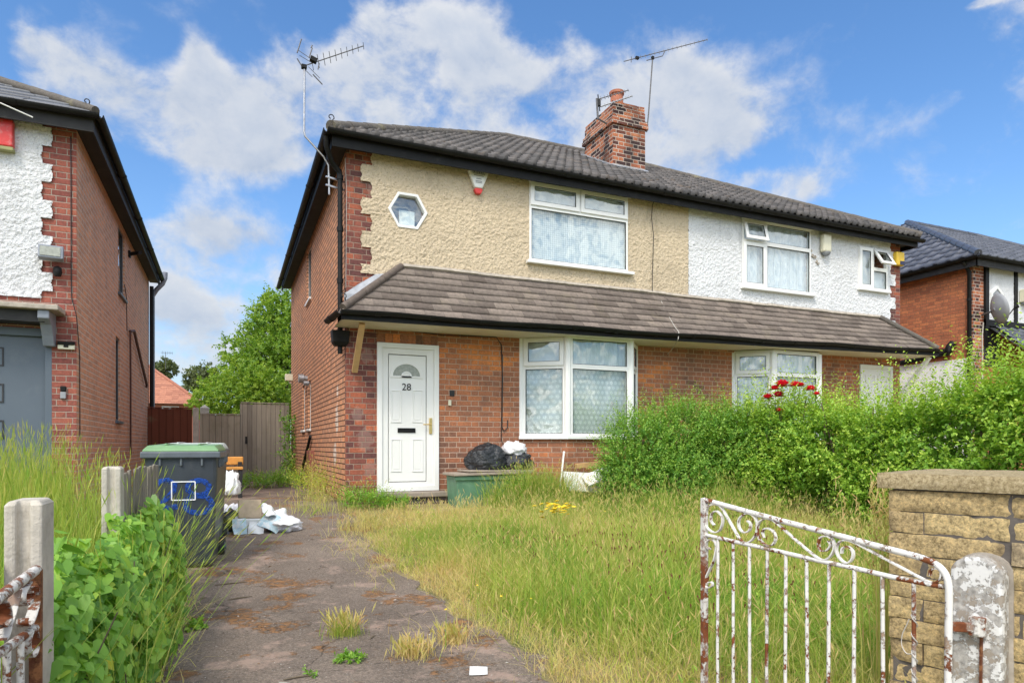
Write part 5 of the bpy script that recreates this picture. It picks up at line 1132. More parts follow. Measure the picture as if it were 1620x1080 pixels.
def panel(name, label, xa, xb, ztop, mat, bw, yoff=0.0, group=None):
    t = thing(name, ((xa + xb) / 2, GYp, gz(GYp)), label, 'fence', group); mb = MB(); x = xa; k = 0
    while x < xb - 0.02: mb.box(x, min(xb, x + bw - 0.0002), GYp + yoff - 0.009 - 0.004 * (k % 2), GYp + yoff + 0.009, gz(GYp), ztop + 0.006 * math.sin(k * 1.9)); x += bw; k += 1
    mb.build('boards', mat, t); mb = MB(); mb.box(xa, xb, GYp + yoff - 0.03, GYp + yoff + 0.02, ztop + 0.008, ztop + 0.03); mb.build('capping', mat, t); return t
panel('board_fence', 'weathered grey board fence panel between concrete post and garden gate', fxx(316), fxx(380), fz(350, 656), MAT['pale_planks'], 0.15)
panel('board_fence', 'dark brown painted fence panel between the left house and concrete post', LX + 0.02, fxx(304), fz(265, 646), MAT['brown_planks'], 0.15, -0.02)
mb = MB(); mb.box(fxx(305), fxx(314.5), GYp - 0.07, GYp + 0.07, 0.1, fz(310, 645)); tag(mb.build('fence_post', MAT['concrete'], None, bevel=0.012), 'pale concrete fence post between the brown and grey panels', 'fence post')
q = onY(323, 645, GYp + 2.0); mb = MB(); mb.box(q.x - 0.1, q.x + 0.12, GYp + 1.9, GYp + 2.1, 0.1, q.z); mb.add([(q.x - .1, GYp + 1.9, q.z), (q.x + .12, GYp + 1.9, q.z), (q.x + .12, GYp + 2.1, q.z), (q.x - .1, GYp + 2.1, q.z), (q.x + .01, GYp + 2, q.z + .09)], [(0, 1, 4), (1, 2, 4), (2, 3, 4), (3, 0, 4)]); tag(mb.build('fence_post', MAT['concrete']), 'pointed concrete post just behind the grey fence panel', 'fence post')

# ------------------------------------------------------------------ wheelie bins
def wheelie(name, loc, rz, label, lidmat, marks):
    t = thing(name, loc, label, 'wheelie bin', 'wheelie bins on the drive'); t.rotation_euler.z = 0
    M = Matrix.Translation(loc) @ Matrix.Rotation(rz, 4, 'Z') @ Matrix.Scale(0.95, 4)
    fy = lambda z: 0.075 * (1 - z / 1.0)
    def P4(hw0, z): return
    mb = MB(); mb.M = M; lv = [(0.02, 0.235, 0.075, 0.56), (0.10, 0.243, 0.068, 0.60), (0.80, 0.275, 0.016, 0.70), (0.93, 0.28, 0.008, 0.72), (0.985, 0.285, 0.0, 0.73)]
    vs = [];
    for z, hw, ya, yb in lv: vs += [(-hw, ya, z), (hw, ya, z), (hw, yb, z), (-hw, yb, z)]
    fs = [(3, 2, 1, 0)] + [(4 * k + i, 4 * k + (i + 1) % 4, 4 * k + 4 + (i + 1) % 4, 4 * k + 4 + i) for k in range(4) for i in range(4)]
    mb.add(vs, fs); body = mb.build('body', MAT['bin_body'], t, bevel=0.03, recalc=False)
    mb = MB(); mb.M = M; ro = [(-0.305, -0.025), (0.305, -0.025), (0.305, 0.755), (-0.305, 0.755)]; ri = [(-0.27, 0.02), (0.27, 0.02), (0.27, 0.70), (-0.27, 0.70)]
    vs = [(x, y, z) for z in (0.955, 1.01) for x, y in ro]; mb.add(vs, [(3, 2, 1, 0), (4, 5, 6, 7), (0, 1, 5, 4), (1, 2, 6, 5), (2, 3, 7, 6), (3, 0, 4, 7)])
    for x in (-0.17, -0.01, 0.15): mb.box(x, x + 0.02, -0.012, 0.02, 0.885, 0.955)
    for y in (0.1, 0.3, 0.5): mb.box(0.275, 0.298, y, y + 0.02, 0.87, 0.955)
    mb.build('rim', MAT['bin_rim'], t, bevel=0.01)
    mb = MB(); mb.M = M; a = [(-0.295, -0.02, 1.011), (0.295, -0.02, 1.011), (0.295, 0.75, 1.011), (-0.295, 0.75, 1.011)]; b = [(-0.255, 0.03, 1.062), (0.255, 0.03, 1.062), (0.255, 0.70, 1.075), (-0.255, 0.70, 1.075)]; c = [(-0.285, -0.005, 1.03), (0.285, -0.005, 1.03), (0.285, 0.74, 1.035), (-0.285, 0.74, 1.035)]
    mb.add(a + c + b, [(3, 2, 1, 0), (8, 9, 10, 11)] + [(4 * k + i, 4 * k + (i + 1) % 4, 4 * k + 4 + (i + 1) % 4, 4 * k + 4 + i) for k in (0, 1) for i in range(4)])
    for x in (-0.13, 0.13): mb.box(x - 0.012, x + 0.012, 0.08, 0.66, 1.06, 1.079)
    mb.build('lid', lidmat, t, bevel=0.012)
    mb = MB(); mb.M = M; mb.tube([(-0.25, 0.80, 1.03), (0.25, 0.80, 1.03)], 0.018, 10)
    for x in (-0.25, -0.08, 0.08, 0.25): mb.tube([(x, 0.74, 0.985), (x, 0.80, 1.03), (x, 0.77, 1.06)], 0.017, 8)
    mb.build('handle', MAT['bin_rim'], t, smooth=50)
    for x in (-0.265, 0.265):
        w = MB(); w.M = M @ Matrix.Translation((x, 0.64, 0.1)) @ Matrix.Rotation(R(90), 4, 'Y'); w.lathe([(0.055, -0.025), (0.095, -0.028), (0.1, -0.012), (0.1, 0.012), (0.095, 0.028), (0.055, 0.025)], (0, 0, 0), 24); wo_ = w.build('wheel', MAT['rubber'], t, smooth=40)
        h_ = MB(); h_.M = w.M; h_.lathe([(0.05, -0.03), (0.05, 0.03)], (0, 0, 0), 16); h_.lathe([(0.018, -0.04), (0.018, 0.04)], (0, 0, 0), 10); h_.build('hub', MAT['bin_rim'], wo_)
    mb = MB(); mb.M = M; mb.tube([(-0.26, 0.64, 0.1), (0.26, 0.64, 0.1)], 0.014, 8); mb.box(-0.2, 0.2, 0.52, 0.64, 0.02, 0.13); mb.build('axle', MAT['bin_body'], t)
    if marks:
        fr = lambda x, z: (x, fy(z) - 0.004, z)
        mb = MB(); mb.M = M
        xa, xb, za, zb = -0.075, 0.105, 0.60, 0.755
        for p0, p1 in (((xa, za), (xb, za)), ((xb, za), (xb, zb)), ((xb, zb), (xa, zb)), ((xa, zb), (xa, za))): mb.beam(fr(*p0), fr(*p1), 0.003, 0.009, (0, 0, 1) if p0[1] == p1[1] else (1, 0, 0))
        mb.build('white_square', MAT['white_paint'], body)
        mb = MB(); mb.M = M
        two = [(-0.20, 0.715), (-0.17, 0.76), (-0.10, 0.77), (-0.05, 0.735), (-0.06, 0.68), (-0.12, 0.61), (-0.19, 0.545), (-0.10, 0.54), (-0.03, 0.545)]
        e8 = [(0.13 + 0.085 * math.cos(a), 0.70 + 0.065 * math.sin(a)) for a in [R(270 + 36 * i) for i in range(11)]] + [(0.13 + 0.105 * math.cos(a), 0.56 + 0.075 * math.sin(a)) for a in [R(90 - 30 * i) for i in range(13)]]
        for path, w in ((two, 0.046), (e8, 0.048)):
            mb.tube([fr(*q_) for q_ in path], 1.0, prof=[(w / 2 * math.cos(2 * math.pi * i / 8), w / 2 * math.sin(2 * math.pi * i / 8)) for i in range(8)], up=(0, 1, 0))
        vsn = []
        for v_ in mb.v:
            L_ = M.inverted() @ v_; L_.y = fy(L_.z) - 0.002 + (L_.y - fy(L_.z)) * 0.05; vsn.append(M @ L_)
        mb.v = vsn; mb.build('sprayed_number', MAT['blue_spray'], body)
    return t
wheelie('wheelie_bin', Vector((-0.345, 5.92, gz(5.95) + 0.0)), R(-4), 'dark grey wheelie bin with green lid and blue spray painted number', MAT['bin_lid'], True)
wheelie('wheelie_bin', Vector((-0.31, 6.78, gz(6.9) - 0.05)), R(-3), 'second wheelie bin with pale lid hidden behind the green lidded one', MAT['bin_lid_pale'], False)

# ------------------------------------------------------------------ rubbish
def crumple(name, c, size, mat, seed, label, cat, group=None, sub=4, flat=1.0, amp=0.35, freq=3.0, build=True, ridges=0):
    b = bmesh.new(); bmesh.ops.create_icosphere(b, subdivisions=sub, radius=1.0); rs = random.Random(seed); off = Vector((rs.uniform(0, 50), rs.uniform(0, 50), rs.uniform(0, 50)))
    from mathutils import noise as mn
    for v in b.verts:
        d = v.co.normalized(); n = mn.fractal(d * freq + off, 1.0, 2.0, 4)
        if ridges: n += 0.35 * abs(math.sin(math.atan2(d.y, d.x) * ridges + 3 * mn.noise(d * 2 + off))) * max(0, d.z)
        r_ = 1 + amp * n; co = d * r_
        if co.z < -0.55: co.z = -0.55 + (co.z + 0.55) * 0.1
        v.co = Vector((co.x * size[0] / 2, co.y * size[1] / 2, (co.z + 0.55) * size[2] / 1.55))
    me = D.meshes.new(name); b.to_mesh(me); b.free(); me.materials.append(mat); me.polygons.foreach_set('use_smooth', [True] * len(me.polygons)); me.transform(Matrix.Translation(c))
    o = link(name, me); tag(o, label, cat, group); return o
def paper(name, c, size, rot, mat, seed, label, cat, group=None, amp=0.02):
    nx, ny = 14, 10; vs = []; fs = []; M = Matrix.Translation(c) @ Euler(rot).to_matrix().to_4x4()
    from mathutils import noise as mn
    for j in range(ny + 1):
        for i in range(nx + 1):
            x, y = (i / nx - .5) * size[0], (j / ny - .5) * size[1]
            z = amp * (2.2 * mn.noise(Vector((x * 9 + seed * 7.1, y * 9, seed))) + abs(math.sin(x * 13 + seed)) * 0.6); vs.append(M @ Vector((x, y, z)))
    for j in range(ny):
        for i in range(nx): fs.append((j * (nx + 1) + i, j * (nx + 1) + i + 1, (j + 1) * (nx + 1) + i + 1, (j + 1) * (nx + 1) + i))
    mb = MB(); mb.add(vs, fs); o = mb.build(name, mat, None, recalc=False); sd = o.modifiers.new('t', 'SOLIDIFY'); sd.thickness = 0.002; sd.offset = 0
    tag(o, label, cat, group); return o
G1 = 'paper rubbish on the drive'
p = onG(397, 843); bz = gz(p.y) + 0.008
t = thing('cardboard_box', p, 'tan crumpled cardboard box in the drive litter pile', 'box', None)
mb = MB(); mb.obox(p + Vector((-0.01, 0.06, 0.245)), (0.23, 0.035, 0.21), (R(-28), 0.06, 0.1)); mb.build('panel', MAT['cardboard'], t, bevel=0.012)
mb = MB(); mb.obox(p + Vector((-0.02, 0.09, 0.085)), (0.27, 0.2, 0.15), (0.1, 0.03, 0.12)); mb.build('base', MAT['paper'], t, bevel=0.01)
paper('torn_packet', p + Vector((-0.11, -0.05, 0.08)), (0.13, 0.17), (R(68), 0, 0.2), MAT['paper_blue'], 1, 'pale blue printed packet against the tan cardboard box', 'packet', G1)
paper('paper_sheet', p + Vector((0.05, -0.06, 0.06)), (0.15, 0.14), (R(60), 0.1, -0.1), MAT['paper'], 2, 'white sheet leaning on the front of the cardboard box', 'paper', G1)
paper('paper_sheet', p + Vector((0.25, 0.13, 0.17)), (0.34, 0.24), (R(30), 0.35, 0.5), MAT['paper'], 3, 'largest white sheet slumped to the right of the cardboard box', 'paper', G1, 0.03)
paper('torn_packet', p + Vector((0.20, -0.02, 0.10)), (0.22, 0.2), (R(40), 0.5, -0.3), MAT['paper_blue'], 4, 'blue and white packet under the slumped white sheet', 'packet', G1)
crumple('plastic_bag', p + Vector((0.33, 0.05, 0.0)), (0.34, 0.26, 0.16), MAT['bag_white'], 5, 'flattened white plastic bag at the right end of the drive litter', 'bag', G1)
paper('paper_sheet', p + Vector((0.34, -0.09, 0.10)), (0.24, 0.12), (R(12), -0.25, 0.6), MAT['paper'], 6, 'folded newspaper sheet lying on the flattened white bag', 'paper', G1)
crumple('plastic_bag', onG(372, 838) + Vector((-0.06, 0.35, 0.0)), (0.3, 0.3, 0.24), MAT['bag_white'], 9, 'crumpled white carrier bag between the bins and cardboard box', 'bag', G1)
crumple('bin_bag', onG(372, 842) + Vector((-0.03, 0.12, 0)), (0.26, 0.24, 0.22), MAT['bag_black'], 10, 'small dark plastic sack beside the bin wheel', 'bin bag')
crumple('plastic_bag', onG(366, 800) + Vector((0, 0.1, 0.15)), (0.22, 0.2, 0.3), MAT['paper'], 12, 'tall crumpled white wrapper next to the rear bin', 'wrapper', G1)
q = onG(757, 1064); paper('paper_sheet', Vector((q.x, q.y, gz(q.y) + 0.012)), (0.085, 0.115), (0, 0, -0.36), MAT['paper'], 13, 'small white paper square lying alone on the near drive', 'paper', None, 0.004)
# orange bench behind the bins
q = onY(385, 730, 11.2); t = thing('garden_bench', (q.x - 0.55, 11.2, gz(11.2)), 'orange slatted bench half hidden behind the bins', 'bench')
mb = MB(); mb.box(q.x - 1.1, q.x, 11.19, 11.23, onY(385, 735, 11.2).z, onY(385, 722, 11.2).z); mb.build('backrest', MAT['orange_wood'], t, bevel=0.015)
mb = MB(); mb.box(q.x - 1.1, q.x - 0.01, 10.85, 11.15, onY(385, 742, 11.0).z, onY(385, 738, 11.0).z); mb.build('seat', MAT['orange_wood'], t, bevel=0.008)
for x in (q.x - 1.02, q.x - 0.05):
    mb = MB(); mb.box(x - 0.03, x + 0.03, 11.13, 11.19, gz(11), q.z); mb.box(x - 0.03, x + 0.03, 10.87, 10.92, gz(11), onY(385, 743, 11).z); mb.build('leg', MAT['black_matt'], t)
# by the wall: green box, board, sacks
ya, yb = 8.42, 8.88
xa, xb = onY(722, 770, ya).x, onY(838, 770, ya).x; zt_ = onY(760, 752, ya).z
t = thing('storage_box', ((xa + xb) / 2, (ya + yb) / 2, 0.24), 'green plastic box against the brick wall under the bin bags', 'box')
mb = MB(); mb.add([(xa + .03, ya + .03, 0.2), (xb - .03, ya + .03, 0.2), (xb - .03, yb, 0.2), (xa + .03, yb, 0.2), (xa, ya, zt_), (xb, ya, zt_), (xb, yb, zt_), (xa, yb, zt_)], [(3, 2, 1, 0), (4, 5, 6, 7), (0, 1, 5, 4), (1, 2, 6, 5), (2, 3, 7, 6), (3, 0, 4, 7)]); mb.build('body', MAT['green_box'], t, bevel=0.02)
mb = MB(); mb.box(xa - 0.02, xb + 0.02, ya - 0.02, ya + 0.03, zt_ - 0.06, zt_ - 0.002); mb.build('rim', MAT['green_box'], t, bevel=0.01)
mb = MB(); mb.obox(((xa + xb) / 2 - 0.02, (ya + yb) / 2 - 0.02, zt_ + 0.025), (xb - xa + 0.06, yb - ya + 0.06, 0.035), (0, R(-0.8), 0)); mb.obox(((xa + xb) / 2 + 0.1, (ya + yb) / 2 - 0.03, zt_ + 0.058), (xb - xa - 0.1, yb - ya, 0.025), (0, R(0.5), 0.02)); tag(mb.build('board', MAT['grey_board'], bevel=0.008), 'grey weathered boards laid over the green box', 'board')
zb = zt_ + 0.065
c1 = onY(771, 740, 8.6); crumple('bin_bag', Vector((c1.x, 8.65, zb)), (0.60, 0.46, 0.36), MAT['bag_black'], 20, 'larger tied black bin bag on the boards nearest the door', 'bin bag', None, 5, 1, 0.16, 1.8, ridges=7)
c2 = onY(818, 740, 8.6); crumple('bin_bag', Vector((c2.x, 8.66, zb)), (0.52, 0.42, 0.25), MAT['bag_black'], 23, 'flatter black bin bag under the white carrier bag', 'bin bag', None, 5, 1, 0.16, 1.8, ridges=6)
c3 = onY(815, 722, 8.62); crumple('plastic_bag', Vector((c3.x, 8.66, zb + 0.21)), (0.36, 0.30, 0.19), MAT['bag_white'], 26, 'white carrier bag on top of the flatter black sack', 'bag', None, 4, 1, 0.3, 2.4)
# broken white panels, batten, stick
q = onY(925, 765, 8.35)
mb = MB(); mb.obox(q + Vector((0, 0.05, 0.02)), (0.62, 0.03, 0.34), (R(-38), R(4), 0.06)); tag(mb.build('broken_panel', MAT['chip_white'], bevel=0.004), 'large speckled white broken panel leaning below the bay window', 'broken panel')
mb = MB(); mb.obox(onY(948, 752, 8.25), (0.46, 0.02, 0.24), (R(-52), R(-20), -0.25)); tag(mb.build('broken_panel', MAT['chip_white'], bevel=0.004), 'smaller white broken piece tilted on the large panel', 'broken panel')
mb = MB(); mb.obox(onY(962, 765, 8.15), (0.36, 0.02, 0.18), (R(-60), R(15), 0.3)); tag(mb.build('broken_panel', MAT['dish_grey'], bevel=0.004), 'grey broken fragment at the right foot of the white panel', 'broken panel')
mb = MB(); mb.beam(onY(911, 737, 8.5), onY(951, 733, 8.5), 0.05, 0.07); tag(mb.build('timber_batten', MAT['timber_new'], bevel=0.004), 'short raw timber batten behind the white panel', 'timber')
mb = MB(); mb.tube([onY(886, 772, 8.25), onY(892, 717, 8.6)], 0.014, 8); mb.tube([onY(892, 717, 8.6), onY(892.3, 714, 8.61)], 0.018, 8); tag(mb.build('white_stick', MAT['white_plastic'], smooth=50), 'thin white pole leaning on the brick wall', 'pole')
# ------------------------------------------------------------------ stone wall and gate post on the right
def onP(u, v, P, N):
    d = Vector(ray(u, v)); o = Vector((0, 0, EYE)); t = (P - o).dot(N) / d.dot(N); return o + d * t
def catmull(pts, k=5):
    P = [pts[0]] + list(pts) + [pts[-1]]; out = []
    for i in range(1, len(P) - 2):
        a, b, c, d = [Vector(q) for q in P[i - 1:i + 3]]
        for j in range(k):
            t = j / k; out.append(0.5 * ((2 * b) + (c - a) * t + (2 * a - 5 * b + 4 * c - d) * t * t + (3 * b - a - 3 * c + d) * t ** 3))
    out.append(Vector(P[-2])); return out
WE = Vector((2.19, 1.66, 0)); wd = Vector((0.306, -0.952, 0)).normalized(); wn_ = Vector((-0.952, -0.306, 0)).normalized()
MW = Matrix(((wd.x, -wn_.x, 0, WE.x), (wd.y, -wn_.y, 0, WE.y), (0, 0, 1, 0), (0, 0, 0, 1)))     # own x along the wall, own y into it
t = thing('stone_wall', WE, 'yellow stone block garden wall with thick coping behind the white gatepost', 'wall')
mb = MB(); mb.M = MW; mb.box(0.012, 1.75, 0.008, 0.62, 0.0, 0.925); mb.build('core', MAT['wall_joint'], t)
from mathutils import noise as mn
def rough_block(mb, x0, x1, y0, y1, z0, z1, sd, amp=0.006, face='front'):
    nx = max(3, int((x1 - x0) / 0.012)); nz = max(3, int((z1 - z0) / 0.012)); vs = []; fs = []
    rs = random.Random(sd); tilt = rs.uniform(-.004, .004); tl = rs.uniform(-.003, .003)
    for j in range(nz + 1):
        for i in range(nx + 1):
            kx, kz = i / nx, j / nz; x = x0 + (x1 - x0) * kx; z = z0 + (z1 - z0) * kz
            e = min(kx * (x1 - x0), (1 - kx) * (x1 - x0), kz * (z1 - z0), (1 - kz) * (z1 - z0)); rnd = 0.0045 * max(0, 1 - e / 0.008) ** 2
            n = mn.fractal(Vector((x * 22, z * 22, sd * 3.7)), 1.0, 2.0, 4) * amp + mn.noise(Vector((x * 6, z * 8, sd * 1.7))) * amp * 0.8
            vs.append((x + (mn.noise(Vector((z * 30, sd, 1))) * 0.0015 if i in (0, nx) else 0), y0 + rnd - n + tilt * (kx - .5) * 4, z + (mn.noise(Vector((x * 20, sd, 7))) * 0.0018 if j in (0, nz) else 0) + tl * (kx - .5)))
    for j in range(nz):
        for i in range(nx): fs.append((j * (nx + 1) + i, j * (nx + 1) + i + 1, (j + 1) * (nx + 1) + i + 1, (j + 1) * (nx + 1) + i))
    W_ = nx + 1; rim = [i for i in range(W_)] + [j * W_ + nx for j in range(1, nz + 1)] + [nz * W_ + i for i in range(nx - 1, -1, -1)] + [j * W_ for j in range(nz - 1, 0, -1)]
    o = len(vs)
    for i in rim: v_ = vs[i]; vs.append((v_[0], y1, v_[2]))
    for k in range(len(rim)): k2 = (k + 1) % len(rim); fs.append((rim[k], o + k, o + k2, rim[k2]))
    mb.add(vs, fs)
mb = MB(); mb.M = MW; rs = random.Random(4); z = 0.0; ci = 0
hs = [0.074] * 12
zt = 0.922; zs = [zt - 0.076 * i for i in range(13)]
for ci in range(12):
    z1, z0 = zs[ci] - 0.002, zs[ci + 1] + 0.0015
    x = 0.0; first = True
    while x < 1.75:
        L_ = {True: (0.36 if ci % 2 == 0 else 0.11)}.get(first, None) or rs.uniform(0.20, 0.42); first = False
        x1 = min(1.78, x + L_); rough_block(mb, x + 0.0015, x1 - 0.002, 0.0 + rs.uniform(-.003, .003), 0.06, z0, z1, ci * 37 + int(x * 100)); x = x1
mb.build('stone_blocks', MAT['stone'], t, smooth=55, recalc=False)
mb = MB(); mb.M = MW @ Matrix.Rotation(R(90), 4, 'Z')   # the wall's far end face
for ci in range(12): rough_block(mb, -0.60, -0.32, -0.004, 0.05, zs[ci + 1] + .003, zs[ci] - .004, 500 + ci)
mb.M = MW
mb = MB(); mb.M = MW
rough_block(mb, -0.03, 0.80, -0.022, 0.35, 0.926, 0.980, 900, 0.004); rough_block(mb, 0.804, 1.75, -0.022, 0.35, 0.926, 0.980, 905, 0.004)
nx = 50; vs = []; fs = []
for j in range(21):
    for i in range(nx + 1):
        x = -0.03 + 1.78 * i / nx; y = -0.018 + 0.70 * j / 20; vs.append((x, y, 0.976 + 0.004 * mn.noise(Vector((x * 14, y * 14, 3))) + 0.006 * (1 - abs(j / 10 - 1) ** 4) - (0.0 if j else 0.006)))
for j in range(20):
    for i in range(nx): fs.append((j * (nx + 1) + i, j * (nx + 1) + i + 1, (j + 1) * (nx + 1) + i + 1, (j + 1) * (nx + 1) + i))
mb.add(vs, fs); mb.add([(-0.03, -0.015, 0.926), (-0.03, 0.68, 0.926), (-0.03, 0.68, 0.976), (-0.03, -0.015, 0.976), (1.75, 0.68, 0.926), (1.75, 0.68, 0.976)], [(0, 1, 2, 3), (1, 4, 5, 2)])
mb.build('coping', MAT['coping'], t, smooth=55, recalc=False)
# white post against the wall
PP0 = WE + wn_ * 0.075
pc0 = onP(1503, 1000, PP0, wn_); pc1 = onP(1588, 1000, PP0, wn_)
xa = (pc0 - WE).dot(wd); xb = (pc1 - WE).dot(wd); ztop = onP(1555, 881, PP0, wn_).z; hw = (xb - xa) / 2; zc_ = ztop - hw * 0.80
mb = MB(); mb.M = MW
def arch(x0, x1, zc, ry, n=14): c = (x0 + x1) / 2; r_ = (x1 - x0) / 2; return [(x0, 0.0), (x1, 0.0)] + [(c + r_ * math.cos(math.pi * i / n), zc + ry * math.sin(math.pi * i / n)) for i in range(n + 1)]
mb.prism(arch(xa, xb, zc_, hw * 0.8), -0.080, -0.006)
t = thing('gate_post', pc0 * 0.5 + pc1 * 0.5, 'round topped white concrete gatepost with flaking paint against the stone wall', 'gate post')
mb.build('post', MAT['flaking_post'], t, bevel=0.012)
mb = MB(); mb.M = MW; mb.prism(arch(xa + 0.0, xb + 0.010, zc_ + 0.002, hw * 0.8 + 0.004), -0.0055, 0.03); mb.build('mortar_edge', MAT['mortar'], t)
PF = WE + wn_ * 0.084
mb = MB(); mb.beam(onP(1553, 979, PF, wn_), onP(1550, 1180, PF, wn_), 0.008, 0.006, (0, 0, 1)); mb.build('rust_streak_rod', MAT['rust'], t)
mb = MB(); mb.obox(onP(1547, 990, PF + wn_ * .01, wn_), (0.035, 0.045, 0.06), (0, 0, 0.3)); mb.tube([onP(1545, 975, PF + wn_ * .02, wn_), onP(1545, 1003, PF + wn_ * .02, wn_)], 0.013, 8); mb.beam(onP(1548, 992, PF + wn_ * .02, wn_), onP(1500, 990, PF + wn_ * .03, wn_), 0.02, 0.03); mb.build('hinge', MAT['rusty_iron'], t, bevel=0.003)
# the open iron gate
ga, gb = Vector((1.715, 2.09, 0)), Vector((1.79, 1.19, 0)); gN = (gb - ga).cross(Vector((0, 0, 1))).normalized()
gp = lambda x, y: onP(1080 + x / 3, 760 + y / 3, ga, gN)
t = thing('iron_gate', ga, 'open white wrought iron gate with scrolls, rusting beside the lawn', 'gate', 'pair of drive gates')
mb = MB(); mb.tube(catmull([gp(x, y) for x, y in ((102, 90), (430, 180), (700, 250), (960, 320), (1120, 362), (1200, 395), (1245, 440), (1262, 500), (1264, 580), (1262, 700))]) + [gp(1260, 960), Vector((gb.x, gb.y, 0.06))], 0.0098, 8); mb.build('top_rail', MAT['flaking_iron'], t, smooth=60)
l0 = gp(103, 90); mb = MB(); mb.beam((l0.x, l0.y, 0.06), l0 + Vector((0, 0, .006)), 0.022, 0.022, (1, 0, 0)); mb.build('stile', MAT['rusty_iron'], t, bevel=0.002)
mb = MB(); mb.tube([gp(x, y) for x, y in ((103, 255), (230, 285), (400, 322), (640, 378), (800, 411), (1000, 458), (1240, 503))], 0.0078, 8); mb.build('middle_rail', MAT['flaking_iron'], t, smooth=60)
for x, y in ((168, 272), (240, 290), (317, 306), (402, 325), (490, 345), (588, 368), (695, 390), (815, 415), (948, 447), (1097, 478)):
    q = gp(x, y); mb = MB(); mb.tube([q, (q.x + rng.uniform(-.004, .004), q.y, 0.3), (q.x, q.y, 0.10)], 0.0058, 8); mb.build('bar', MAT['rusty_iron'] if x in (402, 1097) else MAT['flaking_iron'], t, smooth=60)
q0, q1 = gp(103, 255), gp(1245, 505); mb = MB(); mb.tube([(q0.x, q0.y, 0.11), (gb.x, gb.y, 0.11)], 0.009, 8); mb.build('bottom_rail', MAT['rusty_iron'], t)
paths = [[(150, 210), (135, 190), (140, 155), (165, 145), (190, 180), (180, 230), (150, 245), (115, 220), (108, 170), (120, 125), (150, 112), (180, 122), (230, 205), (275, 280), (312, 292), (345, 260), (355, 210), (340, 170), (305, 155), (270, 180), (268, 220), (290, 245), (318, 235), (322, 205), (308, 190)],
 [(385, 270), (380, 240), (400, 225), (430, 240), (442, 275), (425, 305), (395, 305), (365, 275), (355, 235), (365, 195), (400, 180), (440, 195), (530, 275), (620, 350), (665, 375), (700, 360), (720, 320), (712, 280), (685, 262), (655, 270), (645, 300), (655, 330), (685, 330), (703, 305), (692, 285)],
 [(755, 345), (760, 320), (785, 312), (808, 335), (805, 370), (780, 390), (748, 370), (730, 330), (740, 295), (775, 282), (830, 300), (980, 380), (1150, 470), (1195, 482), (1225, 465), (1228, 430), (1205, 415), (1178, 425), (1175, 450)],
 [(130, 325), (112, 310), (118, 285), (145, 280), (160, 310), (150, 375), (125, 430), (108, 470), (115, 505), (140, 500), (138, 482), (122, 482)]]
for pth in paths:
    mb = MB(); mb.ribbon(catmull([gp(*q) for q in pth], 6), 0.0042, 0.013, up=tuple(gN)); mb.build('scroll', MAT['flaking_iron'], t, smooth=50)
mb = MB(); b_ = gp(1100, 660); pts = [b_ + Vector((0.008 * math.cos(i * 1.1) , 0.008 * math.sin(i * 1.1) - 0.0, 0.03 - i * 0.009)) for i in range(34)]
pts2 = catmull([gp(1075, 655), gp(1060, 690), gp(1042, 730), (gp(1040, 780)), gp(1065, 820), gp(1105, 815)]); mb.tube(pts, 0.0016, 4); mb.tube(pts2, 0.0015, 4); mb.build('twine', MAT['cable_pale'], t)

# ------------------------------------------------------------------ left fence line and the rusty gate
def slot_post(name, u0, u1, u2, vt, Yf, label):
    xl, xr = onY(u0, vt, Yf).x, onY(u1, vt, Yf).x; zt = onY(u1, vt, Yf).z; yb = onX(u2, vt, xr).y
    yb = min(max(yb, Yf + 0.07), Yf + 0.13); w = xr - xl
    prof = [(xl, Yf), (xl + w * .30, Yf), (xl + w * .36, Yf + .018), (xl + w * .62, Yf + .018), (xl + w * .68, Yf), (xr, Yf), (xr, yb), (xl, yb)]
    mb = MB(); n = len(prof); vs = [(x, y, 0.0) for x, y in prof] + [(x, y, zt - 0.012) for x, y in prof] + [(xl + (x - xl) * .8 + w * .1, Yf + .01 + (y - Yf) * .8, zt) for x, y in prof]
    mb.add(vs, [tuple(range(2 * n, 3 * n))] + [(k * n + i, k * n + (i + 1) % n, (k + 1) * n + (i + 1) % n, (k + 1) * n + i) for k in (0, 1) for i in range(n)])
    return tag(mb.build(name, MAT['concrete'], None, bevel=0.006), label, 'fence post')
slot_post('fence_post', 5, 67, 86, 791, 1.98, 'nearest pale concrete fence post behind the rusty gate at the left edge')
slot_post('fence_post', 160, 191, 201, 738, 3.92, 'concrete fence post between bindweed and the wheelie bin')
def slats(name, label, xf, y0, y1, ztf, bw, mat):
    t = thing(name, (xf((y0 + y1) / 2), (y0 + y1) / 2, 0), label, 'fence'); mb = MB(); y = y0; k = 0
    while y < y1 - 0.01:
        z = ztf(y) + rng.uniform(-.008, .008); mb.obox((xf(y) + 0.004 * (k % 2), y + bw / 2, z / 2), (0.012, bw * 0.97, z), (0, rng.uniform(-.02, .02), rng.uniform(-.03, .03))); y += bw; k += 1
    mb.build('boards', mat, t, bevel=0.002); mb = MB(); mb.box(xf(y0) - 0.05, xf(y0) - 0.015, y0, y1, 0.30, 0.36); mb.build('rail', mat, t); return t
slats('slat_fence', 'warped grey slat fence panel leaning between a concrete post and the wheelie bin', lambda y: -0.52 + 0.05 * math.sin((y - 4) * 1.6), 4.02, 5.55, lambda y: 0.93 + 0.02 * math.sin((y - 4) * 2.2), 0.085, MAT['old_planks'])
zL = onX(40, 868, -0.50).z
slats('slat_fence', 'grey slatted fence panel behind the rusty gate at the left edge', lambda y: -0.53, 0.9, 1.96, lambda y: zL, 0.045, MAT['pale_planks'])
slats('slat_fence', 'grey slat fence panel buried under bindweed between two concrete posts', lambda y: -0.54, 2.1, 3.9, lambda y: 0.42, 0.09, MAT['pale_planks'])
XG = -0.425; q3 = lambda x, y: onX(x / 4.69, 850 + y / 4.69, XG)
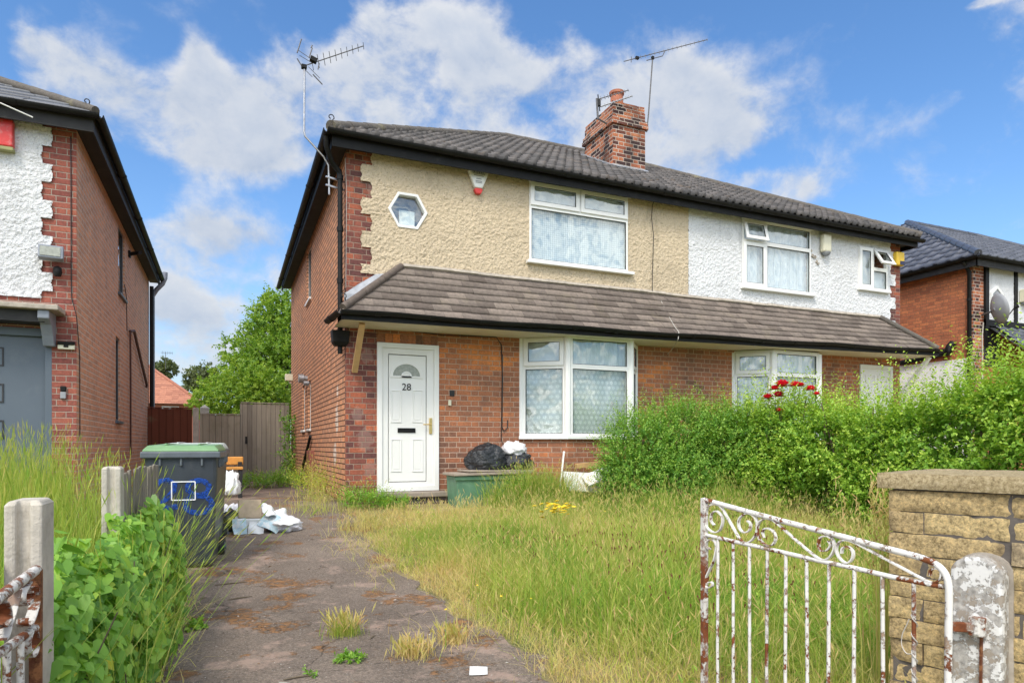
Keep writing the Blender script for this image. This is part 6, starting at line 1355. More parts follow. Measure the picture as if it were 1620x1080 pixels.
t = thing('iron_gate', (XG, 1.9, 0), 'very rusty scrolled iron gate at the bottom left edge', 'gate', 'pair of drive gates')
a, b = q3(10, 430), q3(268, 238); d_ = (a - b).normalized()
mb = MB(); mb.tube([b, b + d_ * 0.9], 0.012, 8); mb.build('top_rail', MAT['rusty_iron'], t, smooth=60)
a2, b2 = q3(10, 845), q3(262, 665); d2 = (a2 - b2).normalized(); mb = MB(); mb.tube([b2, b2 + d2 * 0.9], 0.010, 8); mb.build('middle_rail', MAT['rusty_iron'], t, smooth=60)
mb = MB(); mb.beam((b.x, b.y - .01, 0.06), b, 0.022, 0.024, (1, 0, 0)); mb.build('stile', MAT['rust'], t, bevel=0.002)
for x in (150, 50, -30): q = q3(x, 860 - x * 0.6); mb = MB(); mb.tube([q, (q.x, q.y, 0.08)], 0.008, 8); mb.build('bar', MAT['flaking_iron'], t, smooth=60)
for pth in ([(200, 330), (170, 380), (150, 440), (165, 500), (205, 470), (220, 420), (200, 400)], [(245, 360), (262, 450), (240, 560), (200, 650), (165, 640), (170, 600)], [(120, 390), (95, 500), (60, 620), (20, 740), (-30, 760)], [(10, 480), (40, 530), (45, 600), (10, 660), (-30, 640)], [(215, 690), (190, 780), (205, 880), (240, 860), (260, 780), (245, 700), (215, 690)]):
    mb = MB(); mb.ribbon(catmull([q3(*q) for q in pth], 6), 0.004, 0.022, up=(1, 0, 0)); mb.build('scroll', MAT['rusty_iron'], t, smooth=50)

# ------------------------------------------------------------------ vegetation
def unit(a): return a / np.maximum(1e-9, np.linalg.norm(a, axis=-1, keepdims=True))
def leaves_geo(B, Dr, Nn, L, Wd):
    """diamond leaves: base B, direction Dr, normal Nn"""
    Dr = unit(Dr); S_ = unit(np.cross(Dr, Nn)); N2 = unit(np.cross(S_, Dr)); L = L[:, None]; Wd = Wd[:, None]
    m = B + Dr * L * 0.45
    V = np.stack([B, m + S_ * Wd / 2 + N2 * Wd * 0.16, B + Dr * L - N2 * L * 0.10, m - S_ * Wd / 2 + N2 * Wd * 0.16], 1)
    n = len(B); return V.reshape(-1, 3), np.arange(n * 4).reshape(n, 4)
def shoots(n, base, dirs, Ls, k, leafL, leafW, spread=0.9, tint0=0.3, tipb=0.35):
    """n shoots with k leaves each -> V, F, tint"""
    s = (np.arange(k) + 0.6) / k
    dirs = unit(dirs); bend = rng.normal(0, 0.25, (n, 3)); bend[:, 2] -= 0.1
    P = base[:, None, :] + dirs[:, None, :] * (Ls[:, None] * s)[..., None] + bend[:, None, :] * (Ls[:, None] * s ** 2)[..., None] * 0.5
    rv = rng.normal(0, 1, (n, k, 3)); side = unit(np.cross(np.broadcast_to(dirs[:, None, :], rv.shape), rv))
    Dr = unit(dirs[:, None, :] * 0.65 + side * spread + rng.normal(0, .2, (n, k, 3)))
    Nn = unit(np.array([0, 0, 1.0]) + dirs[:, None, :] * 0.3 + rng.normal(0, .45, (n, k, 3)))
    sz = (0.75 + 0.5 * rng.random((n, k))) * (1.0 - 0.45 * s)[None, :]
    V, F = leaves_geo(P.reshape(-1, 3), Dr.reshape(-1, 3), Nn.reshape(-1, 3), (leafL * sz).ravel(), (leafW * sz).ravel())
    tn = np.clip(tint0 + rng.normal(0, .12, (n, 1)) + tipb * s[None, :] ** 2 + rng.normal(0, .10, (n, k)), 0, 1)
    return V, F, np.repeat(tn.ravel(), 4)
def stack(parts):
    V = []; F = []; T = []; o = 0
    for v, f, t_ in parts: V.append(v); F.append(f + o); T.append(t_); o += len(v)
    return np.concatenate(V), np.concatenate(F), np.concatenate(T)
def stems(parent, pts, name='stems'):
    mb = MB()
    for a, b, r_ in pts:
        a, b = Vector(a), Vector(b); m = a.lerp(b, .5) + Vector((rng.uniform(-.06, .06), rng.uniform(-.06, .06), 0)); mb.tube([a, m, b], [r_, r_ * .75, r_ * .4], 5)
    return mb.build(name, MAT['stem_wood'], parent, smooth=60)

# hedge between the two front gardens
t = thing('privet_hedge', (7.0, 4.6, 0.2), 'long bright green overgrown privet hedge with wispy shoots along the right side', 'hedge')
hy0, hy1 = 1.2, 8.5
def hedge_h(y): return np.interp(y, [1, 3.5, 5.3, 7.2, 8.5], [1.40, 1.38, 1.24, 0.94, 0.88]) + 0.45 * fbm(y * 1.4, y * 0 + 2.0, 3) + 0.12 * np.sin(y * 2.1)
n1_ = 5600
y = rng.uniform(hy0, hy1, n1_); z = rng.uniform(0.05, 1.0, n1_) ** 0.9
hh = hedge_h(y); zz = gzn(y) + z * hh
bul = 0.16 * (fbm(y * 1.5, zz * 1.8, 31) - 0.45) * 3
face = 6.55 - 0.10 * np.sin(z * 3) - bul + 0.25 * z ** 3
hol = fbm(y * 2.6, zz * 2.6, 37); keep_ = hol + rng.normal(0, .05, n1_) > .42
base_ = np.stack([face + rng.uniform(0, 0.28, n1_) + np.clip(.5 - hol, 0, .3) * .9, y, zz], 1)
dr_ = np.stack([rng.normal(-0.7, .4, n1_), rng.normal(-0.1, .5, n1_), rng.uniform(0.2, 1.1, n1_)], 1)
base_, dr_ = base_[keep_], dr_[keep_]; n1_ = len(base_)
parts = [shoots(n1_, base_, dr_, rng.uniform(.12, .34, n1_), 13, 0.064, 0.036, tint0=0.44)]
n2_ = 2400; y = rng.uniform(hy0, hy1, n2_); base_ = np.stack([rng.uniform(6.6, 7.5, n2_), y, gzn(y) + hedge_h(y) * rng.uniform(.86, 1.02, n2_)], 1)
dr_ = np.stack([rng.normal(-.05, .25, n2_), rng.normal(0, .25, n2_), np.ones(n2_)], 1)
parts.append(shoots(n2_, base_, dr_, rng.uniform(.10, .72, n2_) ** 1.15 * (0.35 + 1.3 * fbm(y * 2.2, y * 0, 44)), 15, 0.058, 0.030, tint0=0.54, tipb=0.38))
n3_ = 7000; y = rng.uniform(hy0, hy1, n3_); base_ = np.stack([rng.uniform(6.7, 7.7, n3_), y, gzn(y) + hedge_h(y) * rng.uniform(.05, .95, n3_)], 1)
parts.append(shoots(n3_, base_, rng.normal(0, 1, (n3_, 3)), rng.uniform(.2, .4, n3_), 9, 0.07, 0.045, tint0=0.36, tipb=0.1))
V, F, T = stack(parts); np_mesh('foliage', V, F, MAT['hedge_leaf'], t, T)
stems(t, [((7.05 + rng.uniform(-.2, .2), yy, gz(yy)), (7.0 + rng.uniform(-.4, .4), yy + rng.uniform(-.3, .3), gz(yy) + rng.uniform(1.0, 1.6)), 0.018) for yy in np.arange(hy0, hy1, 0.12)])

# rounded shrub by the bay window
def ball_shrub(name, label, blobs, mat, n, leafL, leafW, tint0, tipb, cat='shrub', up=0.5, k=11, L=(.14, .34), stem_to=None, extra=None, group=None):
    c0 = blobs[0][0]; t = thing(name, (c0[0], c0[1], gz(c0[1])), label, cat, group); parts = []
    vol = np.array([b[1][0] * b[1][1] * b[1][2] for b in blobs]) ** 0.67; vol = vol / vol.sum()
    for (c, r_), w in zip(blobs, vol):
        m = max(8, int(n * w)); d = unit(rng.normal(0, 1, (m, 3))); rr = rng.uniform(0.25, 1.0, (m, 1)) ** 0.5
        lump = 0.82 + 0.36 * fbm(d[:, 0] * 2.4 + c[0] * 3, d[:, 2] * 2.4 + d[:, 1] * 1.7, 13)[:, None]
        P = np.array(c) + d * rr * lump * np.array(r_); P[:, 2] = np.maximum(P[:, 2], gzn(P[:, 1]) + 0.03)
        parts.append(shoots(m, P, d + np.array([0, 0, up]) + rng.normal(0, .35, (m, 3)), rng.uniform(*L, m), k, leafL, leafW, tint0=tint0, tipb=tipb))
    if extra: parts += extra
    V, F, T = stack(parts); np_mesh('foliage', V, F, mat, t, T)
    sp = []
    for c, r_ in blobs:
        for _ in range(5): sp.append(((c[0] + rng.uniform(-.1, .1), c[1] + rng.uniform(-.1, .1), gz(c[1])), (c[0] + rng.uniform(-.5, .5) * r_[0], c[1] + rng.uniform(-.5, .5) * r_[1], c[2] + r_[2] * rng.uniform(.1, .7)), 0.014))
    stems(t, sp); return t
wisp_n = 300; wx = rng.uniform(4.9, 6.8, wisp_n); wy = rng.uniform(7.5, 8.3, wisp_n)
wb = np.stack([wx, wy, 0.3 + np.interp(wx, [4.9, 5.5, 6.2, 6.9], [0.95, 1.22, 1.30, 1.32]) + rng.uniform(-.2, .05, wisp_n)], 1)
wisp = shoots(wisp_n, wb, np.stack([rng.normal(-.05, .3, wisp_n), rng.normal(-.1, .3, wisp_n), np.ones(wisp_n)], 1), rng.uniform(.12, .5, wisp_n), 14, 0.042, 0.022, tint0=0.6, tipb=0.3)
ball_shrub('box_shrub', 'dense dark green rounded shrub in front of the left bay window', [((5.3, 7.75, 0.85), (0.62, 0.5, 0.62)), ((6.0, 7.8, 0.95), (0.7, 0.5, 0.66)), ((5.0, 7.6, 0.6), (0.36, 0.36, 0.36)), ((6.6, 7.5, 0.95), (0.6, 0.6, 0.66)), ((5.6, 7.4, 0.55), (0.6, 0.4, 0.36))], MAT['shrub_leaf'], 5200, 0.050, 0.027, 0.50, 0.40, extra=[wisp])
# rose bush with red flowers behind the hedge
t = thing('rose_bush', (6.85, 6.8, 0.15), 'red flowering rose stems rising from the hedge before the right bay window', 'rose bush')
n_ = 130; b_ = np.stack([rng.normal(6.85, .15, n_), rng.normal(6.75, .22, n_), rng.uniform(0.8, 1.5, n_)], 1)
V, F, T = shoots(n_, b_, rng.normal(0, 1, (n_, 3)) + np.array([0, 0, .8]), rng.uniform(.1, .25, n_), 9, 0.05, 0.034, tint0=0.35, tipb=0.2); np_mesh('foliage', V, F, MAT['shrub_leaf'], t, T)
sp = []
for u, v, s_ in ((1237, 611, 2.0), (1226, 616, 1.4), (1232, 627, 1.6), (1215, 630, 1.5), (1258, 611, 1.5), (1266, 611, 1.2), (1282, 617, 1.4), (1233, 650, 1.0), (1292, 624, .9)):
    c = onX(u, v, 6.72 + .1 * rng.random()); mb = MB()
    for ring_, (nr, rr, hz_) in enumerate(((5, 0.018, 0.035), (7, 0.036, 0.024), (8, 0.052, 0.006))):
        for i in range(nr):
            a_ = 2 * math.pi * i / nr + ring_ * .5 + rng.uniform(-.2, .2); e_ = Vector((math.cos(a_), math.sin(a_), 0)); si = Vector((-e_.y, e_.x, 0)); k_ = s_
            mb.add([c + (e_ * rr * .3 - si * .012) * k_, c + (e_ * rr * .3 + si * .012) * k_, c + (e_ * rr + si * .026 + Vector((0, 0, hz_))) * k_, c + (e_ * rr * 1.15 + Vector((0, 0, hz_ * 1.3))) * k_, c + (e_ * rr - si * .026 + Vector((0, 0, hz_))) * k_], [(0, 1, 2, 3, 4)])
    mb.build('flower', MAT['petal_red'], t, recalc=False); sp.append(((6.85 + rng.uniform(-.1, .1), 6.75, gz(6.8)), c - Vector((0, 0, .01)), 0.006))
stems(t, sp)

# trees behind the gardens
def tree(name, label, base, trunk_h, blobs, mat, n, leafL, tint0, tipb, tr=0.16, L=(.35, .9), k=12, group=None):
    t = thing(name, base, label, 'tree', group); parts = []
    vol = np.array([b[1] ** 2 for b in blobs]); vol = vol / vol.sum()
    for (c, r_), w in zip(blobs, vol):
        m = max(10, int(n * w)); d = unit(rng.normal(0, 1, (m, 3))); lump = 0.70 + 0.55 * fbm(d[:, 0] * 2.2 + c[0], d[:, 2] * 2.2 + d[:, 1] * 1.9, 23)[:, None]
        P = np.array(c) + d * (rng.uniform(.12, 1, (m, 1)) ** 0.45) * lump * r_
        parts.append(shoots(m, P, d + np.array([0, 0, .25]) + rng.normal(0, .4, (m, 3)), rng.uniform(*L, m) * r_ / 2.0, k, leafL, leafL * 0.6, tint0=tint0, tipb=tipb))
    V, F, T = stack(parts); np_mesh('crown', V, F, mat, t, T)
    mb = MB(); b0 = Vector(base); top = b0 + Vector((0.1, 0, trunk_h)); mb.tube([b0 - Vector((0, 0, .1)), b0.lerp(top, .5), top], [tr, tr * .8, tr * .6], 10)
    for c, r_ in blobs: mb.tube([b0.lerp(top, 0.75), (top.lerp(Vector(c), .5)) + Vector((0, 0, .15)), Vector(c)], [tr * .5, tr * .35, tr * .12], 7)
    mb.build('trunk', MAT['bark'], t, smooth=60); return t
B = lambda u, v, d, r_: (tuple(dep(u, v, d)), r_)
c = dep(450, 700, 25); tree('garden_tree', 'big bright green leafy tree behind the wooden gate', (c.x, c.y, 0.24), 2.2,
     [B(445, 520, 25, 1.25), B(425, 560, 25, 1.3), B(455, 590, 24.5, 1.7), B(400, 600, 24.5, 1.15), B(432, 492, 25.5, 0.75), B(500, 540, 26, 2.2), B(380, 560, 25.5, 0.8)], MAT['tree_leaf'], 2800, 0.16, 0.42, 0.3, 0.2)
c = dep(365, 690, 22); tree('garden_tree', 'lower rounded bushy tree in front of the big green tree', (c.x, c.y, 0.24), 0.9,
     [B(350, 628, 22, 0.85), B(390, 622, 21.5, 0.95), B(425, 630, 21.5, 0.9), B(322, 640, 22.5, 0.5)], MAT['tree_leaf'], 1500, 0.12, 0.52, 0.3, 0.09, L=(.3, .7))
c = dep(322, 690, 58); tree('garden_tree', 'pale far tree above the red roof', (c.x, c.y, 0.24), 4.5, [B(322, 600, 58, 1.3), B(308, 606, 58, 0.9), B(336, 600, 58, 0.8)], MAT['far_leaf'], 420, 0.32, 0.45, 0.25, 0.2)
c = dep(262, 690, 62); tree('garden_tree', 'sliver of far crown topping the red roof', (c.x, c.y, 0.24), 5.0, [B(262, 584, 62, 0.9), B(250, 586, 62, 0.7)], MAT['far_leaf'], 200, 0.32, 0.4, 0.25, 0.2)

# grass ------------------------------------------------------------
def blades(x, y, h, w, lean, tint, curl=0.5, zoff=0.0):
    n = len(x); a = rng.uniform(0, 2 * math.pi, n); dx, dy = np.cos(a), np.sin(a); fa = rng.uniform(0, 2 * math.pi, n); fx, fy = np.cos(fa), np.sin(fa)
    lx_, ly_ = lean if isinstance(lean, tuple) else (dx * lean, dy * lean)
    V = np.zeros((n, 8, 3)); z0 = gzn(y) + zoff
    for i, (k, ww) in enumerate(((0, 1.0), (0.4, 0.95), (0.75, 0.6), (1.0, 0.12))):
        ox = lx_ * h * (k ** 1.7); oy = ly_ * h * (k ** 1.7); zz = h * k * (1 - curl * 0.35 * (lx_ ** 2 + ly_ ** 2) * k)
        for s_, j in ((-1, 0), (1, 1)):
            V[:, 2 * i + j, 0] = x + ox + s_ * fx * w * ww / 2; V[:, 2 * i + j, 1] = y + oy + s_ * fy * w * ww / 2; V[:, 2 * i + j, 2] = z0 + zz
    idx = np.arange(n)[:, None] * 8; F = np.concatenate([idx + np.array([0, 1, 3, 2]), idx + np.array([2, 3, 5, 4]), idx + np.array([4, 5, 7, 6])], 0)
    return V.reshape(-1, 3), F, np.repeat(tint, 8), (x + lx_ * h, y + ly_ * h, z0 + h * (1 - curl * .35 * (lx_ ** 2 + ly_ ** 2)), lx_, ly_)
def heads(tip, L, w, tint):
    x, y, z, lx_, ly_ = tip; n = len(x); P = np.stack([x, y, z], 1); d = unit(np.stack([lx_ * 1.2, ly_ * 1.2, np.full(n, 0.8)], 1)); sd = unit(np.cross(d, rng.normal(0, 1, (n, 3)))); s2 = np.cross(d, sd)
    out = []
    for q in (sd, s2):
        V = np.stack([P - d * 0.02, P + d * (L * .4)[:, None] + q * w / 2, P + d * L[:, None], P + d * (L * .4)[:, None] - q * w / 2], 1).reshape(-1, 3); out.append((V, np.arange(n * 4).reshape(n, 4), np.repeat(tint, 4)))
    return out
def pts_in(n, x0, x1, y0, y1, keep):
    x = rng.uniform(x0, x1, n); y = rng.uniform(y0, y1, n); k = keep(x, y); return x[k], y[k]
dr_arr = lambda y: np.array([drive_right(v) for v in np.linspace(-1, 10, 200)])
_ys = np.linspace(-1, 10, 400); _dr = np.array([drive_right(v) for v in _ys])
def lawn_ok(x, y):
    e = np.interp(y, _ys, _dr) + 0.02
    wall = ((x - WE.x) * wd.x + (y - WE.y) * wd.y > -0.03) & ((x - WE.x) * wn_.x + (y - WE.y) * wn_.y < 0.02)
    box = ((x > 2.9) & (x < 4.35) & (y > 8.38)) | ((x < 3.0) & (y > 8.25 + 0.15 * np.sin(x * 7)) & (rng.random(len(x)) < .93))
    return (x > e + 0.10 * (fbm(x * 5, y * 5, 61) - 0.4)) & ~wall & ~box & (y < 9.05)
def lawn_tint(x, y):
    green = np.clip((fbm(x * 0.8, y * 0.8, 71) - 0.40) * 5.5, 0, 1)
    green = np.maximum(green, np.exp(-(((x - 2.9) / 1.2) ** 2 + ((y - 3.2) / 1.3) ** 2)))       # lush patch by the gate
    green = np.maximum(green, np.clip((y - 6.6) / 1.2, 0, 1) * np.clip((x - 3.2) / 1.0, 0, 1))
    green = np.maximum(green, 0.8 * np.exp(-(((x - 1.75) / .35) ** 2 + ((y - 3.9) / .45) ** 2)))
    dry = np.exp(-np.maximum(0, x - np.interp(y, _ys, _dr)) / 0.55) * 0.5 + 0.8 * np.exp(-(((y - 2.3) / .8) ** 2)) * np.clip(2.4 - x, 0, 1)
    return np.clip(0.60 + 0.16 * np.clip((3.0 - x) / 1.2, -.5, 1) * np.clip((y - 3.6) / 1.0, 0, 1) - 0.42 * green + 0.32 * dry + 0.45 * (fbm(x * 2.7, y * 2.7, 73) - .45), 0, 1)
parts = []
x, y = pts_in(150000, 1.3, 6.9, 1.0, 9.0, lambda x, y: lawn_ok(x, y) & (rng.random(len(x)) < np.clip(1.5 - 0.14 * y, .4, 1) * np.clip(.35 + 1.6 * fbm(x * 3.3, y * 3.3, 66), .3, 1)))
tn = lawn_tint(x, y); edge = np.clip((x - np.interp(y, _ys, _dr)) / 0.5, 0.25, 1) * (1 - 0.45 * np.exp(-((y - 2.2) / .9) ** 2) * np.clip(2.6 - x, 0, 1))
clump = 0.35 + 1.35 * fbm(x * 2.4, y * 2.4, 81)
v, f, t_, tip = blades(x, y, rng.uniform(.08, .29, len(x)) * edge * clump * np.where((x < 3.2) & (y > 6.9), .45, 1), rng.uniform(.0024, .0055, len(x)), np.abs(rng.normal(.9, .5, len(x))), np.clip(tn + rng.normal(0, .11, len(x)), 0, .9)); parts.append((v, f, t_))
x, y = pts_in(15000, 1.35, 6.8, 1.4, 8.9, lambda x, y: lawn_ok(x, y))
tn = lawn_tint(x, y); edge = np.clip((x - np.interp(y, _ys, _dr)) / 0.7, 0.3, 1)
h = rng.uniform(.22, .45, len(x)) * edge * np.where((x < 3.2) & (y > 6.9), .45, 1) * (0.7 + .6 * fbm(x * 2, y * 2, 85)) * (1 - 0.4 * np.exp(-((y - 2.2) / .9) ** 2) * np.clip(2.6 - x, 0, 1))
v, f, t_, tip = blades(x, y, h, np.full(len(x), .002), np.abs(rng.normal(.45, .3, len(x))), np.clip(tn + .2 + rng.normal(0, .1, len(x)), .3, .93)); parts.append((v, f, t_))
sel = rng.random(len(x)) < .7; tp = tuple(q[sel] for q in tip); nn_ = sel.sum()
for a_ in heads(tp, rng.uniform(.025, .07, nn_), .0055, np.clip(rng.normal(.80, .09, nn_), .5, .97)): parts.append(a_)
# pale hair-thin arching stems
x, y = pts_in(17000, 1.35, 6.8, 1.4, 8.6, lambda x, y: lawn_ok(x, y) & (fbm(x * 1.1, y * 1.1, 99) > .33))
h = rng.uniform(.16, .42, len(x)) * np.clip((x - np.interp(y, _ys, _dr)) / 0.6, 0.3, 1) * np.where((x < 3.2) & (y > 6.9), .45, 1)
v, f, t_, tip = blades(x, y, h, np.full(len(x), .0016), np.abs(rng.normal(.85, .4, len(x))), np.clip(rng.normal(.76, .10, len(x)) - .18 * (lawn_tint(x, y) < .4), .5, .96)); parts.append((v, f, t_))
# taller clumps by the wall, hedge foot and gate
x = np.concatenate([rng.uniform(3.1, 5.2, 1500), rng.uniform(4.6, 6.7, 2600), rng.normal(2.3, .35, 900), rng.normal(3.4, .5, 900), rng.uniform(3.2, 4.5, 1500)]); y = np.concatenate([rng.uniform(7.9, 8.5, 1500), rng.uniform(6.4, 7.6, 2600), rng.normal(3.6, .4, 900), rng.normal(4.4, .4, 900), rng.uniform(7.95, 8.36, 1500)])
k = lawn_ok(x, y) & (fbm(x * 2.2, y * 2.2, 95) > .42); x, y = x[k], y[k]
v, f, t_, tip = blades(x, y, rng.uniform(.28, .62, len(x)) * (0.6 + .7 * fbm(x * 3, y * 3, 96)), rng.uniform(.003, .007, len(x)), np.abs(rng.normal(.35, .25, len(x))), np.clip(rng.normal(.36, .14, len(x)), .05, .85)); parts.append((v, f, t_))
k = rng.random(len(x)) < .3; k2 = k.sum(); parts += heads(tuple(q[k] for q in tip), rng.uniform(.04, .08, k2), .006, np.clip(rng.normal(.62, .1, k2), .4, .9))
# thin dry fringe creeping over the drive edge
y = rng.uniform(1.8, 8.6, 5200); x = np.interp(y, _ys, _dr) + rng.normal(-.02, .16, len(y)); k = fbm(x * 4, y * 4, 97) > .44; x, y = x[k], y[k]
v, f, t_, tip = blades(x, y, rng.uniform(.03, .15, len(x)), np.full(len(x), .0026), np.abs(rng.normal(1.0, .5, len(x))), np.clip(rng.normal(.78, .13, len(x)), .3, .95)); parts.append((v, f, t_))
# knapweed-like dark seed dots
x, y = pts_in(800, 1.9, 5.0, 2.4, 5.5, lambda x, y: lawn_ok(x, y) & (fbm(x * 1.3, y * 1.3, 91) > .45))
v, f, t_, tip = blades(x, y, rng.uniform(.3, .46, len(x)), np.full(len(x), .0022), np.abs(rng.normal(.2, .15, len(x))), np.full(len(x), .6)); parts.append((v, f, t_))
for a_ in heads(tip, np.full(len(x), .011), .009, np.full(len(x), 1.0)): parts.append(a_)
V, F, T = stack(parts); kind(np_mesh('lawn_grass', V, F, MAT['grass_blade'], None, T), 'stuff')
# broad-leaved clumps in the lush part of the lawn
n = 520; x = np.concatenate([rng.normal(2.9, .55, 260), rng.uniform(2.0, 6.3, 260)]); y = np.concatenate([rng.normal(3.2, .6, 260), rng.uniform(2.6, 8.2, 260)]); k = lawn_ok(x, y) & (x > 1.8); x, y = x[k], y[k]; n = len(x)
V, F, T = shoots(n, np.stack([x, y, gzn(y) + .03], 1), np.stack([rng.normal(0, .7, n), rng.normal(-.1, .7, n), np.ones(n)], 1), rng.uniform(.10, .26, n), 12, .05, .017, tint0=.35, tipb=.25)
kind(np_mesh('lawn_weeds', V, F, MAT['hedge_leaf'], None, T), 'stuff')
# tall grass in the neighbour's front garden
parts = []
lk = lambda x, y: (x < -0.60 + 0.1 * np.sin(y * 3)) & (y < 9.7) & ((x < -1.9) | (y < 6.7 + 0.2 * np.sin(x * 9)) | (x < -1.72))
x, y = pts_in(26000, -4.2, -0.5, 1.6, 9.7, lk)
v, f, t_, tip = blades(x, y, rng.uniform(.35, .85, len(x)) * (0.75 + .4 * fbm(x * 1.5, y * 1.5, 7)), rng.uniform(.004, .009, len(x)), np.abs(rng.normal(.25, .18, len(x))), np.clip(rng.normal(.42, .12, len(x)), 0, .8)); parts.append((v, f, t_))
x, y = pts_in(6500, -4.2, -0.58, 2.4, 9.6, lk)
v, f, t_, tip = blades(x, y, rng.uniform(.66, 1.02, len(x)) * (0.80 + .3 * fbm(x * 1.5, y * 1.5, 8)), np.full(len(x), .0035), np.abs(rng.normal(.16, .12, len(x))), np.clip(rng.normal(.46, .08, len(x)), .2, .8)); parts.append((v, f, t_))
for a_ in heads(tip, rng.uniform(.06, .12, len(x)), .007, np.clip(rng.normal(.52, .09, len(x)), .3, .8)): parts.append(a_)
V, F, T = stack(parts); kind(np_mesh('tall_grass', V, F, MAT['grass_blade'], None, T), 'stuff')
# sprawling stems over the drive edge
parts = []; n = 55; y = rng.uniform(3.3, 5.4, n); x = rng.uniform(-.5, -.34, n)
v, f, t_, tip = blades(x, y, rng.uniform(.45, .85, n), np.full(n, .0024), (rng.uniform(.05, .75, n), rng.normal(-.1, .45, n)), np.clip(rng.normal(.52, .12, n), .2, .85), .9); parts.append((v, f, t_))
for a_ in heads(tip, rng.uniform(.05, .09, n), .0048, np.clip(rng.normal(.50, .1, n), .3, .8)): parts.append(a_)
x, y = pts_in(520, -.58, -.28, 3.3, 5.5, lambda x, y: rng.random(len(x)) < np.clip(1 - (x + .5) * 2, 0.1, 1))
v, f, t_, tip = blades(x, y, rng.uniform(.10, .4, len(x)), np.full(len(x), .003), (rng.uniform(.1, .9, len(x)), rng.normal(-.1, .4, len(x))), np.clip(rng.normal(.62, .16, len(x)), .2, .9), .9); parts.append((v, f, t_))
x, y = pts_in(1500, -.62, -.08, 2.4, 5.0, lambda x, y: rng.random(len(x)) < np.clip(.8 - (x + .5) * 1.9, 0.05, 1))
v, f, t_, tip = blades(x, y, rng.uniform(.06, .2, len(x)), np.full(len(x), .0028), np.abs(rng.normal(1.1, .3, len(x))), np.clip(rng.normal(.84, .06, len(x)), .6, .93), .9); parts.append((v, f, t_))
V, F, T = stack(parts); kind(np_mesh('verge_grass', V, F, MAT['grass_blade'], None, T), 'stuff')

# bindweed over the fence
t = thing('bindweed', (-0.42, 3.3, 0), 'mass of heart shaped bindweed leaves smothering the left fence', 'climbing plant')
n = 6800; y = rng.uniform(2.02, 5.2, n); k = rng.random(n)
hh = np.interp(y, [2.0, 2.5, 3.2, 3.9, 4.6, 5.2], [0.62, 0.74, 0.74, 0.74, 0.66, 0.42]) * (0.85 + .3 * fbm(y * 2.5, y * 0, 15))
out = np.interp(y, [2.0, 2.6, 3.4, 4.4, 5.2], [0.11, 0.15, 0.22, 0.25, 0.14])
ang = rng.uniform(0.02, 1.75, n); rr = rng.uniform(.25, 1.0, n) ** .5 * (0.62 + .75 * fbm(y * 3.5, ang * 2.5, 19))
x = -0.50 + out * np.cos(ang) * rr * 1.15; z = gzn(y) + hh * np.clip(np.sin(ang), 0.03, 1) * rr + 0.02
C = np.stack([x, y, z], 1); Nn = unit(np.stack([np.cos(ang) + .3, -0.55 + rng.normal(0, .45, n), np.sin(ang) * .9 + .35], 1) + rng.normal(0, .45, (n, 3)))
dn = unit(np.stack([rng.normal(.25, .5, n), rng.normal(-.2, .5, n), rng.normal(-.8, .4, n)], 1)); dn = unit(dn - Nn * (dn * Nn).sum(1, keepdims=True)); sd = np.cross(Nn, dn); s_ = (.012 + .030 * rng.random(n) ** 1.5)[:, None]
half_ = [(0, -.28, 0), (.34, -.62, .16), (.74, -.45, .22), (.78, .05, .18), (.45, .7, .10), (0, 1.35, -.12)]
V = np.zeros((n, 12, 3))
for i, (a_, b_, c_) in enumerate(half_):
    V[:, i] = C + (sd * a_ + dn * b_ + Nn * c_) * s_; V[:, 6 + i] = C + (-sd * a_ + dn * b_ + Nn * c_) * s_
idx = np.arange(n)[:, None] * 12; F = np.concatenate([idx + np.arange(6), idx + np.arange(11, 5, -1)], 0)
tn = np.clip(rng.normal(.45, .2, n), 0, 1); tn = np.where(rng.random(n) < .02, 1.0, np.minimum(tn, .9))
np_mesh('foliage', V.reshape(-1, 3), F, MAT['vine_leaf'], t, np.repeat(tn, 12))
x, y = pts_in(170, -.56, -.25, 2.1, 4.9, lambda x, y: rng.random(len(x)) < .9)
v, f, t_, tip = blades(x, y, rng.uniform(.5, .92, len(x)), np.full(len(x), .0024), (rng.normal(.2, .3, len(x)), rng.normal(0, .35, len(x))), np.clip(rng.normal(.5, .12, len(x)), .2, .85)); gq = [(v, f, t_)] + heads(tip, rng.uniform(.04, .08, len(x)), .0045, np.clip(rng.normal(.5, .1, len(x)), .3, .8)); V, F, T = stack(gq); kind(np_mesh('grass_blades', V, F, MAT['grass_blade'], t, T), 'stuff')
stems(t, [((-.5 + rng.uniform(-.05, .1), yy, 0.02), (-.4 + rng.uniform(-.05, .15), yy + rng.uniform(-.3, .3), rng.uniform(.25, .6)), 0.005) for yy in np.arange(2.1, 5.1, .09)])

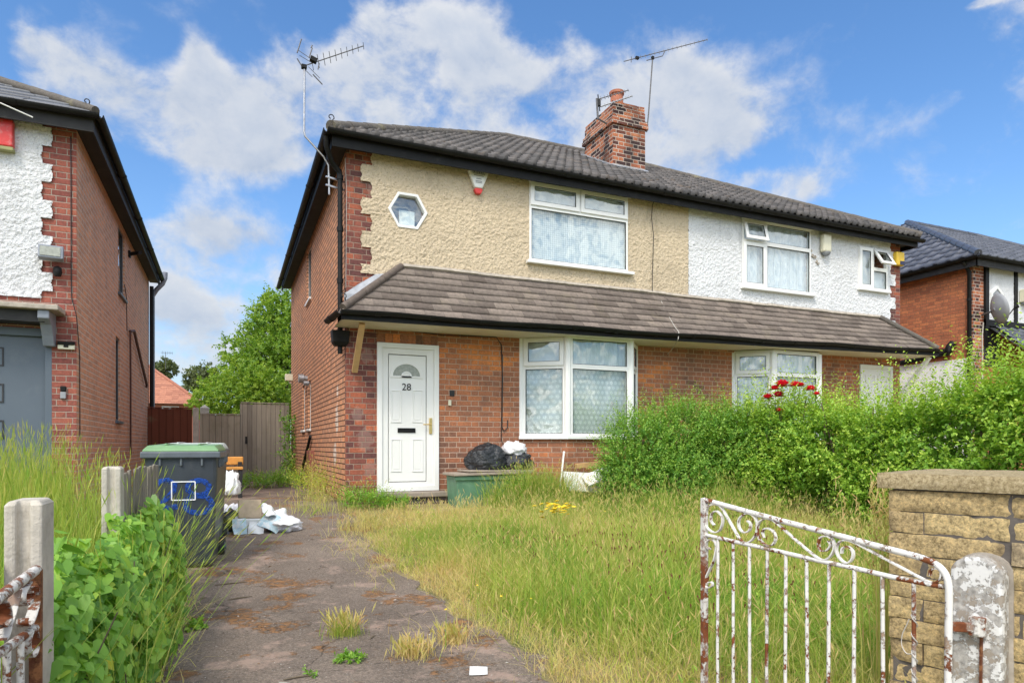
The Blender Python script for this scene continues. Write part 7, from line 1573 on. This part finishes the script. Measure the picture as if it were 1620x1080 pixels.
# weeds -------------------------------------------------------------
def weed(name, label, p, r_, h, n, mat, leafL, leafW, tint0, grass=0, cat='weed', group=None, lean=0.5, gt=0.5):
    t = thing(name, (p[0], p[1], gz(p[1])), label, cat, group); parts = []
    if n:
        a = rng.uniform(0, 2 * math.pi, n); q = rng.uniform(0, 1, n) ** .6; P = np.stack([p[0] + r_ * q * np.cos(a), p[1] + r_ * q * np.sin(a), np.zeros(n)], 1); P[:, 2] = gzn(P[:, 1]) + rng.uniform(0, 1, n) * h * 0.6 * (1 - q * .5)
        dr = np.stack([np.cos(a) * lean, np.sin(a) * lean, np.ones(n)], 1) + rng.normal(0, .35, (n, 3)); parts.append(shoots(n, P, dr, rng.uniform(.4, .8, n) * h, 10, leafL, leafW, tint0=tint0, tipb=.25))
        V, F, T = stack(parts); np_mesh('leaves', V, F, mat, t, T)
    if grass:
        x = rng.normal(p[0], r_ * .6, grass); y = rng.normal(p[1], r_ * .6, grass); v, f, t_, tip = blades(x, y, rng.uniform(.4, 1.1, grass) * h, np.full(grass, .0032), np.abs(rng.normal(.4, .25, grass)), np.clip(rng.normal(gt, .12, grass), 0, .92)); gp_ = [(v, f, t_)]
        k = grass // 3; gp_ += heads(tuple(q[:k] for q in tip), rng.uniform(.03, .07, k), .008, np.clip(rng.normal(.78, .08, k), 0, .95)); V, F, T = stack(gp_); kind(np_mesh('grass_blades', V, F, MAT['grass_blade'], t, T), 'stuff')
    return t
WG = 'weeds on and beside the drive'
wp = lambda u, v: onG(u, v)
weed('weed', 'bushy bright green weed at the brick corner left of the front door step', (1.62, 8.72), 0.26, 0.36, 170, MAT['vine_leaf'], .045, .02, .42, 60)
weed('weed', 'second green weed clump against the front door step', (2.0, 8.62), 0.2, 0.24, 110, MAT['vine_leaf'], .04, .018, .4, 40)
weed('weed', 'tall dry brownish weed against the flank wall near the corner', (1.22, 9.7), 0.22, 0.62, 90, MAT['vine_leaf'], .035, .014, .9, 130, gt=.72)
weed('weed', 'pale yellow green weed at the wall beside the red meter box', (1.2, 11.0), 0.22, 0.66, 120, MAT['vine_leaf'], .045, .02, .78, 60, gt=.66)
weed('weed', 'low green weed patch before the wooden gate', (0.62, 13.6), 0.5, 0.36, 200, MAT['vine_leaf'], .06, .025, .38, 60)
weed('weed', 'small green weed patch by the flank wall under the leaning pipe', (1.12, 14.3), 0.26, 0.36, 100, MAT['shrub_leaf'], .06, .025, .7)
weed('weed', 'thin straw tufts in front of the flank wall corner', (1.0, 8.6), 0.35, 0.24, 0, None, 0, 0, 0, 260, gt=.62)
weed('weed', 'dry tuft on the drive edge left of the lawn', (1.32, 7.3), 0.22, 0.18, 0, None, 0, 0, 0, 260, gt=.74)
c = wp(545, 1005); weed('grass_tuft', 'yellow green grass tuft growing alone on the drive', (c.x, c.y), 0.075, 0.12, 0, None, 0, 0, 0, 300, 'grass tuft', None, gt=.52)
c = wp(553, 1047); weed('weed', 'leafy green dandelion like weed in the near drive', (c.x, c.y), 0.055, 0.055, 26, MAT['vine_leaf'], .032, .014, .42, 0, lean=1.4)
c = wp(490, 1072); weed('weed', 'tiny green seedling at the bottom of the drive', (c.x, c.y), 0.02, 0.05, 7, MAT['vine_leaf'], .022, .012, .4, 0)
c = wp(655, 1037); weed('grass_tuft', 'round straw coloured dry tuft on the drive', (c.x, c.y), 0.09, 0.06, 0, None, 0, 0, 0, 420, 'grass tuft', None, gt=.84)
c = wp(715, 1018); weed('grass_tuft', 'smaller straw tuft between the drive and green lawn edge', (c.x, c.y), 0.06, 0.08, 0, None, 0, 0, 0, 240, 'grass tuft', None, gt=.86)
c = wp(318, 995); weed('weed', 'single pale green bindweed sprig lying on the drive', (c.x - .06, c.y), 0.06, 0.07, 9, MAT['vine_leaf'], .05, .035, .5, 0, lean=1.5)
weed('weed', 'tall leafy green weed growing in front of the green box', (3.62, 8.22), 0.16, 0.62, 90, MAT['vine_leaf'], .05, .018, .5, 160, gt=.5)
weed('weed', 'seeding grassy weed at the right end of the green box', (4.15, 8.2), 0.26, 0.55, 60, MAT['vine_leaf'], .045, .016, .6, 260, gt=.58)
# climber at the gate corner
t = thing('ivy', (1.38, 16.6, 0.26), 'straggly ivy climbing the brick corner beside the wooden gate', 'climbing plant')
n_ = 160; b_ = np.stack([rng.normal(1.36, .10, n_), rng.normal(16.6, .3, n_), 0.3 + rng.uniform(0, 1, n_) ** 1.3 * 1.5], 1); V, F, T = shoots(n_, b_, rng.normal(0, 1, (n_, 3)) + np.array([-.3, -.4, .5]), rng.uniform(.1, .3, n_), 8, .075, .05, tint0=.5, tipb=.2); np_mesh('foliage', V, F, MAT['shrub_leaf'], t, T); stems(t, [((1.42, 16.6, .2), (1.38, 16.5, 1.7), .02), ((1.4, 16.8, .2), (1.36, 16.4, 1.2), .015)])
# dry dock by the wall end, ragwort, buttercups
parts = []; c = onP(1385, 840, WE + wn_ * .02, wn_); n = 60
t = thing('dock_plant', (2.46, 1.9, 0), 'dry straw coloured seeding plant at the end of the stone wall', 'weed')
x = rng.normal(2.46, .04, n); y = rng.normal(1.90, .05, n); v, f, t_, tip = blades(x, y, rng.uniform(.62, .98, n), np.full(n, .004), np.abs(rng.normal(.08, .06, n)), np.clip(rng.normal(.72, .08, n), .5, .92)); parts = [(v, f, t_)]
for q in (0.0, -.02, -.04, -.06, -.08, -.10, -.12, -.15): parts += heads((tip[0] + rng.normal(0, .006, n), tip[1] + rng.normal(0, .006, n), tip[2] + q, rng.normal(0, .4, n), rng.normal(0, .4, n)), rng.uniform(.014, .028, n), .005, np.clip(rng.normal(.83, .06, n), .6, .95))
V, F, T = stack(parts); np_mesh('stalks', V, F, MAT['grass_blade'], t, T)
def flowers(name, label, spots, cat, hgt, r_, group=None):
    c0 = spots[0]; t = thing(name, (c0[0], c0[1], gz(c0[1])), label, cat, group); x = np.array([s[0] for s in spots]); y = np.array([s[1] for s in spots]); z = np.array([s[2] for s in spots])
    v, f, t_, tip = blades(x, y, z - gzn(y), np.full(len(x), .004), np.full(len(x), .02), np.full(len(x), .3)); np_mesh('stalks', v, f, MAT['grass_blade'], t, t_)
    mb = MB()
    for a, b, c_ in spots:
        c = Vector((a, b, c_)); tl = Euler((rng.uniform(-.5, .3), rng.uniform(-.4, .4), 0)).to_matrix()
        pts = [c + tl @ Vector((r_ * (1 if i % 2 else .6) * math.cos(i * math.pi / 5), r_ * (1 if i % 2 else .6) * math.sin(i * math.pi / 5), 0)) for i in range(10)]; pts.append(c + tl @ Vector((0, 0, r_ * .35))); mb.add(pts, [(i, (i + 1) % 10, 10) for i in range(10)])
    o = mb.build('petals', MAT['petal_yellow'], t, recalc=False)
    if len(spots) > 3: kind(o, 'stuff')
    return t
sp = []
for i in range(42): u, v = 879 + 14 * rng.normal(), 802 + rng.normal() * 5; p = onY(u, v, 5.75 + rng.uniform(-.1, .1)); sp.append((p.x, p.y, p.z))
flowers('ragwort', 'clump of yellow ragwort flowers in the middle of the long lawn', sp, 'wild flower', .4, .030)
for u, v in ((926, 797), (947, 793), (957, 808), (982, 809), (922, 819), (805, 812), (1149, 784), (1147, 860), (822, 850), (755, 925), (793, 942), (840, 946), (705, 963), (1022, 929)):
    p = onG(u, v); k = 0.72; P3 = Vector((0, 0, EYE)).lerp(p, k if p.y > 5 else .8); q = Vector((P3.x, P3.y, P3.z))
    if q.z - gz(q.y) < .1: q.z = gz(q.y) + .18
    flowers('buttercup', 'lone small yellow buttercup among the long lawn grass', [(q.x, q.y, q.z)], 'wild flower', .3, .010, 'buttercups dotted in the lawn')
# bits on the drive
n = 15000; x, y = pts_in(n, -.6, 1.6, 2.0, 9.5, lambda x, y: (x < np.interp(y, _ys, _dr) + .1) & (rng.random(len(x)) < .3 + .9 * np.clip(np.abs(x - .5) / 1.0, 0, 1) ** 1.5 + .5 * (fbm(x * 2.5, y * 2.5, 33) > .55)))
n = len(x); B_ = np.stack([x, y, gzn(y) + .0075 + rng.uniform(0, .003, n)], 1); a = rng.uniform(0, 6.28, n); Ls = rng.exponential(.0035, n) + .0025; Ls[:120] *= 3
V, F = leaves_geo(B_, np.stack([np.cos(a), np.sin(a), rng.normal(.1, .15, n)], 1), np.tile(np.array([[0, 0, 1.0]]), (n, 1)) + rng.normal(0, .3, (n, 3)), Ls, Ls * rng.uniform(.25, .8, n)); kind(np_mesh('drive_grit', V, F, MAT['bits']), 'stuff')
mb = MB()
for u, v, L_, a_ in ((380, 948, .16, .3), (322, 948, .05, .8), (365, 925, .22, .15), (300, 885, .1, .5), (590, 1010, .08, 1.0), (470, 1075, .12, .1)):
    p = onG(u, v) + Vector((0, 0, .012)); e_ = Vector((math.cos(a_), math.sin(a_), 0)) * L_ / 2; k_ = Vector((-e_.y, e_.x, 0)) * .12
    mb = MB(); mb.tube([p - e_, p + k_, p + e_], [.003, .005, .002], 5); tag(mb.build('twig', MAT['stem_wood']), 'thin brown twig lying on the asphalt drive', 'twig', 'twigs on the drive')
